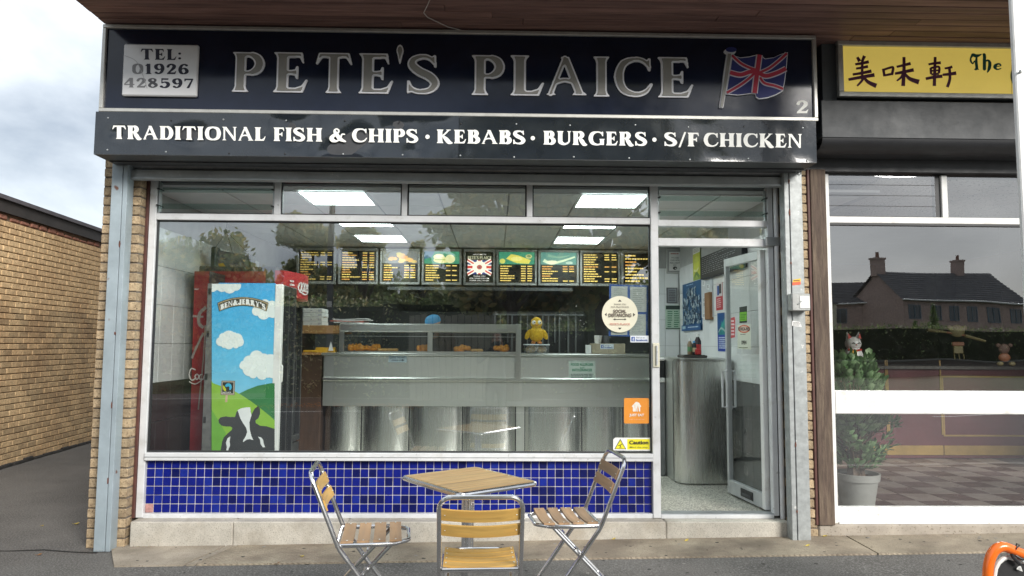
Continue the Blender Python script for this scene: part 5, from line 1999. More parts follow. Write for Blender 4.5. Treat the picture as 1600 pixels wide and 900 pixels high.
# ------------------------------------------------------------------ the shop's room
XRW, XLW, YNIB, YBK, ZC, ZF = 2.35, -2.86, 3.45, 4.75, 2.825, .222
shf = struct("shop_floor", MB().box(XLW, 3.2, .2, YBK, .1, ZF, M_TERR))
mb = MB()
mb.box(XLW - .06, XLW - .012, .31, YBK, .1, 2.95, M_WALLG)
mb.box(XRW + .012, XRW + .05, .16, YNIB, .1, 2.95, M_WALLG)
mb.box(1.98, XRW + .05, YNIB + .012, YNIB + .06, .1, 2.95, M_WALLG)
mb.box(XLW - .06, 3.2, YBK, YBK + .05, .1, 2.95, mat("back wall panel", (.13, .135, .135), .5, var=.15))
mb.box(3.2, 3.25, YNIB + .06, YBK, .1, 2.95, mat("back wall panel"))
wal = struct("shop_wall", mb)
mb = MB().box(XLW, 3.2, .2, YBK, ZC + .008, ZC + .03, M_CGRID)
cel = struct("shop_ceiling", mb)
# large tiles as pieces
tw, th_ = .25, .33
lt = MB().box(-.012, .0, -tw / 2 + .002, tw / 2 - .002, -th_ / 2 + .002, th_ / 2 - .002, M_WALLT, .002).mesh("wall_tile")
ltd = MB().box(-.012, .0, -tw / 2 + .002, tw / 2 - .002, -th_ / 2 + .002, th_ / 2 - .002, M_TILEDK, .002).mesh("wall_tile")
for i in range(11):
    for j in range(8):
        z = ZF + th_ * (j + .5)
        if z + th_ / 2 > ZC + .02: continue
        place("wall_tile", ltd if z < 1.36 else lt, wal, (XLW, .44 + tw * i, z))
rt = MB().box(0, .012, -tw / 2 + .0015, tw / 2 - .0015, -th_ / 2 + .0015, th_ / 2 - .0015, M_WALLT, .002).mesh("wall_tile")
M_TILEGR = mat("charcoal wall tile", (.075, .077, .078), .25, var=.15, vs=5, rnd=.1)
rtd = MB().box(0, .012, -tw / 2 + .0015, tw / 2 - .0015, -th_ / 2 + .0015, th_ / 2 - .0015, M_TILEGR, .002).mesh("wall_tile")
for i in range(13):
    for j in range(8):
        z = ZF + th_ * (j + .5)
        if z + th_ / 2 > ZC + .02: continue
        place("wall_tile", rtd if z < 1.2 else rt, wal, (XRW, .30 + tw * i, z))
nt = MB().box(-.09 + .0015, .09 - .0015, 0, .012, -th_ / 2 + .0015, th_ / 2 - .0015, M_WALLT, .002).mesh("wall_tile")
for i in range(2):
    for j in range(8):
        z = ZF + th_ * (j + .5)
        if z + th_ / 2 > ZC + .02: continue
        place("wall_tile", nt, wal, (2.075 + .18 * i, YNIB, z))
# ceiling tiles and light panels
lights = {(0, 2), (0, 6), (2, 2), (2, 6), (4, 2), (4, 6)}
ct = MB().box(-.293, .293, -.293, .293, -.004, .006, M_CEIL, .003).mesh("ceiling_tile")
lx = -1.69 - .6 * 2
for r in range(8):
    for c in range(11):
        x, y = lx + .3 + .6 * c, .34 + .3 + .6 * r - .6
        if x + .3 > 3.2 or y + .3 > YBK or y < .2: continue
        rr_, cc_ = r - 1, c
        key = (rr_, 2 if c == 2 else 6 if c == 6 else -1)
        if rr_ in (0, 2, 4) and c in (2, 6):
            t = thing("ceiling_light", {(0, 2): "front left lit square ceiling panel, largest on that side", (0, 6): "front right lit square ceiling panel, above the upper window lights",
                                        (2, 2): "middle left lit ceiling panel mostly behind the transom", (2, 6): "middle right lit ceiling panel mostly behind the transom",
                                        (4, 2): "rear left lit ceiling panel above the menu boards", (4, 6): "rear right lit ceiling panel above the menu boards"}[(rr_, c)], "ceiling light", (x, y, ZC), "lit square panels in the shop ceiling")
            MB().box(x - .275, x + .275, y - .275, y + .275, ZC - .003, ZC + .001, M_LAMP).build("diffuser", t)
            mb = MB()
            for q in ((-.293, .293, -.293, -.276), (-.293, .293, .276, .293), (-.293, -.276, -.276, .276), (.276, .293, -.276, .276)):
                mb.box(x + q[0], x + q[1], y + q[2], y + q[3], ZC - .005, ZC + .003, M_WHITEP)
            mb.build("frame", t)
        else:
            place("ceiling_tile", ct, cel, (x, y, ZC + .001))

# ------------------------------------------------------------------ counter and display case
YCN = 2.35
def P2(px, py, Y): return at(px, py, Y)
cn = thing("serving_counter", "long stainless steel serving counter with rounded lower panels", "counter", (-.3, YCN, ZF))
xl, xr_ = P2(505, 570, YCN).x, P2(1030, 570, YCN).x
zl = P2(700, 552, YCN).z
z1, z2 = P2(700, 592, YCN).z, P2(700, 597, YCN).z
z3 = P2(700, 635, YCN).z
MB().box(xl, xr_, YCN, YCN + .75, z2 + .004, zl - .03, M_STEEL, .01).build("front_panel", cn)
MB().box(xl - .02, xr_, YCN - .03, YCN + .75, zl - .028, zl, M_STEELH, .008).build("worktop", cn)
MB().box(xl, xr_, YCN - .035, YCN + .02, z1 - .03, z1 + .015, M_STEELH, .012).build("rail", cn)
MB().box(xl, xr_, YCN + .004, YCN + .7, z3, z1 - .032, M_STEEL, .004).build("band", cn)
edges = [505, 563, 638, 722, 806, 820, 910, 975, 1030]
for a, b in zip(edges, edges[1:]):
    if b - a < 20:
        xa, xb = P2(a, 670, YCN + .06).x, P2(b, 670, YCN + .06).x
        MB().box(xa + .004, xb - .004, YCN + .07, YCN + .3, ZF + .06, z3 - .004, M_STEEL).build("gap_post", cn)
        continue
    xa, xb = P2(a, 670, YCN + .06).x + .006, P2(b, 670, YCN + .06).x - .006
    vs, fs = [], []
    N = 14
    for i in range(N + 1):
        t = i / N
        y = YCN + .12 - .085 * (1 - (2 * t - 1) ** 2) ** .75
        x = xa + (xb - xa) * t
        vs += [(x, y, ZF + .05), (x, y, z3 - .003)]
    for i in range(N):
        fs.append((2 * i, 2 * i + 2, 2 * i + 3, 2 * i + 1))
    MB().add(vs, fs, M_STEELP).build("lower_panel", cn)
MB().box(xl + .01, xr_, YCN + .16, YCN + .7, ZF, z3 - .01, M_DARK).build("carcass", cn)
# wooden end unit on the left
eu = thing("wooden_end_unit", "dark brown wooden unit at the counter's left end under the amber trays", "cabinet", (P2(485, 600, YCN).x, YCN, ZF))
xe = P2(462, 570, YCN).x
mdb = mat("dark brown wood", (.06, .032, .02), .4, var=.3, vs=6, stretch=(6, 6, .8))
MB().box(xe, xl - .022, YCN + .02, YCN + .7, ZF, zl - .03, mdb, .006).build("carcass", eu)
MB().box(xe, xl - .022, YCN - .01, YCN + .7, zl - .028, zl - .002, mat("orange brown wood shelf", (.36, .19, .07), .5, var=.2), .004).build("shelf", eu)  # shelf wood is one even orange brown, paler than the carcass
zsh0, zsh1 = P2(480, 521, YCN).z, P2(480, 508, YCN).z
MB().box(xe, P2(530, 515, YCN).x, YCN + .04, YCN + .7, zsh0, zsh1, mat("orange brown wood shelf"), .004).build("top_shelf", eu)
MB().box(xe, xe + .03, YCN + .05, YCN + .69, zl, zsh0 - .001, mdb).build("side_panel", eu)
# heated display case
dc = thing("heated_display_case", "glass fronted heated display case standing on the steel counter", "display case", (-.4, YCN, zl))
zc0, zc1 = P2(670, 519, YCN).z, P2(670, 506, YCN).z
xp = [P2(530, 530, YCN).x, P2(537, 530, YCN).x, P2(668, 530, YCN).x, P2(676, 530, YCN).x, P2(806, 530, YCN).x, P2(814, 530, YCN).x]
MB().box(xp[0] - .0, xp[5], YCN - .01, YCN + .6, zc0, zc1, M_STEELH, .01).build("top", dc)
for a, b in ((0, 1), (2, 3)):
    MB().box(xp[a], xp[b], YCN - .004, YCN + .04, zl + .001, zc0 - .001, M_STEELH, .003).build("post", dc)
MB().box(xp[4], xp[5], YCN - .037, YCN + .04, P2(810, 592, YCN).z, zc1 + .004, M_STEELH, .003).build("end_post", dc)
MB().box(xp[5] - .012, xp[5] - .002, YCN + .041, YCN + .58, zl + .001, zc0 - .001, M_STEEL).build("end_panel", dc)
mb = MB()
for a, b in ((1, 2), (3, 4)):
    mb.quad((xp[a], YCN + .012, zl), (xp[b], YCN + .012, zl), (xp[b], YCN + .012, zc0), (xp[a], YCN + .012, zc0), M_GLASSC)
mb.build("glass", dc, smooth=False)
mb = MB()
for a, b in ((1, 2), (3, 4)):
    zz = P2(600, 525, YCN + .02).z
    mb.box(xp[a], xp[b], YCN + .018, YCN + .026, zz - .005, zz, M_STEELH)
    mb.box(xp[a], xp[b], YCN + .02, YCN + .5, zl + .001, zl + .014, mat("orange brown wood shelf"))
    mb.box(xp[a], xp[b], YCN + .004, YCN + .018, zl + .001, zl + .02, M_STEELH)
mb.build("rack", dc)
# food
mgold = mat("golden batter", (.74, .32, .045), .6, var=.35, vs=40, bump=.006, bs=60)
mtray = mat("amber food tray", (.62, .34, .02), .35, var=.1)
mpie = mat("pie crust", (.55, .34, .13), .6, var=.3, vs=30, bump=.003)
def food(px, py, kind, label, w=.11):
    Y = YCN + .14
    c = at(px, py, Y)
    zb0 = zl + .0145 if px > 530 else zl - .0015
    mb = MB()
    if kind == "tray":
        T = Matrix.Translation((c.x, Y, zb0))
        mb.T = T
        vs = [(-w * .62, -.05, .055), (w * .62, -.05, .055), (w * .62, .05, .055), (-w * .62, .05, .055), (-w * .5, -.04, .001), (w * .5, -.04, .001), (w * .5, .04, .001), (-w * .5, .04, .001)]
        vs2 = [(x * .78, y * .8, .004) for x, y, z in vs[:4]]
        mb.add([(x * .8, y * .8, .058) for x, y, z in vs[:4]] + [(x, y, .001) for x, y, z in vs[:4]], [(0, 1, 2, 3), (0, 4, 5, 1), (1, 5, 6, 2), (2, 6, 7, 3), (3, 7, 4, 0)], mtray)
        nm, ct_ = "food_tray", "tray"
    elif kind == "flat":
        mb.T = Matrix.Translation((c.x, Y, zb0))
        mb.box(-w * .6, w * .6, -.05, .05, .001, .028, mtray, .008)
        nm, ct_ = "food_tray", "tray"
    elif kind == "fish":
        rnd = random.Random(px)
        for i in range(5):
            mb.ball((c.x + (i - 2) * w * .2, Y + rnd.uniform(-.01, .01), zb0 + .028 + rnd.uniform(0, .02)), (w * .22, .04, .027 + rnd.uniform(0, .018)), mgold, 10, 8, .08)
        nm, ct_ = "battered_fish", "fried food"
    else:
        mb.T = Matrix.Translation((c.x, Y, zb0))
        mb.box(-w * .6, w * .6, -.05, .05, .001, .035, mpie, .012)
        nm, ct_ = "pastry", "fried food"
    tag(mb.build(nm), label, ct_, "hot food kept in the display case" if px > 530 else None)


food(486, 548, "flat", "flat amber tray at the left end of the wooden shelf", .13)
food(502, 543, "tray", "upturned amber tray on the wooden shelf, middle one", .10)
food(517, 543, "tray", "amber tray with a white card, nearest the display case", .10)
food(551, 546, "fish", "leftmost battered piece in the display case", .09)
food(566, 546, "fish", "second battered piece in the display case", .13)
food(584, 545, "fish", "tallest battered piece, third from the case's left post", .13)
food(606, 547, "pie", "long pale pastry right of the battered pieces", .19)
food(660, 548, "fish", "flat battered piece beside the case's middle post", .11)
food(722, 548, "fish", "low battered piece in the right half of the case", .16)
food(745, 548, "pie", "pale pastry in the middle of the case's right half", .12)
food(783, 548, "fish", "long bright battered piece near the case's right post", .15)
tag(MB().add([P2(513, 548, YCN + .06), P2(521, 548, YCN + .06), P2(517, 533, YCN + .05), P2(518, 540, YCN + .09)], [(0, 1, 2), (1, 3, 2), (3, 0, 2)], mat("white card", (.7, .7, .68), .6)).build("price_card", smooth=False),
    "little pointed white card standing by the amber tray", "card")
# counter notices
def notice(name, label, cat, Y, x0, y0, x1, y1, col, draw=None, off=.003):
    pr = Print(pplane(Y - off))
    A, B = at(x0, y1, Y - off), at(x1, y0, Y - off)
    pr.mb.box(A.x, B.x, Y - off + .0002, Y - .0005, A.z, B.z, flat(col))
    if draw: draw(pr)
    return tag(pr.build(name), label, cat)


def d1(pr):
    pr.text("QUEUE THIS WAY", 609, 634, 560, 556.8, (.03, .05, .07))
    pr.rect(612, 562.3, 629, 563.2, (.02, .03, .05)).poly([(628, 561), (632, 562.7), (628, 564.5)], (.02, .03, .05))


notice("queue_notice", "small pale blue sign with an arrow on the steel counter front", "sign", YCN, 607, 554.5, 636, 566, (.36, .45, .50), d1)
def d2(pr):
    g = (.03, .25, .13)
    pr.text("FOOD ALLERGIES", 892, 927, 571.5, 567.5, g, .03).text("and", 906, 913, 575.5, 573, g).text("INTOLERANCES", 894, 925, 580, 576, g, .03)
    pr.lines(892, 583.5, 928, 591, 3, (.15, .2, .18), seed=4, ragged=.1)
notice("allergy_notice", "pale green food allergies notice on the right of the counter front", "sign", YCN, 889, 563.5, 930, 594.5, (.58, .66, .60), d2)
# things on the counter's top
bx = thing("plastic_tub", "clear plastic tub of rolls under the yellow plush chick", "tub", (P2(838, 553, YCN + .2).x, YCN + .2, zl))
YT = YCN + .15
A, B = P2(819, 553, YT), P2(857, 539.5, YT)
mtub = glass_mat("frosted tub", 1.4, (.78, .82, .84), .35)
mb = MB()
w0, w1 = (B.x - A.x) * .46, (B.x - A.x) * .5
cx_ = (A.x + B.x) / 2
z0_, z1_ = zl + .002, B.z
vs = [(cx_ + sx * w, YT + sy * (.08 if w == w0 else .09), z) for w, z in ((w0, z0_), (w1, z1_)) for sx, sy in ((-1, -1), (1, -1), (1, 1), (-1, 1))]
mb.add(vs, [(0, 1, 5, 4), (1, 2, 6, 5), (2, 3, 7, 6), (3, 0, 4, 7), (0, 3, 2, 1)], mtub)
mb.build("body", bx, smooth=False)
MB().box(cx_ - w1 - .008, cx_ + w1 + .008, YT - .1, YT + .1, z1_, z1_ + .012, mat("tub lid", (.6, .63, .64), .4), .004).build("lid", bx)
mbread = mat("bread roll", (.62, .40, .20), .7, var=.25, vs=20)
for k, d in enumerate((-.065, .06)):
    tag(MB().ball((cx_ + d, YT, z0_ + .045), (.06, .055, .043), mbread, 14, 10).build("bread_roll"), "brown bread roll on the %s side inside the clear tub" % ("left", "right")[k], "bread roll", "rolls in the clear tub")
# plush chick
pc = thing("plush_chick", "yellow plush chick toy with big white eyes sitting on the tub", "soft toy", (cx_, YT, z1_ + .012))
mpl = mat("yellow plush", (.66, .40, .025), .95, var=.22, vs=40, bump=.004, bs=120)
mog = mat("orange felt", (.55, .22, .05), .9, var=.2)
s1 = (P2(900, 500, YT).x - P2(800, 500, YT).x) / 100      # metres per pixel here
zf_ = z1_ + .012
mb = MB()
mb.ball((cx_, YT, zf_ + 15.5 * s1), (11.5 * s1, 9 * s1, 12 * s1), mpl, 18, 12, .015)
mb.ball((cx_, YT, zf_ + 23 * s1), (7.6 * s1, 7 * s1, 8 * s1), mpl, 16, 10, .015)
mb.ball((cx_, YT - .01, zf_ + 32.5 * s1), (9 * s1, 8.5 * s1, 9.5 * s1), mpl, 18, 12, .015)
mb.build("body", pc)
for s_ in (-1, 1):
    T = Matrix.Translation((cx_ + s_ * 13 * s1, YT - .01, zf_ + 15 * s1)) @ Matrix.Rotation(s_ * -.45, 4, 'Y')
    MB(T).ball((0, 0, 0), (4.2 * s1, 3.5 * s1, 8.5 * s1), mpl, 12, 8, .02).build("wing", pc)
    ex = (cx_ + s_ * 4.3 * s1, YT - 8.3 * s1, zf_ + 33.5 * s1)
    e_ = MB().ball(ex, (3.3 * s1, 2.2 * s1, 3.3 * s1), mat("white felt", (.75, .74, .7), .8), 12, 8).build("eye", pc)
    MB().ball((ex[0] + 1.2 * s1, ex[1] - 2.0 * s1, ex[2] - .2 * s1), (1.1 * s1, .5 * s1, 1.1 * s1), M_BLACK, 8, 6).build("pupil", e_)
    f_ = MB().ball((cx_ + s_ * 5 * s1, YT - 3 * s1, zf_ + 2.2 * s1), (3.6 * s1, 5 * s1, 2.2 * s1), mog, 10, 8)
    f_.tube([(cx_ + s_ * 5 * s1, YT, zf_ + 2 * s1), (cx_ + s_ * 4.5 * s1, YT, zf_ + 7 * s1)], 1.7 * s1, mog, 8)
    f_.build("foot", pc)
MB().ball((cx_, YT - 9 * s1, zf_ + 29.6 * s1), (2.6 * s1, 2.4 * s1, 1.3 * s1), mog, 10, 6).build("beak", pc)
# till box with a printed strip, cups
YB = YCN + .12
A, B = P2(925, 553, YB), P2(977, 537, YB)
tl = thing("cardboard_box", "plain tan box with a blue and white strip right of the plush chick", "box", ((A.x + B.x) / 2, YB, zl))
MB().box(A.x, B.x, YB, YB + .2, zl + .001, B.z, mat("tan card", (.36, .31, .22), .7, var=.12), .004).build("carton", tl)
def fb(pr, x0, y0, x1, y1):
    pr.rect(x0, y0, x1, y1, (.72, .76, .8))
    w = (x1 - x0)
    pr.rect(x0 + w * .05, y0 + (y1 - y0) * .18, x0 + w * .24, y1 - (y1 - y0) * .15, (.03, .09, .35))
    pr.text("f", x0 + w * .12, x0 + w * .19, y1 - (y1 - y0) * .18, y0 + (y1 - y0) * .3, (.75, .78, .82), .03)
    pr.text("find us on", x0 + w * .32, x0 + w * .78, y0 + (y1 - y0) * .38, y0 + (y1 - y0) * .16, (.2, .22, .3), .01)
    pr.text("facebook.", x0 + w * .30, x0 + w * .95, y1 - (y1 - y0) * .2, y0 + (y1 - y0) * .48, (.03, .09, .35), .02)
pr = Print(pplane(YB - .001))
fb(pr, 938, 537.5, 959, 545.5)
pr.build("strip_label", tl)
A, B = P2(915.5, 553, YB), P2(924, 539, YB)
tag(MB().box(A.x, B.x, YB, YB + .05, zl + .001, B.z, mat("white card", (.7, .7, .68), .6), .004).build("sauce_sachet_box"), "little white carton between the plush chick and the tan box", "carton")
def cup(px, label, m, tilt):
    c = P2(px, 538, YB + .1)
    T = Matrix.Translation((c.x, YB + .1, B2z)) @ Matrix.Rotation(tilt, 4, 'Y')
    tag(MB(T).lathe([(.036, 0), (.048, .09), (.05, .092), (.046, .088), (.034, .004)], (0, 0, .002), m, 20).build("paper_cup"), label, "cup", "cups on the tan box")
B2z = P2(950, 537, YB).z
cup(934, "white paper cup standing on the tan box, left one", mat("white paper", (.72, .7, .68), .6), .06)
cup(948, "dark grey cup on the tan box, right one", mat("dark cup", (.08, .09, .10), .4), -.05)
# pizza boxes and newspapers
YX = YCN + .3
mbx = mat("white pizza card", (.62, .62, .60), .7, var=.06)
for k in range(4):
    A, B = P2(473 + .4 * k, 504 - 7 * k, YX), P2(497 + .6 * k, 497.4 - 7 * k, YX)
    zz = zsh1 + .001 + k * .0505
    t = thing("pizza_box", "white pizza box, %s of the stack on the wooden shelf" % ("bottom one", "second from the bottom", "third from the bottom", "topmost")[k], "pizza box", ((A.x + B.x) / 2, YX, zz), "pizza boxes stacked on the wooden shelf")
    x0_ = A.x + random.uniform(-.006, .006)
    MB().box(x0_, x0_ + .22, YX, YX + .3, zz, zz + .048, mbx, .004).build("carton", t)
    pr = Print(lambda u, v, zz=zz, x0_=x0_: (x0_ + u, YX - .0005, zz + v))
    pr.text("12", .085, .105, .014, .03, (.1, .1, .1)).lines(.17, .012, .212, .036, 3, (.2, .22, .3), seed=k)
    pr.build("print", t)
npx = thing("newspapers", "loose pile of newspapers on top of the display case", "newspapers", (P2(550, 505, YX).x, YCN + .2, zc1))
random.seed(2)
mnp = mat("newsprint", (.55, .54, .52), .8, var=.25, vs=14)
for k in range(4):
    A, B = P2(520 + random.uniform(-3, 4), 505, YCN + .1), P2(578 + random.uniform(-8, 2), 505, YCN + .1)
    n = 8
    vs, fs = [], []
    for i in range(n + 1):
        t = i / n
        z = zc1 + .006 + k * .013 + .012 * math.sin(t * 5 + k) * .5 + .008
        x = A.x + (B.x - A.x) * t
        for y, d in ((YCN + .02, .0), (YCN + .34, .004)):
            vs += [(x, y, z + d), (x, y, z + d - .010)]
    for i in range(n):
        o = i * 4
        fs += [(o, o + 4, o + 6, o + 2), (o + 1, o + 3, o + 7, o + 5), (o, o + 1, o + 5, o + 4), (o + 2, o + 6, o + 7, o + 3)]
    fs += [(0, 2, 3, 1), (n * 4, n * 4 + 1, n * 4 + 3, n * 4 + 2)]
    MB().add(vs, fs, mnp if k != 1 else mat("magazine cover", (.45, .12, .09), .4, var=.4, vs=20)).build("newspaper", npx)

# ------------------------------------------------------------------ menu boards
YM = 3.76
zm0, zm1 = P2(740, 445.5, YM).z, P2(740, 389, YM).z
bed = [(461.5, 525.5), (527, 591.5), (592.5, 657), (658, 722), (723.5, 774.5), (775, 839.5), (840.5, 905), (906, 970), (971, 1036)]
M_MF = mat("menu frame grey", (.42, .42, .40), .4, metal=.4, var=.15, vs=10)
M_MB = mat("menu board black", (.008, .008, .008), .35, var=.1)
YEL, ORG, WHT = (.78, .56, .14), (.68, .34, .08), (.75, .73, .66)
desc = ["dim menu board of amber lines, leftmost of the row", "menu board of amber lines beside the leftmost one", "menu board topped by a picture of golden fried food", "menu board with a cream burger picture on green",
        "narrow black board with the shop name and a union flag", "menu board with a yellow picture just right of the flag board", "menu board with a pale fish picture on green",
        "menu board of yellow lines left of the last one", "menu board of yellow lines half hidden by the blue framed notices"]
for k, (xa, xb) in enumerate(bed):
    A, B = at(xa, 446, YM), at(xb, 389, YM)
    t = thing("menu_board", desc[k], "menu board", ((A.x + B.x) / 2, YM, zm0), "row of lit menu boards over the counter")
    fwid = .036
    mb = MB()
    for q in ((A.x, B.x, zm0, zm0 + fwid), (A.x, B.x, zm1 - fwid, zm1), (A.x, A.x + fwid, zm0 + fwid, zm1 - fwid), (B.x - fwid, B.x, zm0 + fwid, zm1 - fwid)):
        mb.box(q[0] + .003, q[1] - .003, YM, YM + .06, q[2], q[3], M_MF, .006)
    mb.build("frame", t)
    MB().box(A.x + fwid - .004, B.x - fwid + .004, YM + .02, YM + .055, zm0 + fwid - .004, zm1 - fwid + .004, M_MB).build("panel", t)
    w, h = B.x - A.x - 2 * fwid, zm1 - zm0 - 2 * fwid
    x0_, z0_ = A.x + fwid, zm0 + fwid
    pr = Print(lambda u, v: (x0_ + u * w, YM + .0195, z0_ + v * h), step=.0006)
    pr.emit = .4
    dim = (.5, .8, 1, 1, 1, 1, 1, 1, 1)[k]
    yl, og = tuple(c * dim for c in YEL), tuple(c * dim for c in ORG)
    def menu_rows(v0, v1, n, seed, cols=(0.04, .62, .80), first=.5):
        r = random.Random(seed)
        hh = (v1 - v0) / n
        for i in range(n):
            v = v1 - hh * (i + .5)
            col = yl if r.random() < .75 else og
            e = r.uniform(.25, first)
            pr.lines(cols[0], v - hh * .21, e, v + hh * .21, 1, col, fill=1, seed=seed * 31 + i, word=.09 / max(.2, e), ragged=.05)
            if r.random() < .75:
                for c in cols[1:]:
                    pr.lines(c, v - hh * .21, c + .14, v + hh * .21, 1, col, fill=1, seed=seed * 17 + i, word=.5, ragged=.1)
    if k in (0, 1, 7, 8):
        menu_rows(.03, .97, 12 if k != 8 else 9, 40 + k, first=.6 if k != 8 else .85, cols=(.04, .62, .82) if k != 8 else (.04,))
    elif k in (2, 3, 5, 6):
        menu_rows(.03, .58, 7, 40 + k, first=.5)
        g = (.04, .22, .13)
        if k == 2:
            pr.rect(.0, .6, 1, 1, (.16, .17, .16))
            r = random.Random(1)
            for i in range(26):
                u = r.gauss(.5, .2)
                pr.ell(min(max(u, .1), .9), .66 + r.random() * .26 * math.exp(-((u - .5) / .25) ** 2), .08, .05, (.62 + r.uniform(-.1, .1), .40 + r.uniform(-.08, .08), .16), 9)
        elif k == 3:
            pr.rect(0, .6, 1, 1, g)
            pr.ell(.5, .72, .24, .1, (.62, .58, .25)).ell(.42, .82, .16, .1, (.7, .66, .35)).ell(.74, .76, .14, .14, (.62, .60, .3)).rect(.3, .72, .6, .75, (.3, .38, .1)).ell(.42, .84, .1, .05, (.78, .76, .5))
            pr.poly([(0, 1), (.3, 1), (.2, .8), (0, .75)], (.05, .13, .2))
        elif k == 5:
            pr.rect(0, .6, 1, 1, g)
            pr.poly([(.2, .78), (.34, .93), (.52, .9), (.9, .74), (.84, .62), (.5, .64)], (.62, .55, .1)).ell(.84, .86, .09, .07, (.5, .5, .22)).ell(.1, .7, .08, .08, (.55, .55, .12)).ell(.5, .78, .16, .07, (.72, .66, .2))
            pr.ell(.84, .87, .06, .04, (.15, .2, .08))
        else:
            pr.rect(0, .6, 1, 1, (.10, .24, .2))
            pr.ribbon([(.08, .74), (.3, .64), (.6, .72), (.96, .86)], .1, (.55, .62, .42), .05).ribbon([(.2, .9), (.5, .84), (.8, .9)], .09, (.2, .34, .24), .03).ell(.32, .68, .16, .06, (.66, .66, .45)).ell(.8, .66, .1, .05, (.4, .5, .4))
    else:
        pr.text("WELCOME TO", .25, .75, .9, .935, WHT)
        pr.serif("PETE'S PLAICE", .06, .95, .76, .86, (.55, .55, .36), .2, .1)
        pr.rect(.06, .27, .94, .73, (.03, .05, .2))
        cu, cv = .5, .5
        for (u, v) in ((.06, .27), (.94, .27), (.06, .73), (.94, .73)):
            pr.ribbon([(u, v), (cu, cv)], .13, (.8, .78, .66))
        for (u, v) in ((.06, .27), (.94, .27), (.06, .73), (.94, .73)):
            pr.ribbon([(u, v), (cu, cv)], .045, (.6, .05, .04))
        pr.rect(.06, .42, .94, .58, (.8, .78, .66)).rect(.4, .27, .6, .73, (.8, .78, .66)).rect(.06, .46, .94, .54, (.6, .05, .04)).rect(.45, .27, .55, .73, (.6, .05, .04))
        pr.ell(.5, .5, .26, .2, (.85, .82, .66)).ell(.5, .5, .1, .075, (.5, .12, .1)).ell(.5, .5, .05, .04, (.25, .1, .1))
        pr.text("THANK YOU", .28, .72, .185, .225, WHT).text("FOR YOUR CUSTOM", .14, .86, .115, .155, WHT).text("PLEASE CALL AGAIN", .14, .86, .045, .085, WHT)
    pr.build("print", t)
# hood below the boards and the dark range wall
hd = thing("extractor_hood", "dark steel extractor hood under the menu boards", "hood", (-.2, 4.1, 2.0))
zh1 = zm0 - .02
hx0, hx1 = P2(605, 452, 3.8).x, P2(895, 452, 3.8).x
MB().box(hx0, hx1, 3.80, 4.7, zh1 - .05, zh1, mat("hood edge steel", (.13, .135, .135), .4, metal=.6, var=.2), .005).build("lip", hd)
MB().add([(hx0 + .02, 3.83, zh1 - .051), (hx1 - .02, 3.83, zh1 - .051), (hx1 - .2, 4.5, zh1 - .35), (hx0 + .2, 4.5, zh1 - .35), (hx0 + .02, 4.7, zh1 - .051), (hx1 - .02, 4.7, zh1 - .051), (hx1 - .2, 4.7, zh1 - .35), (hx0 + .2, 4.7, zh1 - .35)],
         [(0, 1, 2, 3), (1, 5, 6, 2), (3, 2, 6, 7), (0, 3, 7, 4)], M_DARK).build("filter", hd, smooth=False)
rg = thing("frying_range", "dark frying range along the back wall", "range", (-.3, 4.3, ZF))
MB().box(-1.9, 1.3, 4.0, 4.72, ZF, 1.35, M_DARK, .01).build("cabinet", rg)
MB().box(-1.9, 1.3, 4.4, 4.73, 1.352, 2.0, mat("range back", (.03, .033, .033), .3, var=.2)).build("splashback", rg)
rk = thing("mirrored_railing_bars", "added upright bars in place of a railing mirrored in the window, behind the plush chick", "rack", (P2(840, 520, 3.6).x, 3.6, 1.2))  # bars added indoors to stand for a street railing reflected in the glass
random.seed(6)
mb = MB()
A, B = P2(770, 490, 3.6), P2(912, 491, 3.6)
mb.box(A.x, B.x, 3.59, 3.62, A.z - .02, A.z, mat("dull dark steel", (.16, .165, .165), .45, metal=.6, var=.2))
mb.build("rail", rk)
x = A.x + .02
while x < B.x:
    L = random.choice((.55, .6, .35, .6))
    MB().box(x, x + random.uniform(.012, .022), 3.6, 3.615, A.z - .02 - L, A.z - .021, mat("dull dark steel", (.16, .165, .165), .45, metal=.6, var=.2)).build("bar", rk)
    x += random.uniform(.05, .13)
MB().box(A.x, B.x, 3.66, 3.68, ZF, A.z + .03, M_BLACK).build("back_panel", rk)

# ------------------------------------------------------------------ cabinets on the left
# ice cream freezer, its printed side to the window
YI = .50
A, B = at(331, 710, YI), at(430, 442.5, YI)
xa0 = at(319, 600, YI + .02).x
fz = thing("ice_cream_freezer", "tall freezer with a blue sky, clouds and cow printed on its side", "freezer", (B.x - .3, YI + .3, ZF))
zt_f = B.z
mfz = mat("freezer side blue", (.03, .30, .60), .3, var=.03)
YI1 = YI + .46
xd = at(437, 600, YI).x
mb = MB().box(A.x, B.x, YI, YI + .03, ZF + .02, zt_f, mfz, .004)
mb.box(A.x, B.x - .03, YI1 - .03, YI1, ZF + .02, zt_f, M_COOL)
mb.box(A.x, A.x + .03, YI + .031, YI1 - .031, ZF + .02, zt_f, M_COOL)
mb.box(A.x + .031, B.x - .03, YI + .031, YI1 - .031, zt_f - .05, zt_f, M_COOL)
mb.box(A.x + .031, B.x - .03, YI + .031, YI1 - .031, ZF + .02, ZF + .32, M_COOL)
mb.build("cabinet", fz)
for k in range(4):
    MB().box(A.x + .04, B.x - .06, YI + .04, YI1 - .04, ZF + .5 + k * .33, ZF + .51 + k * .33, M_ALUD).build("shelf", fz)
MB().box(xa0, A.x - .002, YI + .01, YI + .455, ZF + .03, zt_f - .005, mat("grey grille", (.18, .18, .175), .5, metal=.3, var=.2, vs=20), .004).build("back_grille", fz)
mb = MB()
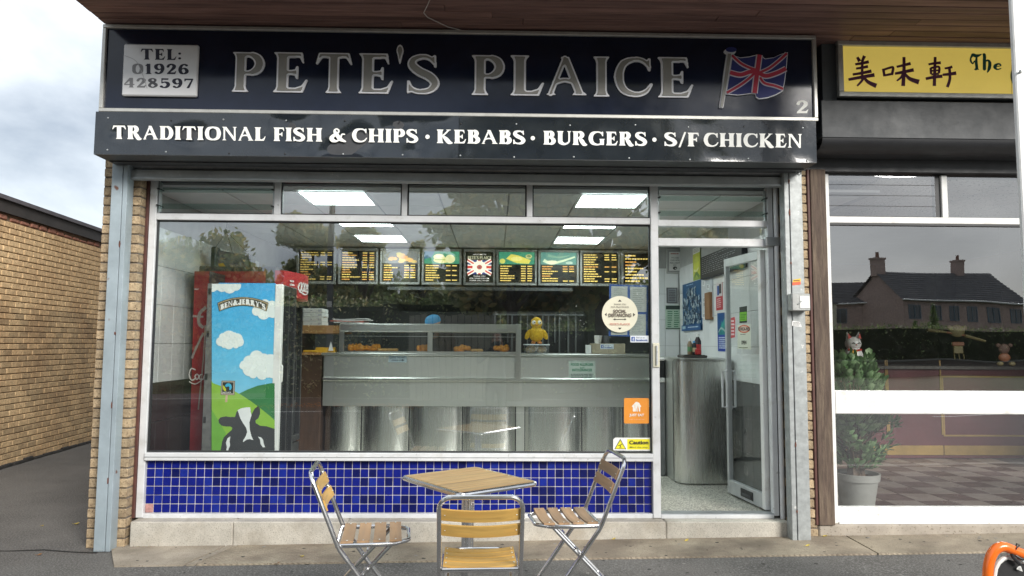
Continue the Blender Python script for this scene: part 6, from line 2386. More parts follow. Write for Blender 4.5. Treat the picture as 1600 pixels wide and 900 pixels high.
for k in range(5):
    zz = ZF + .3 + k * .36
    mb.box(xa0 - .004, xa0 - .001, YI + .05, YI + .4, zz, zz + .2, M_BLACK)
    mb.box(xa0 + .012, xa0 + .03, YI + .002, YI + .0095, zz, zz + .05, M_BLACK)
mb.build("hinge", fz)
fd = MB().box(B.x + .002, xd, YI - .006, YI + .05, ZF + .08, zt_f - .01, M_WHITEP, .006)
fd.box(B.x + .002, xd - .004, YI1 - .05, YI1, ZF + .08, zt_f - .01, M_BLACK, .005)
fd.box(B.x + .002, xd - .004, YI + .22, YI + .25, ZF + .30, zt_f - .10, M_BLACK, .004)
fd.box(B.x + .002, xd - .004, YI + .051, YI1 - .051, zt_f - .10, zt_f - .01, M_BLACK, .005)
fd.box(B.x + .002, xd - .004, YI + .051, YI1 - .051, ZF + .08, ZF + .30, M_BLACK, .005)
fd = fd.build("door", fz)
MB().quad((xd - .02, YI + .051, ZF + .30), (xd - .02, YI1 - .051, ZF + .30), (xd - .02, YI1 - .051, zt_f - .10), (xd - .02, YI + .051, zt_f - .10), M_GLASSC).build("glass_pane", fd, smooth=False)
MB().tube([(xd - .001, YI + .02, 1.22), (xd + .012, YI + .02, 1.23), (xd + .012, YI + .02, 1.36), (xd - .001, YI + .02, 1.37)], .006, M_WHITEP, 8).build("handle", fd)
# the print
pr = Print(pplane(YI - .0003), step=.0001)
for k in range(18):
    f_ = k / 17
    y0_ = 443.5 + 190 * f_ * .95
    pr.rect(331, y0_, 429.5, 715, (.06 + .18 * f_ ** 2, .40 + .19 * f_, .76 + .05 * f_))
fmc = lambda u, v: (230 + u * 260 / 1200, 380 + v * 195 / 900)      # zoom coordinates
fmd = lambda u, v: (300 + u / 6, 570 + v / 6)
CW = (.80, .86, .84)
def cloud(cs, clipbox=None):
    for u, v, r in cs:
        p = fmc(u, v)
        pts = [(p[0] + r * .2167 * math.cos(a), p[1] + r * .2167 * math.sin(a)) for a in np.linspace(0, 2 * math.pi, 21)[:-1]]
        pts = [(min(max(x, 331), 429.5), max(y, 443.5)) for x, y in pts]
        pr.poly(pts, CW)
pr.k += 1
cloud([(500, 300, 40), (540, 310, 42), (595, 315, 48), (640, 305, 38), (470, 310, 42), (570, 290, 50)])
pr.k += 1
cloud([(790, 490, 34), (850, 440, 36), (880, 480, 55), (900, 450, 36), (840, 505, 46), (905, 510, 30)])
pr.k += 1
cloud([(530, 710, 33), (545, 675, 26), (590, 685, 55), (590, 730, 36), (650, 690, 40), (665, 712, 34), (625, 670, 28), (555, 735, 20), (640, 735, 24)])
pr.k += 1
cloud([(705, 880, 36), (735, 850, 40), (790, 825, 52), (840, 845, 50), (890, 850, 50), (800, 890, 70), (870, 900, 70), (740, 910, 50), (690, 885, 24), (830, 945, 40), (765, 945, 30), (905, 940, 34)])
pr.k += 1
def hill(pts, col):
    pr.poly([(min(max(x, 331), 429.5), min(y, 715)) for x, y in (fmd(*p) for p in pts)], col)
hill([(150, 880), (440, 272), (520, 232), (620, 195), (745, 172), (780, 172), (780, 880)], (.035, .20, .06))
hill([(140, 880), (140, 150), (200, 172), (280, 200), (380, 235), (470, 285), (560, 345), (640, 405), (740, 485), (780, 520), (780, 880)], (.26, .50, .05))
hill([(140, 880), (140, 420), (220, 470), (320, 640), (280, 880)], (.16, .42, .05))
# cow
BK = (.045, .047, .05)
cow = [(265, 880), (270, 810), (285, 720), (300, 680), (340, 640), (375, 610), (380, 590), (362, 578), (320, 578), (280, 570), (255, 545), (250, 515), (270, 492), (320, 482), (360, 488), (405, 488), (420, 440), (440, 420),
       (500, 405), (545, 400), (560, 465), (590, 410), (622, 385), (640, 410), (640, 460), (625, 500), (598, 520), (600, 545), (640, 570), (700, 575), (780, 600), (780, 880)]
hill(cow, BK)
hill([(430, 425), (460, 408), (510, 398), (548, 398), (552, 440), (560, 470), (540, 540), (545, 610), (560, 670), (578, 705), (545, 695), (515, 700), (482, 725), (480, 712), (505, 670), (520, 630), (510, 590), (480, 545), (455, 500)], (.82, .84, .84))
hill([(335, 690), (362, 670), (355, 720), (360, 755), (345, 790), (340, 830), (316, 830), (330, 770), (320, 730)], (.82, .84, .84))
hill([(620, 672), (650, 680), (668, 700), (675, 740), (688, 772), (665, 772), (645, 740), (640, 700)], (.82, .84, .84))
# little board with a round swirl mark
def dpoly(pts, col): pr.poly([fmd(*p) for p in pts], col)
dpoly([(318, 282), (338, 282), (334, 350), (312, 350)], (.55, .40, .25))
dpoly([(280, 148), (406, 150), (402, 284), (270, 282)], (.25, .17, .11)); dpoly([(286, 156), (398, 158), (394, 276), (278, 274)], (.55, .5, .42)); dpoly([(290, 162), (392, 164), (389, 270), (283, 268)], (.02, .02, .022))
c0 = fmd(343, 208)
pr.ell(c0[0], c0[1], 5.4, 6, (.05, .45, .7), 20); pr.ell(c0[0] - .3, c0[1] + 1.2, 2.2, 2.2, (.02, .02, .022), 14)
dpoly([(310, 200), (345, 215), (370, 262), (330, 262), (318, 225)], (.02, .02, .022))
dpoly([(292, 190), (310, 205), (322, 230), (320, 248), (305, 244), (292, 222)], (.6, .62, .03))
pr.text("FAIRTRADE", *[fmd(u, 0)[0] for u in (288, 368)], fmd(0, 265)[1], fmd(0, 252)[1], (.75, .75, .72), .02)
# arched name banner
def arch(u0, u1, v, dv, h, col):
    n = 16
    P = []
    for sgn in (0, 1):
        R_ = range(n + 1) if not sgn else range(n, -1, -1)
        for i in R_:
            t = i / n
            u = u0 + (u1 - u0) * t + (0 if not sgn else (t - .5) * -28)
            P.append(fmc(u, v + dv * (2 * t - 1) ** 2 + (h if sgn else 0)))
    pr.poly(P, col)
arch(508, 878, 388, 42, 62, (.05, .045, .035)); arch(513, 873, 392, 42, 54, (.50, .38, .2)); arch(518, 868, 397, 42, 44, (.045, .04, .035))
pr.serif("BEN&JERRY'S", fmc(530, 0)[0], fmc(856, 0)[0], fmc(0, 441)[1], fmc(0, 404)[1], (.85, .85, .82), .36, .16, .05, arc=42 * .2167)
pr.rect(379, 444, 392, 715, mat("print_dark_1", BK, .5)) if False else None
pr.build("side_print", fz)

# cola cooler behind it
YK = 1.0
A, B = at(300, 700, YK), at(440, 420, YK)
xk0, xk1 = max(A.x, XLW + .02), at(437, 500, YK).x
ck = thing("drinks_cooler", "red sided black drinks cooler with glass doors behind the freezer", "cooler", ((xk0 + xk1) / 2, YK + .4, ZF))
zk = at(380, 416.5, YK).z
YK1 = YK + .80
mb = MB()
mb.box(xk0, xk1 - .05, YK, YK + .04, ZF + .02, zk, M_COOL, .004)
mb.box(xk0, xk1 - .05, YK1 - .04, YK1, ZF + .02, zk, M_COOL, .004)
mb.box(xk0, xk0 + .03, YK + .041, YK1 - .041, ZF + .02, zk, M_COOL)
mb.box(xk0 + .031, xk1 - .05, YK + .041, YK1 - .041, zk - .04, zk, M_COOL)
mb.box(xk0 + .031, xk1 - .05, YK + .041, YK1 - .041, ZF + .02, ZF + .34, M_COOL)
mb.build("cabinet", ck)
pr = Print(pplane(YK - .0004))
xr0, xr1 = 302, 415
pr.poly([(xr0 + 2, 424), (xr1, 424), (xr1, 712), (xr0 - 6, 712)], M_RED)
# big bottle picture and script name, partly hidden by the freezer
LW = (.36, .31, .28)
pr.ribbon([(322, 480), (312, 490), (311, 505), (318, 512)], 5, LW).ribbon([(301, 494), (318, 495)], 3, LW).ribbon([(318, 520), (306, 545), (300, 560)], 3.5, LW).ribbon([(321, 508), (318, 560), (310, 640)], 2.2, LW)
pr.ell(307, 451, 4.5, 2, (.5, .48, .45), 12, 0, 180)
pr.ribbon([(306, 578), (299, 576), (296, 586), (300, 594), (307, 590)], 2.0, (.75, .7, .66)).ribbon([(308, 584), (305, 588), (308, 593), (311, 588), (308, 584)], 1.8, (.75, .7, .66)).ribbon([(317, 585), (313, 586), (312, 592), (317, 592)], 1.8, (.75, .7, .66)).ribbon([(320, 586), (319, 592), (324, 592)], 1.6, (.75, .7, .66)).ribbon([(296, 596), (306, 600), (318, 592)], 1.6, (.75, .7, .66))
pr.build("side_panel", ck)
# doors with glass, facing +x
for k in range(2):
    y0, y1 = YK + .01 + k * .40, YK + .40 + k * .40 - .004
    f = MB()
    for q in ((y0, y0 + .035, ZF + .36, zk - .30), (y1 - .035, y1, ZF + .36, zk - .30)):
        f.box(xk1 - .045, xk1, q[0], q[1], q[2], q[3], M_BLACK, .004)
    f.box(xk1 - .045, xk1, y0 + .035, y1 - .035, zk - .335, zk - .30, M_BLACK, .004)
    f.box(xk1 - .045, xk1, y0 + .035, y1 - .035, ZF + .36, ZF + .42, M_BLACK, .004)
    f = f.build("door", ck)
    MB().quad((xk1 - .02, y0 + .035, ZF + .42), (xk1 - .02, y1 - .035, ZF + .42), (xk1 - .02, y1 - .035, zk - .335), (xk1 - .02, y0 + .035, zk - .335), M_GLASSC).build("glass_pane", f, smooth=False)
    MB().tube([(xk1 + .03, y1 - .06 if k == 0 else y0 + .06, 1.0), (xk1 + .03, y1 - .06 if k == 0 else y0 + .06, 1.4)], .009, M_BLACK, 8).build("handle", f)
MB().box(xk1 - .045, xk1 - .005, YK + .01, YK1 - .01, ZF + .03, ZF + .34, M_BLACK, .004).build("kick_grille", ck)
for k in range(4):
    zz = ZF + .45 + k * .34
    MB().box(xk0 + .05, xk1 - .06, YK + .05, YK1 - .05, zz, zz + .012, M_ALUD).build("shelf", ck)
# curved header
hdm = MB()
vs, fs = [], []
zh0, zh1_ = zk - .275, zk - .035
for i in range(9):
    t = i / 8
    bul = .03 + .085 * math.sin(math.pi * t)
    y = YK - .02 + (YK1 - YK + .04) * t
    vs += [(xk1 + bul, y, zh0), (xk1 + bul, y, zh1_), (xk1 - .05, y, zh0), (xk1 - .05, y, zh1_)]
for i in range(8):
    o = i * 4
    fs += [(o, o + 4, o + 5, o + 1), (o + 1, o + 5, o + 7, o + 3), (o, o + 2, o + 6, o + 4), (o + 2, o + 3, o + 7, o + 6)]
fs += [(0, 1, 3, 2), (32, 34, 35, 33)]
hdm.add(vs, fs, mat("cola red header", (.42, .02, .03), .35, var=.1, emit=.05))
hdm = hdm.build("header", ck)
def hfn(u, v):
    t = u
    return (xk1 + .033 + .085 * math.sin(math.pi * t), YK - .02 + (YK1 - YK + .04) * t, zh0 + (zh1_ - zh0) * v)
pr = Print(hfn, (1, -.3, 0))
wl_ = (.8, .76, .74)
for k in range(5):
    u = .32 + .08 * k
    pr.ribbon([(u, .62), (u - .03, .4), (u + .02, .3), (u + .05, .5), (u + .03, .66)], .035, wl_)
pr.ribbon([(.3, .28), (.5, .2), (.72, .36)], .05, wl_)
for u in (.1, .84): pr.lines(u, .42, u + .1, .7, 2, wl_, seed=8)
pr.build("header_print", hdm)
# a badge on the door and bottles inside
pr = Print(lambda u, v: (xk1 + .004, YK + .33 + .07 * u, 1.62 + .2 * v), (1, 0, 0))
pr.poly([(0, .1), (.4, 0), (1, .2), (1, 1), (0, 1)], (.5, .03, .04)).rect(.1, .7, .9, .92, (.75, .72, .7)).lines(.2, .2, .8, .6, 2, (.75, .7, .68), seed=4)
pr.build("door_badge", ck)
mgb = mat("cola bottle", (.02, .012, .01), .1, var=.1)
mgc = mat("green bottle top", (.03, .35, .22), .4, var=.1)
mbl = mat("bottle label", (.5, .03, .04), .4, var=.3, vs=30)
bot0 = None
n_ = 0
for row, zz in enumerate((ZF + .45 + .012 + .34 * 1, ZF + .45 + .012 + .34 * 2)):
    for i in range(4):
        y = YK + .10 + i * .085
        if bot0 is None:
            bot0 = thing("drink_bottle", "dark cola bottle with green top inside the drinks cooler", "bottle", (0, 0, 0), "bottles inside the drinks cooler")
            MB().lathe([(.03, .001), (.032, .01), (.032, .13), (.028, .16), (.013, .20), (.012, .23)], (0, 0, 0), mgb, 14).build("glass", bot0)
            MB().lathe([(.0145, .20), (.0145, .245), (.012, .248)], (0, 0, 0), mgc, 12).build("cap", bot0)
            MB().lathe([(.0327, .05), (.0327, .115)], (0, 0, 0), mbl, 14, False).build("label_band", bot0)
            o = bot0
        else:
            o = copy_tree(bot0)
        o.location = (xk1 - .10, y, zz)
        o['label'] = "dark cola bottle with green top on the cooler's %s shelf, %s from the front" % (("second", "third")[row], ("first", "second", "third", "fourth")[i])
# fly killer lamp hung on chains over the cooler
YFK = 1.35
A, B = at(331, 428, YFK), at(377, 386, YFK)
fk = thing("fly_killer_lamp", "black insect killer lamp hung on wires above the red cooler", "lamp", ((A.x + B.x) / 2, YFK, B.z))
mgn = mat("dark green casing", (.02, .04, .028), .4, var=.2)
zt1, zt2 = at(333, 386, YFK).z, at(377, 399, YFK).z
zb1, zb2 = zt1 - .23, zt2 - .17
MB().box(A.x, A.x + .05, YFK - .05, YFK + .08, zb1, zt1, mgn, .012).build("end_cap", fk)
MB().add([(A.x + .05, YFK, zt1 - .03), (B.x, YFK + .25, zt1 - .05), (B.x, YFK + .25, zb1 + .02), (A.x + .05, YFK, zb1 + .01), (A.x + .05, YFK + .12, zt1 - .03), (B.x, YFK + .36, zt1 - .05), (B.x, YFK + .36, zb1 + .02), (A.x + .05, YFK + .12, zb1 + .01)],
         [(0, 1, 2, 3), (4, 7, 6, 5), (0, 4, 5, 1), (3, 2, 6, 7), (1, 5, 6, 2), (0, 3, 7, 4)], mat("killer grid", (.02, .02, .03), .35, var=.3, vs=60)).build("grid", fk, smooth=False)
MB().box(B.x, B.x + .02, YFK + .24, YFK + .37, zb1 + .01, zt1 - .04, mgn, .005).build("end_cap", fk)
mb = MB()
hook = Vector((at(354, 362, YFK + .15).x, YFK + .15, at(354, 362, YFK + .15).z))
for q in ((A.x + .03, YFK, zt1), (B.x, YFK + .28, zt1 - .05), ((A.x + B.x) / 2, YFK + .15, zt1 - .04)):
    mb.tube([hook, q], .003, M_BLACK, 5)
mb.tube([hook, (hook.x, hook.y, ZC)], .003, M_BLACK, 5)
mb.build("wire", fk)
pr = Print(pplane(YFK - .06))
pr.poly([(341, 412), (349, 411), (355, 420), (348, 424), (343, 420)], (.7, .42, .03))
mb = pr.mb
tag_ = pr.build("yellow_tag", fk)

# ------------------------------------------------------------------ steel end counter and things by the door
YE = 1.30
ec = thing("steel_end_counter", "tall curved stainless steel counter end beside the doorway", "counter", (1.95, YE + .1, ZF))
xe0, xe1 = at(1055, 650, YE + .08).x, 2.33
ze = at(1090, 560, YE).z
vs, fs = [], []
N = 22
for i in range(N + 1):
    t = i / N
    x = xe0 + (xe1 - xe0) * t
    y = YE + .13 - .13 * (1 - abs(2 * t - 1) ** 5) ** .5
    vs += [(x, y, ZF + .012), (x, y, ze - .01)]
for i in range(N):
    fs.append((2 * i, 2 * i + 2, 2 * i + 3, 2 * i + 1))
MB().add(vs, fs, M_STEELP).build("curved_front", ec, ang=60)
top = [(vs[2 * i][0], vs[2 * i][1]) for i in range(N + 1)] + [(xe1, 2.3), (xe0, 2.3)]
mb = MB()
tri = tessellate_polygon([[Vector((x, y, 0)) for x, y in top]])
mb.add([(x, y, ze) for x, y in top], [tuple(t) for t in tri], M_STEELH)
n_t = len(top)
mb.add([(x, y, ze) for x, y in top] + [(x, y, ze - .03) for x, y in top], [(i, (i + 1) % n_t, (i + 1) % n_t + n_t, i + n_t) for i in range(n_t)], M_STEELH)
mb.build("top", ec, ang=60)
MB().box(xe0, xe0 + .02, YE + .17, 2.3, ZF + .01, ze - .031, M_STEEL).build("side_panel", ec)
MB().box(xe0 + .021, xe1 - .01, 2.28, 2.3, ZF, ze - .032, M_DARK).build("back_panel", ec)
MB().box(xe0 + .01, xe1 - .004, YE + .14, 2.2, ZF, ZF + .011, M_DARK).build("plinth", ec)
# dark crate and papers seen left of it
q = at(1043, 577, 1.75)
cr = thing("dark_crate", "dark crate with white paper over it left of the steel counter end", "crate", (xe0 - .12, 1.8, 1.0))
A, B = at(1028, 590, 1.75), at(1054, 564, 1.75)
MB().box(A.x, min(B.x, xe0 - .01), 1.75, 2.1, A.z, B.z, M_BLACK, .006).build("body", cr)
MB().box(A.x + .02, min(B.x, xe0 - .01) + .003, 1.745, 2.05, B.z + .001, B.z + .03, mat("white paper", (.72, .7, .68), .6), .008).build("paper", cr)
st_ = MB().box(A.x, xe0 - .006, 1.76, 2.1, ZF, A.z - .05, mat("grey metal cabinet", (.20, .205, .21), .4, metal=.4, var=.15), .006)
tag(st_.build("grey_cabinet"), "grey metal cabinet beside the steel counter end, under the crate", "cabinet")
MB().box(A.x + .005, xe0 - .006, 1.75, 2.1, A.z - .048, A.z - .002, mat("mesh white", (.55, .55, .53), .6, var=.4, vs=60), .006).build("tray", cr)
# condiments on the steel counter
ztop = ze + .001
YQ = YE + .35
A, B = at(1063, 560, YQ), at(1100, 556, YQ)
tr_ = thing("condiment_tray", "dark flat tray under the sauce bottles on the steel counter end", "tray", ((A.x + B.x) / 2, YQ, ztop))
MB().box(A.x, B.x, YQ - .12, YQ + .12, ztop, ztop + .025, mat("dark tray", (.05, .045, .04), .5), .006).build("body", tr_)
MB().box(A.x + .02, B.x - .02, YQ - .10, YQ + .10, ztop + .0255, ztop + .029, M_BLACK).build("liner", tr_)
def bottle(name, px, h, r, body, cap, label, neck=.35, band=None):
    c = at(px, 550, YQ)
    z = ztop + .030
    t = thing(name, label, "bottle" if "bottle" in name else "shaker", (c.x, YQ, z), "sauces and shakers on the steel counter end")
    MB().lathe([(r * .95, 0), (r, .01), (r, h * (1 - neck)), (r * .45, h * .86)], (c.x, YQ, z), body, 14).build("body", t)
    MB().lathe([(r * .5, h * .86), (r * .5, h * .97), (r * .3, h)], (c.x, YQ, z), cap, 12).build("cap", t)
    if band: MB().lathe([(r * 1.02, h * .2), (r * 1.02, h * .5)], (c.x, YQ, z), band, 14, False).build("label_band", t)
mwt, mblu = mat("white plastic", (.7, .7, .68), .4), mat("blue plastic", (.05, .25, .5), .35)
msrc = mat("sauce red", (.4, .03, .03), .35)
bottle("sauce_bottle", 1078, .16, .026, mat("clear brown", (.22, .16, .1), .2), mwt, "clear bottle with pale cap, leftmost on the condiment tray", band=mat("green band", (.08, .2, .08), .5))
bottle("sauce_bottle", 1085, .14, .03, M_BLACK, mblu, "black bottle with blue cap in the middle of the condiment tray", band=mat("cream band", (.5, .42, .25), .5))
bottle("sauce_bottle", 1090.5, .21, .034, mat("dark sauce", (.03, .02, .025), .25), mwt, "tallest dark bottle with white cap on the condiment tray", band=msrc)
A, B = at(1087, 555, YQ - .09), at(1094.5, 549, YQ - .09)
tag(MB().box(A.x, B.x + .01, YQ - .095, YQ - .05, ztop + .030, ztop + .09, msrc, .008).build("sachet_box"), "small red sachet box in front of the sauce bottles", "box")

# ------------------------------------------------------------------ posters and notices
def right_wall(px, py):     # on the right wall, seen at a slant
    return atx(px, py, XRW - .003)


def rposter(name, label, cat, quad, col, draw=None, thick=.002):
    """quad: pixel corners tl,tr,br,bl on the right wall"""
    p = [right_wall(*q) for q in quad]
    ys = [(p[0].y + p[3].y) / 2, (p[1].y + p[2].y) / 2]
    zs = [(p[2].z + p[3].z) / 2, (p[0].z + p[1].z) / 2]
    pr = Print(lambda u, v: (XRW - .003 - thick, ys[0] + (ys[1] - ys[0]) * u, zs[0] + (zs[1] - zs[0]) * v), (-1, 0, 0), step=.00006)
    pr.mb.box(XRW - .0025 - thick, XRW - .0005, min(ys), max(ys), zs[0], zs[1], flat(col))
    if draw: draw(pr)
    return tag(pr.build(name), label, cat)


def dblue(pr):
    rnd = random.Random(5)
    for i in range(330):
        u, v = rnd.uniform(.06, .95), rnd.uniform(.17, .9)
        if (u - .5) ** 2 / .22 + (v - .6) ** 2 / .5 < .28 + rnd.uniform(0, .12) or v < .7:
            c = rnd.choice(((.35, .44, .5), (.46, .52, .55), (.1, .18, .28), (.03, .05, .09), (.2, .3, .38), (.06, .1, .15)))
            pr.ribbon([(u, v), (u + rnd.uniform(-.06, .06), v - rnd.uniform(.03, .09))], rnd.uniform(.02, .05), c)
    pr.rect(.0, .0, 1, .12, (.02, .09, .24)).lines(.35, .05, .9, .09, 1, (.5, .6, .7), seed=1).rect(.05, .04, .22, .1, (.35, .5, .6)).lines(.3, .93, .8, .96, 1, (.3, .45, .6), seed=2)
rposter("fish_chart_poster", "large blue poster crowded with fish pictures on the right wall", "poster", ((1067, 444), (1097, 437), (1097, 516), (1067, 517)), (.025, .10, .22), dblue)
def dlemon(pr):
    pr.rect(0, .82, 1, 1, (.66, .66, .62)).lines(.1, .85, .9, .98, 3, (.25, .25, .2), seed=3).rect(0, .12, 1, .82, (.5, .52, .06)).ell(.5, .45, .38, .17, (.62, .66, .08)).ell(.5, .62, .3, .1, (.56, .6, .1)).ribbon([(.2, .1), (.5, .2), (.9, .06)], .12, (.15, .25, .06)).ribbon([(.1, .32), (.5, .28), (.8, .36)], .07, (.7, .7, .3))
rposter("lemon_poster", "narrow yellow and green poster high on the right wall", "poster", ((1083, 388), (1094, 385), (1094, 436), (1083, 439)), (.3, .4, .08), dlemon)
def dnotes(pr):
    rnd = random.Random(8)
    for i in range(26):
        u, v = rnd.uniform(.05, .7), rnd.uniform(.05, .92)
        pr.poly([(u, v), (u + .28, v - .02), (u + .22, v - .12), (u - .03, v - .09)], rnd.choice(((.66, .67, .68), (.58, .6, .62), (.7, .7, .7), (.45, .47, .5))))
        pr.lines(u + .02, v - .08, u + .2, v - .02, 3, (.12, .12, .14), seed=i)
rposter("pinned_notes", "untidy sheaf of white notes pinned beside the blue poster", "notes", ((1097, 416), (1115, 410), (1114, 497), (1098, 496)), (.5, .52, .54), dnotes, .012)
q0, q1 = right_wall(1107, 458), right_wall(1115, 499)
tag(MB().box(XRW - .05, XRW - .003, min(q0.y, q1.y), max(q0.y, q1.y), q1.z, q0.z, mat("brown card holder", (.25, .13, .06), .7, var=.2), .006).build("leaflet_holder"), "brown upright card holder on the right wall by the notes", "holder")
# black letter board leaning out from the wall
bb = thing("black_menu_board", "black board of tiny white writing hung high by the doorway", "notice board", (XRW - .1, 2, 2.3))
pa, pb = at(1101, 433, 2.55), at(1157, 420, 1.55)
zbt, zbb = 2.53, right_wall(1110, 432).z
ya, yb = right_wall(1102, 410).y, .95
MB().box(XRW - .06, XRW - .004, yb, ya, zbb - .02, zbt, mat("board black", (.014, .015, .018), .5, var=.2), .005).build("panel", bb)
pr = Print(lambda u, v: (XRW - .0605, ya + (yb - ya) * u, zbb + (zbt - zbb) * v), (-1, 0, 0))
pr.lines(.05, .1, .92, .95, 9, (.42, .44, .46), fill=.16, seed=12, word=.05, ragged=.5)
pr.build("chalk_print", bb)
def dred(pr):
    pr.rect(0, .5, 1, 1, (.55, .5, .5)).rect(.2, .55, .5, .9, (.03, .09, .3)).rect(.5, .6, .85, .95, (.05, .04, .04)).lines(.15, .08, .9, .45, 5, (.7, .45, .45), seed=6)
rposter("red_leaflet", "red leaflet with a group photo above its text", "poster", ((1119, 443), (1129, 441), (1129, 484), (1119, 485)), (.42, .035, .045), dred)
def dnight(pr):
    pr.rect(0, .43, 1, 1, (.012, .07, .22)).poly([(.1, .43), (.45, .8), (.9, .5), (.9, .43)], (.02, .2, .2)).poly([(.3, .6), (.9, .95), (1, .8), (.5, .5)], (.04, .3, .28)).ribbon([(.1, .5), (.4, .6), (.9, .48)], .05, (.3, .42, .4)).lines(.12, .06, .9, .38, 6, (.55, .62, .75), seed=9)
rposter("dark_blue_poster", "dark blue poster low on the right wall just left of the door", "poster", ((1121, 490), (1137, 487), (1137, 549), (1122, 549)), (.015, .05, .32), dnight)
# notices on the short wall facing us
def nib(name, label, x0, y0, x1, y1, col, draw, off=.012):
    notice(name, label, "framed notice", YNIB, x0, y0, x1, y1, col, draw, off)
def dn1(pr):
    for a in (0,):
        pr.rect(1043, 391, 1066, 425, (.30, .30, .29)).rect(1045.5, 393.5, 1063.5, 423, (.68, .67, .65))
    pr.text("TRY OURS", 1048, 1061, 398, 395.5, (.4, .06, .05)) if False else pr.lines(1048, 395, 1061, 398, 1, (.4, .07, .06), seed=3)
    pr.text("TWO SIZES", 1048.5, 1060.5, 404, 401.5, (.1, .1, .1)).text("CHIPS WITH", 1047.5, 1061.5, 408, 405.5, (.1, .1, .1)).text("PEAS & GRAVY", 1046.5, 1062.5, 412, 409.5, (.1, .1, .1)).text("ETC", 1052, 1057, 415.5, 413.3, (.1, .1, .1))
    pr.ell(1054.5, 419, 3.4, 2.6, (.04, .04, .04), 14).ell(1055.5, 419.6, 1.3, 1, (.6, .6, .58), 10)
nib("framed_price_notice", "white framed price notice at the top of the short tiled wall", 1042, 390, 1067, 427, (.42, .42, .40), dn1, .03)
def dn2(pr): pr.rect(1043.5, 451, 1057, 472, (.25, .26, .27)).lines(1045, 453, 1055.5, 471, 7, (.08, .08, .09), seed=7, ragged=.1)
nib("grey_certificate", "small grey framed certificate below the white price notice", 1042, 449.5, 1058.5, 473.5, (.12, .12, .12), dn2, .02)
def dn3(pr):
    pr.rect(1040.5, 477.5, 1063.5, 483.5, (.03, .05, .04)).lines(1043, 485, 1051, 512, 8, (.05, .2, .1), seed=1).lines(1053, 485, 1062, 512, 8, (.05, .2, .1), seed=2).rect(1040.5, 512.5, 1063.5, 513.8, (.03, .05, .04))
nib("green_hygiene_notice", "pale green notice of two text columns below the certificate", 1040, 477, 1064, 514.5, (.46, .58, .47), dn3, .005)
# stickers and notices on the big window
YST = YG - .006
def sticker(name, label, cat, draw, Y=YG - .004, parent=None):
    pr = Print(pplane(Y))
    draw(pr)
    return tag(pr.build(name), label, cat)
def ds1(pr):
    pr.ell(968.5, 491, 28, 28.5, (.74, .71, .56), 48)
    k = (.05, .045, .04)
    f = lambda u, v: (920 + u / 9, 430 + v / 9)
    pr.poly([f(410, 372), f(436, 342), f(462, 372)], k).poly([f(410, 738), f(436, 766), f(462, 738)], k).poly([f(224, 552), f(250, 525), f(250, 578)], k).poly([f(622, 530), f(652, 556), f(622, 582)], k)
    pr.rect(*f(365, 616), *f(510, 624), k).poly([f(342, 620), f(372, 606), f(372, 634)], k).poly([f(528, 620), f(502, 606), f(502, 634)], k)
    T = lambda s, u0, u1, vb, vt, c, b=.01: pr.text(s, f(u0, 0)[0], f(u1, 0)[0], f(0, vb)[1], f(0, vt)[1], c, b)
    g = (.2, .17, .14)
    T("THANK YOU", 352, 522, 420, 398, g); T("FOR PRACTICING", 312, 560, 458, 436, g)
    T("SOCIAL", 343, 526, 528, 482, (.13, .10, .08), .035); T("DISTANCING", 276, 596, 584, 538, (.13, .10, .08), .035)
    T("PETE'S PLAICE", 296, 576, 702, 674, (.55, .17, .12), .012)
sticker("round_sticker", "round cream social distancing sticker on the large window", "sticker", ds1, YG - .005)
def ds2(pr):
    b = (.02, .08, .30)
    pr.poly([(952, 444), (1013, 446), (1013, 527), (951, 525)], b)
    w = (.40, .44, .43)
    for i, (x0, y0, x1, y1) in enumerate(((955, 447, 980.5, 486), (984.5, 448, 1010, 487.5), (954.5, 489, 980, 523.5), (983.5, 490.5, 1009, 524.5))):
        pr.poly([(x0, y0), (x1, y0 + .6), (x1, y1), (x0, y1)], w)
        pr.lines(x0 + 4, y0 + 3, x1 - 4, y1 - 3, 11, (.25, .29, .28), fill=.3, seed=60 + i, word=.14, ragged=.35)
sticker("blue_framed_notices", "four grey notices in a blue frame inside the window, behind the round sticker", "notices", ds2, YG + .012)
sticker("social_media_sticker", "small white sticker with a blue square at the window's right edge", "sticker", lambda pr: fb(pr, 985, 524.5, 1013.5, 535))
def ds3(pr):
    f = lambda u, v: (940 + u / 7.5, 600 + v / 7.5)
    o = (.74, .27, .025)
    n = []
    for cx_, cy_, a0 in ((540, 180, -90), (540, 448, 0), (278, 448, 90), (278, 180, 180)):
        for k in range(5):
            a = RAD(a0 + 22.5 * k)
            n.append(f(cx_ + 15 * math.cos(a), cy_ + 15 * math.sin(a)))
    pr.poly(n, o)
    w = (.80, .77, .70)
    pr.poly([f(352, 262), (f(400, 210)), f(414, 208), f(442, 222), f(448, 238), f(466, 262), f(452, 272), f(452, 322), f(366, 322), f(366, 272)], w)
    pr.rect(*f(388, 240), *f(392, 285), o).rect(*f(402, 285), *f(407, 322), o).poly([f(425, 322), f(420, 285), f(424, 250), f(432, 285), f(436, 322)], o)
    pr.text("JUST EAT", f(324, 0)[0], f(496, 0)[0], f(0, 376)[1], f(0, 348)[1], w, .035)
    pr.text("order in the app now", f(322, 0)[0], f(500, 0)[0], f(0, 418)[1], f(0, 406)[1], (.78, .6, .4), .0)
sticker("orange_delivery_sticker", "square orange food delivery sticker with a white house in the window's lower right", "sticker", ds3)
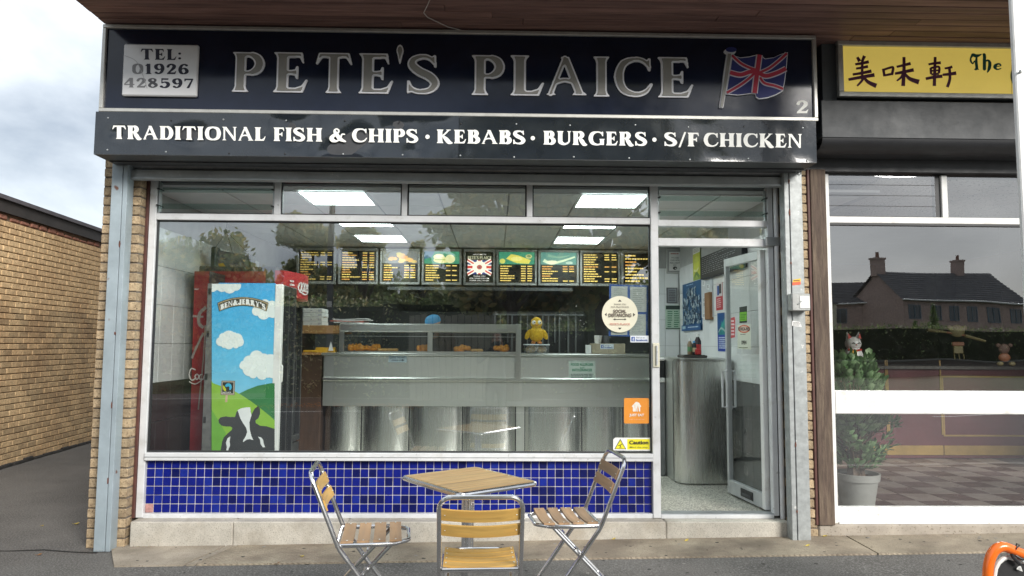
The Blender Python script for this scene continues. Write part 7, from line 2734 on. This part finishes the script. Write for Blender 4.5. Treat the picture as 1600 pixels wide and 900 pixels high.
def ds4(pr):
    f = lambda u, v: (940 + u / 7.5, 600 + v / 7.5)
    y_ = (.78, .70, .02)
    k = (.03, .03, .03)
    pr.poly([f(160, 628), f(578, 630), f(578, 782), f(135, 778), f(135, 650)], (.80, .80, .78))
    pr.rect(*f(300, 645), *f(564, 768), y_)
    pr.poly([f(218, 642), f(288, 764), f(150, 762)], k).poly([f(218, 658), f(276, 757), f(162, 756)], y_)
    pr.ribbon([f(192, 722), f(215, 715), f(232, 708)], 1.0, k).ribbon([f(212, 738), f(222, 728), f(214, 714)], .9, k).ell(*f(236, 704), .8, .8, k, 10).rect(*f(206, 742), *f(236, 746), k)
    pr.text("Caution", f(322, 0)[0], f(546, 0)[0], f(0, 704)[1], f(0, 660)[1], (.05, .045, .03), .03)
    pr.text("Mind the step", f(330, 0)[0], f(540, 0)[0], f(0, 748)[1], f(0, 728)[1], (.25, .22, .04), .008)
sticker("caution_sticker", "yellow and white caution mind the step sticker at the window's bottom corner", "sticker", ds4)
# stickers on the open door
def door_fn(px, py):
    d = ray(px, py)
    nrm = Vector((math.sin(angd), -math.cos(angd), 0))      # the door's face towards the street
    p0 = Vector((hx, hy, 0)) - nrm * 0.0
    t = (p0 - CAM).dot(nrm) / d.dot(nrm)
    return CAM + d * t
ndoor = Vector((math.sin(angd), -math.cos(angd), 0))
if ndoor.dot(CAM - Vector((hx, hy, 1))) < 0: ndoor = -ndoor
def dsticker(name, label, draw):
    pr = Print(door_fn, ndoor)
    pr.k = 5
    draw(pr)
    tag(pr.build(name), label, "sticker")
def dd1(pr):
    pr.poly([(1156, 480), (1168, 478), (1168, 504), (1156, 505)], (.02, .03, .025)).poly([(1156.5, 488), (1167.5, 487), (1167.5, 501), (1156.5, 502)], (.16, .42, .03)).lines(1158, 490, 1167, 500, 4, (.05, .2, .02), seed=4)
dsticker("green_rating_sticker", "green and black rating sticker on the open door", dd1)
def dd2(pr):
    pr.poly([(1153, 507.5), (1173, 506), (1174, 546), (1153, 545)], (.60, .63, .52))
    pr.ell(1163.5, 514, 9.2, 6.3, (.62, .13, .06), 24).ell(1163.5, 514, 7.6, 4.4, (.66, .50, .4), 24)
    pr.text("PUKKA-PIES", 1154.5, 1172.5, 516.5, 511.3, (.03, .03, .03), .03)
    pr.lines(1158, 521.5, 1169, 523.5, 1, (.1, .1, .1), seed=2).text("OPEN", 1159.5, 1167.5, 538, 532, (.03, .03, .03), .02).lines(1156, 542, 1171, 544, 1, (.1, .12, .05), seed=4)
dsticker("open_sign_sticker", "cream pie sticker reading open on the open door", dd2)
def dd3(pr):
    pr.poly([(1142.5, 497), (1148.5, 495), (1149.5, 500), (1149, 527), (1142.5, 528.5)], (.50, .06, .07)).lines(1143.2, 499, 1148.5, 525, 5, (.72, .6, .6), seed=5)
dsticker("red_push_sticker", "narrow red sticker by the free edge of the open door", dd3)

# ------------------------------------------------------------------ people
def figure(name, joints, edges, radii, m, parent=None):
    """one continuous body grown over a skeleton"""
    keys = list(joints)
    me = bpy.data.meshes.new(name)
    me.from_pydata([joints[k] for k in keys], [(keys.index(a), keys.index(b)) for a, b in edges], [])
    o = bpy.data.objects.new(name, me)
    COL.objects.link(o)
    o.modifiers.new("Skin", 'SKIN').use_smooth_shade = True
    for i, k in enumerate(keys):
        sv = me.skin_vertices[0].data[i]
        r = radii[k]
        sv.radius = r if isinstance(r, tuple) else (r, r)
        sv.use_root = (i == 0)
    o.modifiers.new("Subsurf", 'SUBSURF').levels = 1
    dg = bpy.context.evaluated_depsgraph_get()
    me2 = bpy.data.meshes.new_from_object(o.evaluated_get(dg))
    bpy.data.objects.remove(o)
    me2.name = name
    for p in me2.polygons:
        p.use_smooth = True
    me2.materials.clear()
    ms = m if isinstance(m, (list, tuple)) else [m]
    for x in ms:
        me2.materials.append(x)
    return link(name, me2, parent)


M_SKIN = mat("skin", (.42, .24, .17), .5, var=.08, vs=20)
M_CLOTH = mat("black work clothes", (.022, .023, .026), .85, var=.3, vs=12)


def body(t, base, face, lean, arms, shirt, trouser, head_drop=0.0):
    """base: floor point, face: unit direction faced, arms: {side: (elbow, hand)} in body axes (right, forward, up)"""
    f = Vector(face).normalized()
    r = Vector((f.y, -f.x, 0))
    P = lambda a, b, c: tuple(Vector(base) + r * a + f * b + Vector((0, 0, c)))
    J = {'pelvis': P(0, 0, .94), 'belly': P(0, lean * .2, 1.10), 'chest': P(0, lean * .6, 1.30), 'neck0': P(0, lean * .9, 1.44), 'neck': P(0, lean + .01, 1.49 - head_drop * .3)}
    R = {'pelvis': (.15, .11), 'belly': (.145, .105), 'chest': (.165, .115), 'neck0': (.09, .075), 'neck': (.052, .052)}
    E = [('pelvis', 'belly'), ('belly', 'chest'), ('chest', 'neck0'), ('neck0', 'neck')]
    for s, n in ((-1, 'l'), (1, 'r')):
        J.update({'hip' + n: P(.09 * s, 0, .88), 'knee' + n: P(.1 * s, .03, .50), 'ankle' + n: P(.105 * s, 0, .09), 'toe' + n: P(.12 * s, .17, .04)})
        R.update({'hip' + n: (.095, .095), 'knee' + n: (.06, .062), 'ankle' + n: (.043, .045), 'toe' + n: (.04, .03)})
        E += [('pelvis', 'hip' + n), ('hip' + n, 'knee' + n), ('knee' + n, 'ankle' + n), ('ankle' + n, 'toe' + n)]
        el, ha = arms[n]
        J.update({'sh' + n: P(.19 * s, lean * .8, 1.40), 'el' + n: P(*el), 'wr' + n: P(*ha)})
        R.update({'sh' + n: (.066, .066), 'el' + n: (.045, .045), 'wr' + n: (.028, .028)})
        E += [('neck0', 'sh' + n), ('sh' + n, 'el' + n), ('el' + n, 'wr' + n)]
    o = figure("body", J, E, R, shirt, t)
    # trousers: a second material below the waist
    o.data.materials.append(trouser)
    zw = base[2] + .98
    for p in o.data.polygons:
        if p.center.z < zw:
            p.material_index = 1
    # head with a face
    hd_ = Vector(P(0, lean + .045 + head_drop * .25, 1.615 - head_drop * .35))
    T = Matrix.Translation(hd_) @ Matrix(((r.x, f.x, 0, 0), (r.y, f.y, 0, 0), (0, 0, 1, 0), (0, 0, 0, 1))) @ Matrix.Rotation(-head_drop * 1.2, 4, 'X')
    h = MB(T)
    prof = [(.0, -.118), (.035, -.112), (.052, -.09), (.064, -.055), (.071, -.01), (.076, .03), (.074, .07), (.058, .10), (.03, .116), (.0, .12)]
    vs, fs = [], []
    N = 18
    for rad, z in prof:
        for j in range(N):
            a = 2 * math.pi * j / N
            x, y = rad * math.cos(a), rad * math.sin(a) * 1.24 - (.012 if z > 0 else 0) + (.012 if z < -.05 else 0)
            if y > 0 and abs(math.cos(a)) < .3 and -.045 < z < .0: y += .012
            if y > 0 and .0 <= z < .04 and .2 < abs(math.cos(a)) < .65: y -= .006
            vs.append((x, y, z))
    for i in range(len(prof) - 1):
        for j in range(N):
            fs.append((i * N + j, i * N + (j + 1) % N, (i + 1) * N + (j + 1) % N, (i + 1) * N + j))
    h.add(vs, fs, M_SKIN)
    h.tube([(0, .085, .028), (0, .102, -.004), (0, .11, -.026), (0, .092, -.034)], [.008, .01, .014, .008], M_SKIN, 8)
    for s in (-1, 1):
        h.ball((s * .077, -.01, -.005), (.010, .022, .032), M_SKIN, 8, 6)
    h.tube([P_ for P_ in ((0, -.005, -.14), (0, -.002, -.08))], [.05, .048], M_SKIN, 12)
    ho = h.build("head", t, ang=60)
    for s in (-1, 1):
        e = MB(T).ball((s * .031, .079, .012), (.013, .010, .009), mat("eye white", (.7, .7, .68), .3), 10, 6)
        e.ball((s * .031, .0885, .012), (.0055, .003, .0055), M_BLACK, 8, 5)
        e.build("eye", ho)
        MB(T).tube([(s * .05, .078, .034), (s * .031, .087, .038), (s * .014, .087, .034)], .0035, mat("dark hair", (.03, .022, .018), .7), 6).build("eyebrow", ho)
    MB(T).tube([(-.024, .083, -.063), (0, .091, -.06), (.024, .083, -.063)], [.003, .006, .003], mat("lips", (.33, .13, .11), .5), 6).build("mouth", ho)
    return o, ho, T, P, r, f


def hand(t, wrist, direction, palm_n, m, curl=.5, side=1):
    d = Vector(direction).normalized()
    n_ = Vector(palm_n)
    n_ = (n_ - d * n_.dot(d)).normalized()
    s = d.cross(n_) * side
    w = Vector(wrist)
    J, E, R = {'w': tuple(w)}, [], {'w': (.024, .018)}
    J['p'] = tuple(w + d * .055); R['p'] = (.036, .015); E.append(('w', 'p'))
    for k, (off, L) in enumerate(((.030, .070), (.011, .080), (-.010, .075), (-.029, .058))):
        b = w + d * .088 + s * off
        q = w + d * .05 + s * off * .8
        J['q%d' % k] = tuple(q); R['q%d' % k] = (.011, .011)
        J['b%d' % k] = tuple(b); R['b%d' % k] = (.0098, .0098)
        c1 = (d * math.cos(curl * .7) + n_ * math.sin(curl * .7))
        c2 = (d * math.cos(curl * 1.6) + n_ * math.sin(curl * 1.6))
        J['m%d' % k] = tuple(b + c1 * L * .5); R['m%d' % k] = (.0088, .0088)
        J['t%d' % k] = tuple(b + c1 * L * .5 + c2 * L * .5); R['t%d' % k] = (.007, .007)
        E += [('p', 'q%d' % k), ('q%d' % k, 'b%d' % k), ('b%d' % k, 'm%d' % k), ('m%d' % k, 't%d' % k)]
    tb0 = w + d * .03 + s * .03 + n_ * .008
    J['th0'] = tuple(tb0); R['th0'] = (.014, .014)
    J['th1'] = tuple(tb0 + d * .032 + s * .024 + n_ * .012); R['th1'] = (.0105, .0105)
    J['th2'] = tuple(tb0 + d * .058 + s * .026 + n_ * .026); R['th2'] = (.008, .008)
    E += [('w', 'th0'), ('th0', 'th1'), ('th1', 'th2')]
    return figure("hand", J, E, R, m, t)


# the worker behind the counter
wk_x = at(698, 500, 3.05).x
wkr = thing("person", "worker in a blue cap and black clothes bent over behind the display case", "person", (wk_x, 3.05, ZF))
o, ho, T, P, r_, f_ = body(wkr, (wk_x, 3.05, ZF + .01), (-.8, -.75, 0), .10, {'l': ((-.25, .12, 1.14), (-.18, .34, 1.08)), 'r': ((.25, .12, 1.14), (.16, .34, 1.08))}, M_CLOTH, M_CLOTH, .24)
for s, n in ((-1, 'l'), (1, 'r')):
    hand(wkr, P(-.18 if s < 0 else .16, .34, 1.08), f_ + Vector((0, 0, -.25)), Vector((0, 0, -1)), M_SKIN, .6, -s)
mcap = mat("blue cap cloth", (.035, .21, .40), .8, var=.15, vs=14)
cp = MB(T)
vs, fs = [], []
N = 18
for rad, z in ((.082, .038), (.084, .06), (.079, .09), (.062, .115), (.034, .13), (0, .134)):
    for j in range(N):
        a = 2 * math.pi * j / N
        vs.append((rad * math.cos(a), rad * math.sin(a) * 1.22 - .01, z))
for i in range(5):
    for j in range(N):
        fs.append((i * N + j, i * N + (j + 1) % N, (i + 1) * N + (j + 1) % N, (i + 1) * N + j))
cp.add(vs, fs, mcap)
pk = [(-.07, .055, .045), (-.06, .12, .04), (-.03, .155, .035), (0, .162, .034), (.03, .155, .035), (.06, .12, .04), (.07, .055, .045)]
cp.add(pk + [(x, y, z - .007) for x, y, z in pk], [tuple(range(7)), tuple(range(13, 6, -1))] + [(i, i + 7, i + 8, i + 1) for i in range(6)], mcap)
cp.build("cap", wkr, ang=60)
MB(T).ball((0, -.035, -.02), (.08, .072, .075), mat("dark hair"), 14, 8).build("hair", ho)
MB(T).ball((0, .058, -.065), (.058, .045, .042), M_CLOTH, 12, 8).build("face_mask", ho)

# the photographer, seen only mirrored in the window
pho = thing("person", "photographer in dark clothes holding up a phone, mirrored in the window", "person", (.02, -5.98, 0))
o, ho, T, P, r_, f_ = body(pho, (.02, -5.98, 0), (0.02, 1, 0), .02, {'l': ((-.30, .16, 1.28), (-.085, .30, 1.50)), 'r': ((.30, .16, 1.28), (.085, .30, 1.50))}, mat("dark navy jacket", (.03, .034, .045), .85, var=.2), mat("dark jeans", (.03, .035, .05), .85, var=.2))
MB(T).ball((0, -.02, .045), (.083, .1, .088), mat("short brown hair", (.09, .06, .04), .75, var=.3, vs=60), 16, 10).build("hair", ho)
for s in (-1, 1):
    hand(pho, P(s * .085, .30, 1.50), Vector((-s * .15, .25, .9)), f_ * .5 + Vector((-s, 0, 0)) * .8, M_SKIN, .7, s)
ph = thing("phone", "dark phone held up by the photographer", "phone", (0, -5.63, 1.56))
MB().box(-.082, .078, -5.632, -5.623, 1.52, 1.598, M_BLACK, .004).build("case", ph)
for k in (-.012, .012):
    MB(Matrix.Translation((k, -5.6225, 1.572)) @ Matrix.Rotation(RAD(-90), 4, 'X')).lathe([(.008, 0), (.008, .001), (.006, .0012)], (0, 0, 0), M_GALV, 12).build("lens", ph)

# ------------------------------------------------------------------ the far side of the street (mirrored in the glass)
def leaves_mesh(name, centers, n, size, m, rnd, flat_=1.0):
    """centers: (point, radius xyz, weight) lobes filled with small leaf faces, denser to the outside"""
    c = np.array([k[0] for k in centers], float)
    rr = np.array([k[1] for k in centers], float)
    w = np.array([k[2] for k in centers], float)
    rng = np.random.default_rng(rnd)
    idx = rng.choice(len(centers), n, p=w / w.sum())
    d = rng.normal(size=(n, 3))
    d /= np.linalg.norm(d, axis=1)[:, None]
    q = rng.random(n) ** .45
    p = c[idx] + d * rr[idx] * (q * (1 + .18 * rng.normal(size=n)))[:, None]
    a = rng.normal(size=(n, 3)); a /= np.linalg.norm(a, axis=1)[:, None]
    b = np.cross(a, rng.normal(size=(n, 3))); b /= np.linalg.norm(b, axis=1)[:, None]
    s = (size * (.6 + .8 * rng.random(n)))[:, None]
    V = np.stack([p - a * s, p + b * s * .55, p + a * s, p - b * s * .55], 1).reshape(-1, 3)
    me = bpy.data.meshes.new(name)
    me.from_pydata(V.tolist(), [], np.arange(4 * n).reshape(n, 4).tolist())
    for x in m: me.materials.append(x)
    me.polygons.foreach_set("material_index", rng.integers(0, len(m), n).astype(np.int32))
    return me


def leafmat(name, col):
    m_ = mat(name, col, .6, var=.35, vs=1.2)
    n, l = m_.node_tree.nodes, m_.node_tree.links
    b, out = n["Principled BSDF"], n["Material Output"]
    tl = n.new("ShaderNodeBsdfTranslucent")           # leaves let light through
    src = b.inputs["Base Color"].links[0].from_socket
    l.new(src, tl.inputs["Color"])
    ms = n.new("ShaderNodeAddShader")
    l.new(b.outputs[0], ms.inputs[0])
    l.new(tl.outputs[0], ms.inputs[1])
    l.new(ms.outputs[0], out.inputs["Surface"])
    return m_


LG = [leafmat("tree leaf dark", (.125, .15, .06)), leafmat("tree leaf mid", (.18, .19, .08)), leafmat("tree leaf yellowing", (.29, .24, .09))]
LD = [leafmat("hedge leaf dark", (.055, .085, .03)), leafmat("hedge leaf mid", (.10, .145, .045)), leafmat("hedge leaf light", (.19, .21, .09))]
LH = LD + [leafmat("hedge blossom pale", (.38, .34, .2))]
M_BARK = mat("bark", (.08, .06, .045), .9, var=.35, vs=8, bump=.01)


def tree(label, x, y, h, crown_r, seed, trunk_h, mats=LG, n=9000, group="trees across the street"):
    rnd = random.Random(seed)
    t = thing("tree", label, "tree", (x, y, 0), group)
    tr = MB()
    top = Vector((x + rnd.uniform(-.3, .3), y, h * .72))
    tr.tube([(x, y, -.1), (x, y, trunk_h * .5), (x + rnd.uniform(-.1, .1), y, trunk_h), tuple(top)], [h * .03, h * .024, h * .02, .03], M_BARK, 9)
    cs = []
    for i in range(16):
        a = rnd.uniform(0, 6.28)
        k = rnd.random()
        zc = trunk_h + (h - trunk_h) * (.12 + .78 * k)
        rad = crown_r * (1 - .55 * abs(k - .35)) * rnd.uniform(.35, .8)
        p = Vector((x + rad * math.cos(a), y + rad * math.sin(a), zc))
        cs.append((p, (crown_r * rnd.uniform(.28, .45),) * 2 + (crown_r * rnd.uniform(.22, .36),), rnd.uniform(.6, 1.3)))
        b = Vector((x, y, trunk_h + (zc - trunk_h) * .35))
        tr.tube([b, b.lerp(p, .5) + Vector((0, 0, .2)), p], [h * .011, h * .007, .015], M_BARK, 6)
    tr.build("trunk", t)
    link("crown", leaves_mesh("crown", cs, int(n * 1.5), h * .019, mats, seed), t)
    return t


def mirror_at(px, py, D):      # where a thing mirrored at this spot of the window stands, D metres along the mirrored view
    d = ray(px, py)
    p = CAM + d * (D / d.y)
    return Vector((p.x, 2 * YG - p.y, p.z))


def mx(px, D): return mirror_at(px, 537, D).x
def my(D): return 2 * YG - (CAM.y + D)


tree("dense tree far left across the street", mx(315, 26), my(26), 6.2, 2.2, 1, 1.0)
tree("bushy tree left of the lamp post across the street", mx(485, 30), my(30), 6.9, 1.9, 2, 1.2)
tree("rounded tree right of the lamp post across the street", mx(560, 29), my(29), 6.5, 1.3, 5, 1.2)
tree("slim young tree alone across the street", mx(657, 27), my(27), 5.9, .7, 6, 2.2, n=1800)
tree("largest spreading tree across the street, thinning and yellowish", mx(800, 20), my(20), 8.6, 2.6, 3, 2.0, n=9000)
tree("tall spreading tree opposite the doorway across the street", mx(945, 21), my(21), 8.8, 2.7, 4, 2.0, n=9000)
tree("tall tree opposite the timber post across the street", mx(1130, 25), my(25), 7.2, 2.2, 8, 1.6, n=9000)
tree("broad tree at the far left end of the hedge", mx(170, 28), my(28), 7.4, 2.6, 9, 1.4)
rng_ = random.Random(44)
cs = [((mx(100, 36) + i * .8, my(36) + rng_.uniform(-.6, .6), 1 + 1.5 * j), (.9, .7, .9 + rng_.uniform(0, .35)), 1) for i in range(int((mx(1190, 36) - mx(100, 36)) / .8)) for j in range(3)]
cs = cs + [((c[0][0], c[0][1], c[0][2] * .8), (1.0, .5, 1.1), 1) for c in cs]
tag(link("distant_trees", leaves_mesh("distant_trees", cs, 42000, .2, LG[:2], 9)), kind='stuff', label="dark belt of distant trees behind the street trees")


def hedge(label, x0, x1, y, h, d, seed, mats, z0=0, n=9000):
    t = thing("hedge", label, "hedge", ((x0 + x1) / 2, y, 0), "hedges across the street")
    MB().box(x0, x1, y - d * .35, y + d * .35, z0, h - .2, mat("hedge inside", (.02, .03, .012), .95)).build("twigs", t)
    rng = random.Random(seed)
    cs = []
    k = int((x1 - x0) / .5)
    for i in range(k):
        for j in range(4):
            cs.append(((x0 + (i + .5) * (x1 - x0) / k, y + rng.uniform(-.15, .15), z0 + (j + .5) * (h - z0) / 4), (.38, d * .5, (h - z0) / 6.5 + rng.uniform(0, .12)), 1))
    tag(link("foliage", leaves_mesh("foliage", cs, n, .055, mats, seed), t), kind='stuff')


hedge("tall flowering hedge left of the lamp post opposite", mx(425, 20.5), mx(600, 20.5), my(20.5), 2.75, 1.2, 3, LH, n=11000)
hedge("darker hedge right of the flowering one opposite", mx(600, 21), mx(765, 21), my(21), 2.85, 1.2, 4, LD, n=9000)
hedge("low dark hedge opposite the doorway", mx(765, 23), mx(1120, 23), my(23), 2.2, 1.2, 5, LD, n=9000)
hedge("long clipped hedge in front of the brick houses", mx(1296, 40), mx(1700, 40), my(40), 2.6, 1.6, 6, LD, n=16000)
fw_ = thing("garden_fence", "pale boarded garden fence below the hedge opposite", "fence", (mx(710, 20), my(20), 0))
xa, xb = mx(640, 19.6), mx(775, 19.6)
nb = 14
for i in range(nb):
    w = (xb - xa) / nb
    MB().box(xa + w * i + .01, xa + w * (i + 1) - .01, my(19.6) - .02, my(19.6) + .02, .0, 2.28 + .02 * (i % 3), mat("fence board", (.26, .25, .2), .85, var=.25, vs=4)).build("fence_board", fw_)
lw = thing("low_brick_wall", "low red brick garden wall before the clipped hedge", "wall", (mx(1450, 38), my(38), 0))
MB().box(mx(1296, 38), mx(1700, 38), my(38) - .12, my(38) + .12, -.1, .75, mat("garden wall brick", (.12, .10, .09), .9, var=.3, vs=9)).build("brickwork", lw)
MB().box(mx(1296, 38), mx(1700, 38), my(38) - .15, my(38) + .15, .751, .83, mat("coping", (.2, .195, .18), .9)).build("coping", lw)
# lamp post
lpx, lpy = mx(514, 15.5), my(15.5)
lp = thing("lamp_post", "dark lamp post with a small white plate across the road", "lamp post", (lpx, lpy, 0))
MB().tube([(lpx, lpy, -.1), (lpx, lpy, 1.2), (lpx, lpy, 1.25), (lpx, lpy, 7.5)], [.10, .10, .068, .05], M_DARK, 12).build("column", lp)
MB().tube([(lpx, lpy, 7.45), (lpx, lpy + .5, 7.7), (lpx, lpy + 1.1, 7.75)], .03, M_DARK, 8).build("arm", lp)
MB().box(lpx - .09, lpx + .09, lpy + .9, lpy + 1.5, 7.68, 7.8, M_GREYP, .03).build("lantern", lp)
q = mirror_at(514, 476, 15.4)
MB().box(lpx - .05, lpx + .05, lpy + .07, lpy + .085, q.z - .06, q.z + .06, M_WHITEP, .003).build("plate", lp)
# orange leaf drifts at the far kerb
random.seed(4)
mb = MB()
for i in range(900):
    x, y = random.uniform(mx(400, 17.8), mx(660, 17.8)), my(17.6) + random.gauss(0, .35)
    a, L = random.uniform(0, 6.28), random.uniform(.03, .07)
    mb.add([(x, y, .002 + random.random() * .02), (x + L * math.cos(a), y + L * math.sin(a), .02), (x + L * math.cos(a + 1.2), y + L * math.sin(a + 1.2), .012)], [(0, 1, 2)],
           mat("drift leaf orange", (.40, .14, .03), .8, var=.3, vs=20))
tag(mb.build("leaf_drift", smooth=False), kind='stuff', label="drift of orange leaves along the far kerb")


# the houses behind the hedge on the right
def house(label, corner, ang_, Lx, Wd, eave, ridge, chims, cream=False, windows=6):
    T = Matrix.Translation(corner) @ Matrix.Rotation(ang_, 4, 'Z')     # local x along the front, +y to the rear away from us... front at y = 0
    t = thing("brick_house", label, "house", tuple(corner), "houses beyond the hedge")
    mw_ = mat("house brick", (.44, .325, .285), .9, var=.25, vs=6) if not cream else mat("cream render", (.6, .55, .42), .9, var=.1)
    mb = MB(T)
    mb.box(0, Lx, -Wd, 0, -.1, eave, mw_)
    for x in (0, Lx):
        mb.add([(x, 0, eave), (x, -Wd, eave), (x, -Wd / 2, ridge)], [(0, 1, 2)], mw_)
    mb.build("wall", t, smooth=False)
    mb = MB(T)
    mrf = mat("grey roof tile", (.13, .13, .135), .85, var=.25, vs=3)
    sl = (ridge - eave) / (Wd / 2)
    o_ = .3
    nrow = 14
    for s in (0, 1):
        for i in range(nrow):
            t0, t1 = i / nrow, (i + 1) / nrow
            y0, y1 = (o_ - (Wd / 2 + o_) * t0), (o_ - (Wd / 2 + o_) * t1)
            z0, z1 = ridge - sl * (Wd / 2 + y0) + 0, ridge - sl * (Wd / 2 + y1)
            if s: y0, y1 = -Wd - y0, -Wd - y1
            mb.add([(-.25, y0, z0 + .13), (Lx + .25, y0, z0 + .13), (Lx + .25, y1, z1 + .05), (-.25, y1, z1 + .05), (-.25, y0, z0 + .03), (Lx + .25, y0, z0 + .03)], [(0, 1, 2, 3), (4, 5, 1, 0)], mrf)
    rf = mb.build("roof", t, smooth=False)
    for cxp in chims:
        c = MB(T)
        c.box(cxp - .45, cxp + .45, -Wd / 2 - .4, -Wd / 2 + .4, ridge - .4, ridge + 1.0, mw_)
        c.box(cxp - .52, cxp + .52, -Wd / 2 - .47, -Wd / 2 + .47, ridge + 1.0, ridge + 1.14, mw_)
        c.lathe([(.16, 0), (.13, .4), (.15, .44)], (cxp, -Wd / 2, ridge + 1.14), mat("chimney pot", (.25, .14, .1), .9), 10)
        c.build("chimney", rf)
    MB(T).tube([(-.25, o_ + .06, eave - .12), (Lx + .25, o_ + .06, eave - .12)], .07, M_WHITEP, 8).build("gutter", t)
    for i in range(windows):
        x = Lx * (i + .5) / windows
        w = MB(T)
        for q in ((-.5, .5, 0, .07), (-.5, .5, 1.13, 1.2), (-.5, -.43, .07, 1.13), (.43, .5, .07, 1.13), (-.03, .03, .07, 1.13)):
            w.box(x + q[0], x + q[1], -.02, .05, eave - 1.75 + q[2], eave - 1.75 + q[3], mat("blue grey window frame", (.10, .16, .2), .5))
        w = w.build("window", t)
        MB(T).box(x - .43, x + .43, -.02, .02, eave - 1.68, eave - .62, mat("dark house pane", (.03, .045, .055), .08, spec=.8)).build("pane", w)
    return t


D0 = 55.0
c0 = mirror_at(1410, 537, D0)
c1 = mirror_at(1600, 537, D0 * 1.03)
c0.z = c1.z = 0
vx = (c1 - c0)
eave = mirror_at(1410, 467, D0).z
rid = mirror_at(1450, 422, D0 + 3).z
# the front faces the street (+y): walk along it from the far corner so that the body lies behind
ang_h = math.atan2(vx.y, vx.x)
house("long red brick house with two chimneys and grey roof", c0, ang_h, vx.length * 1.02, 6.2, eave, rid, (-.2 + .4, vx.length * .72), windows=6)
e0 = mirror_at(1250, 537, 62)
e0.z = 0
house("brick house gable peeping out beside the timber post", e0, ang_h + RAD(35), 6.5, 6, eave * .98, rid * .92, (), windows=3)
e0 = mirror_at(1296, 537, 50)
e0.z = 0
MBc = thing("cream_outbuilding", "small cream rendered building at the hedge's left end", "building", tuple(e0))
MB().box(e0.x - 2.5, e0.x + .55, e0.y - 4, e0.y, -.1, 4.4, mat("cream render", (.6, .55, .42), .9, var=.1)).build("wall", MBc)
MB().box(e0.x - 2.6, e0.x + .65, e0.y - 4.1, e0.y + .1, 4.401, 4.55, mat("grey roof tile")).build("roof", MBc)
for px, hh, lab in ((1455, 4.1, "small conifer before the brick house, larger one"), (1426, 2.9, "low conifer before the brick house, smaller one")):
    x, y = mx(px, 44), my(44)
    t = thing("conifer", lab, "tree", (x, y, 0), "conifers behind the clipped hedge")
    MB().tube([(x, y, -.1), (x, y, hh * .8)], [.12, .03], M_BARK, 8).build("trunk", t)
    cs = [((x, y, hh * (.15 + .8 * k / 8)), (.9 * (1 - k / 9), .9 * (1 - k / 9), hh * .09), 1 - k / 10) for k in range(9)]
    link("crown", leaves_mesh("crown", cs, 1800, .09, [LD[0], LD[1]], 12), t)
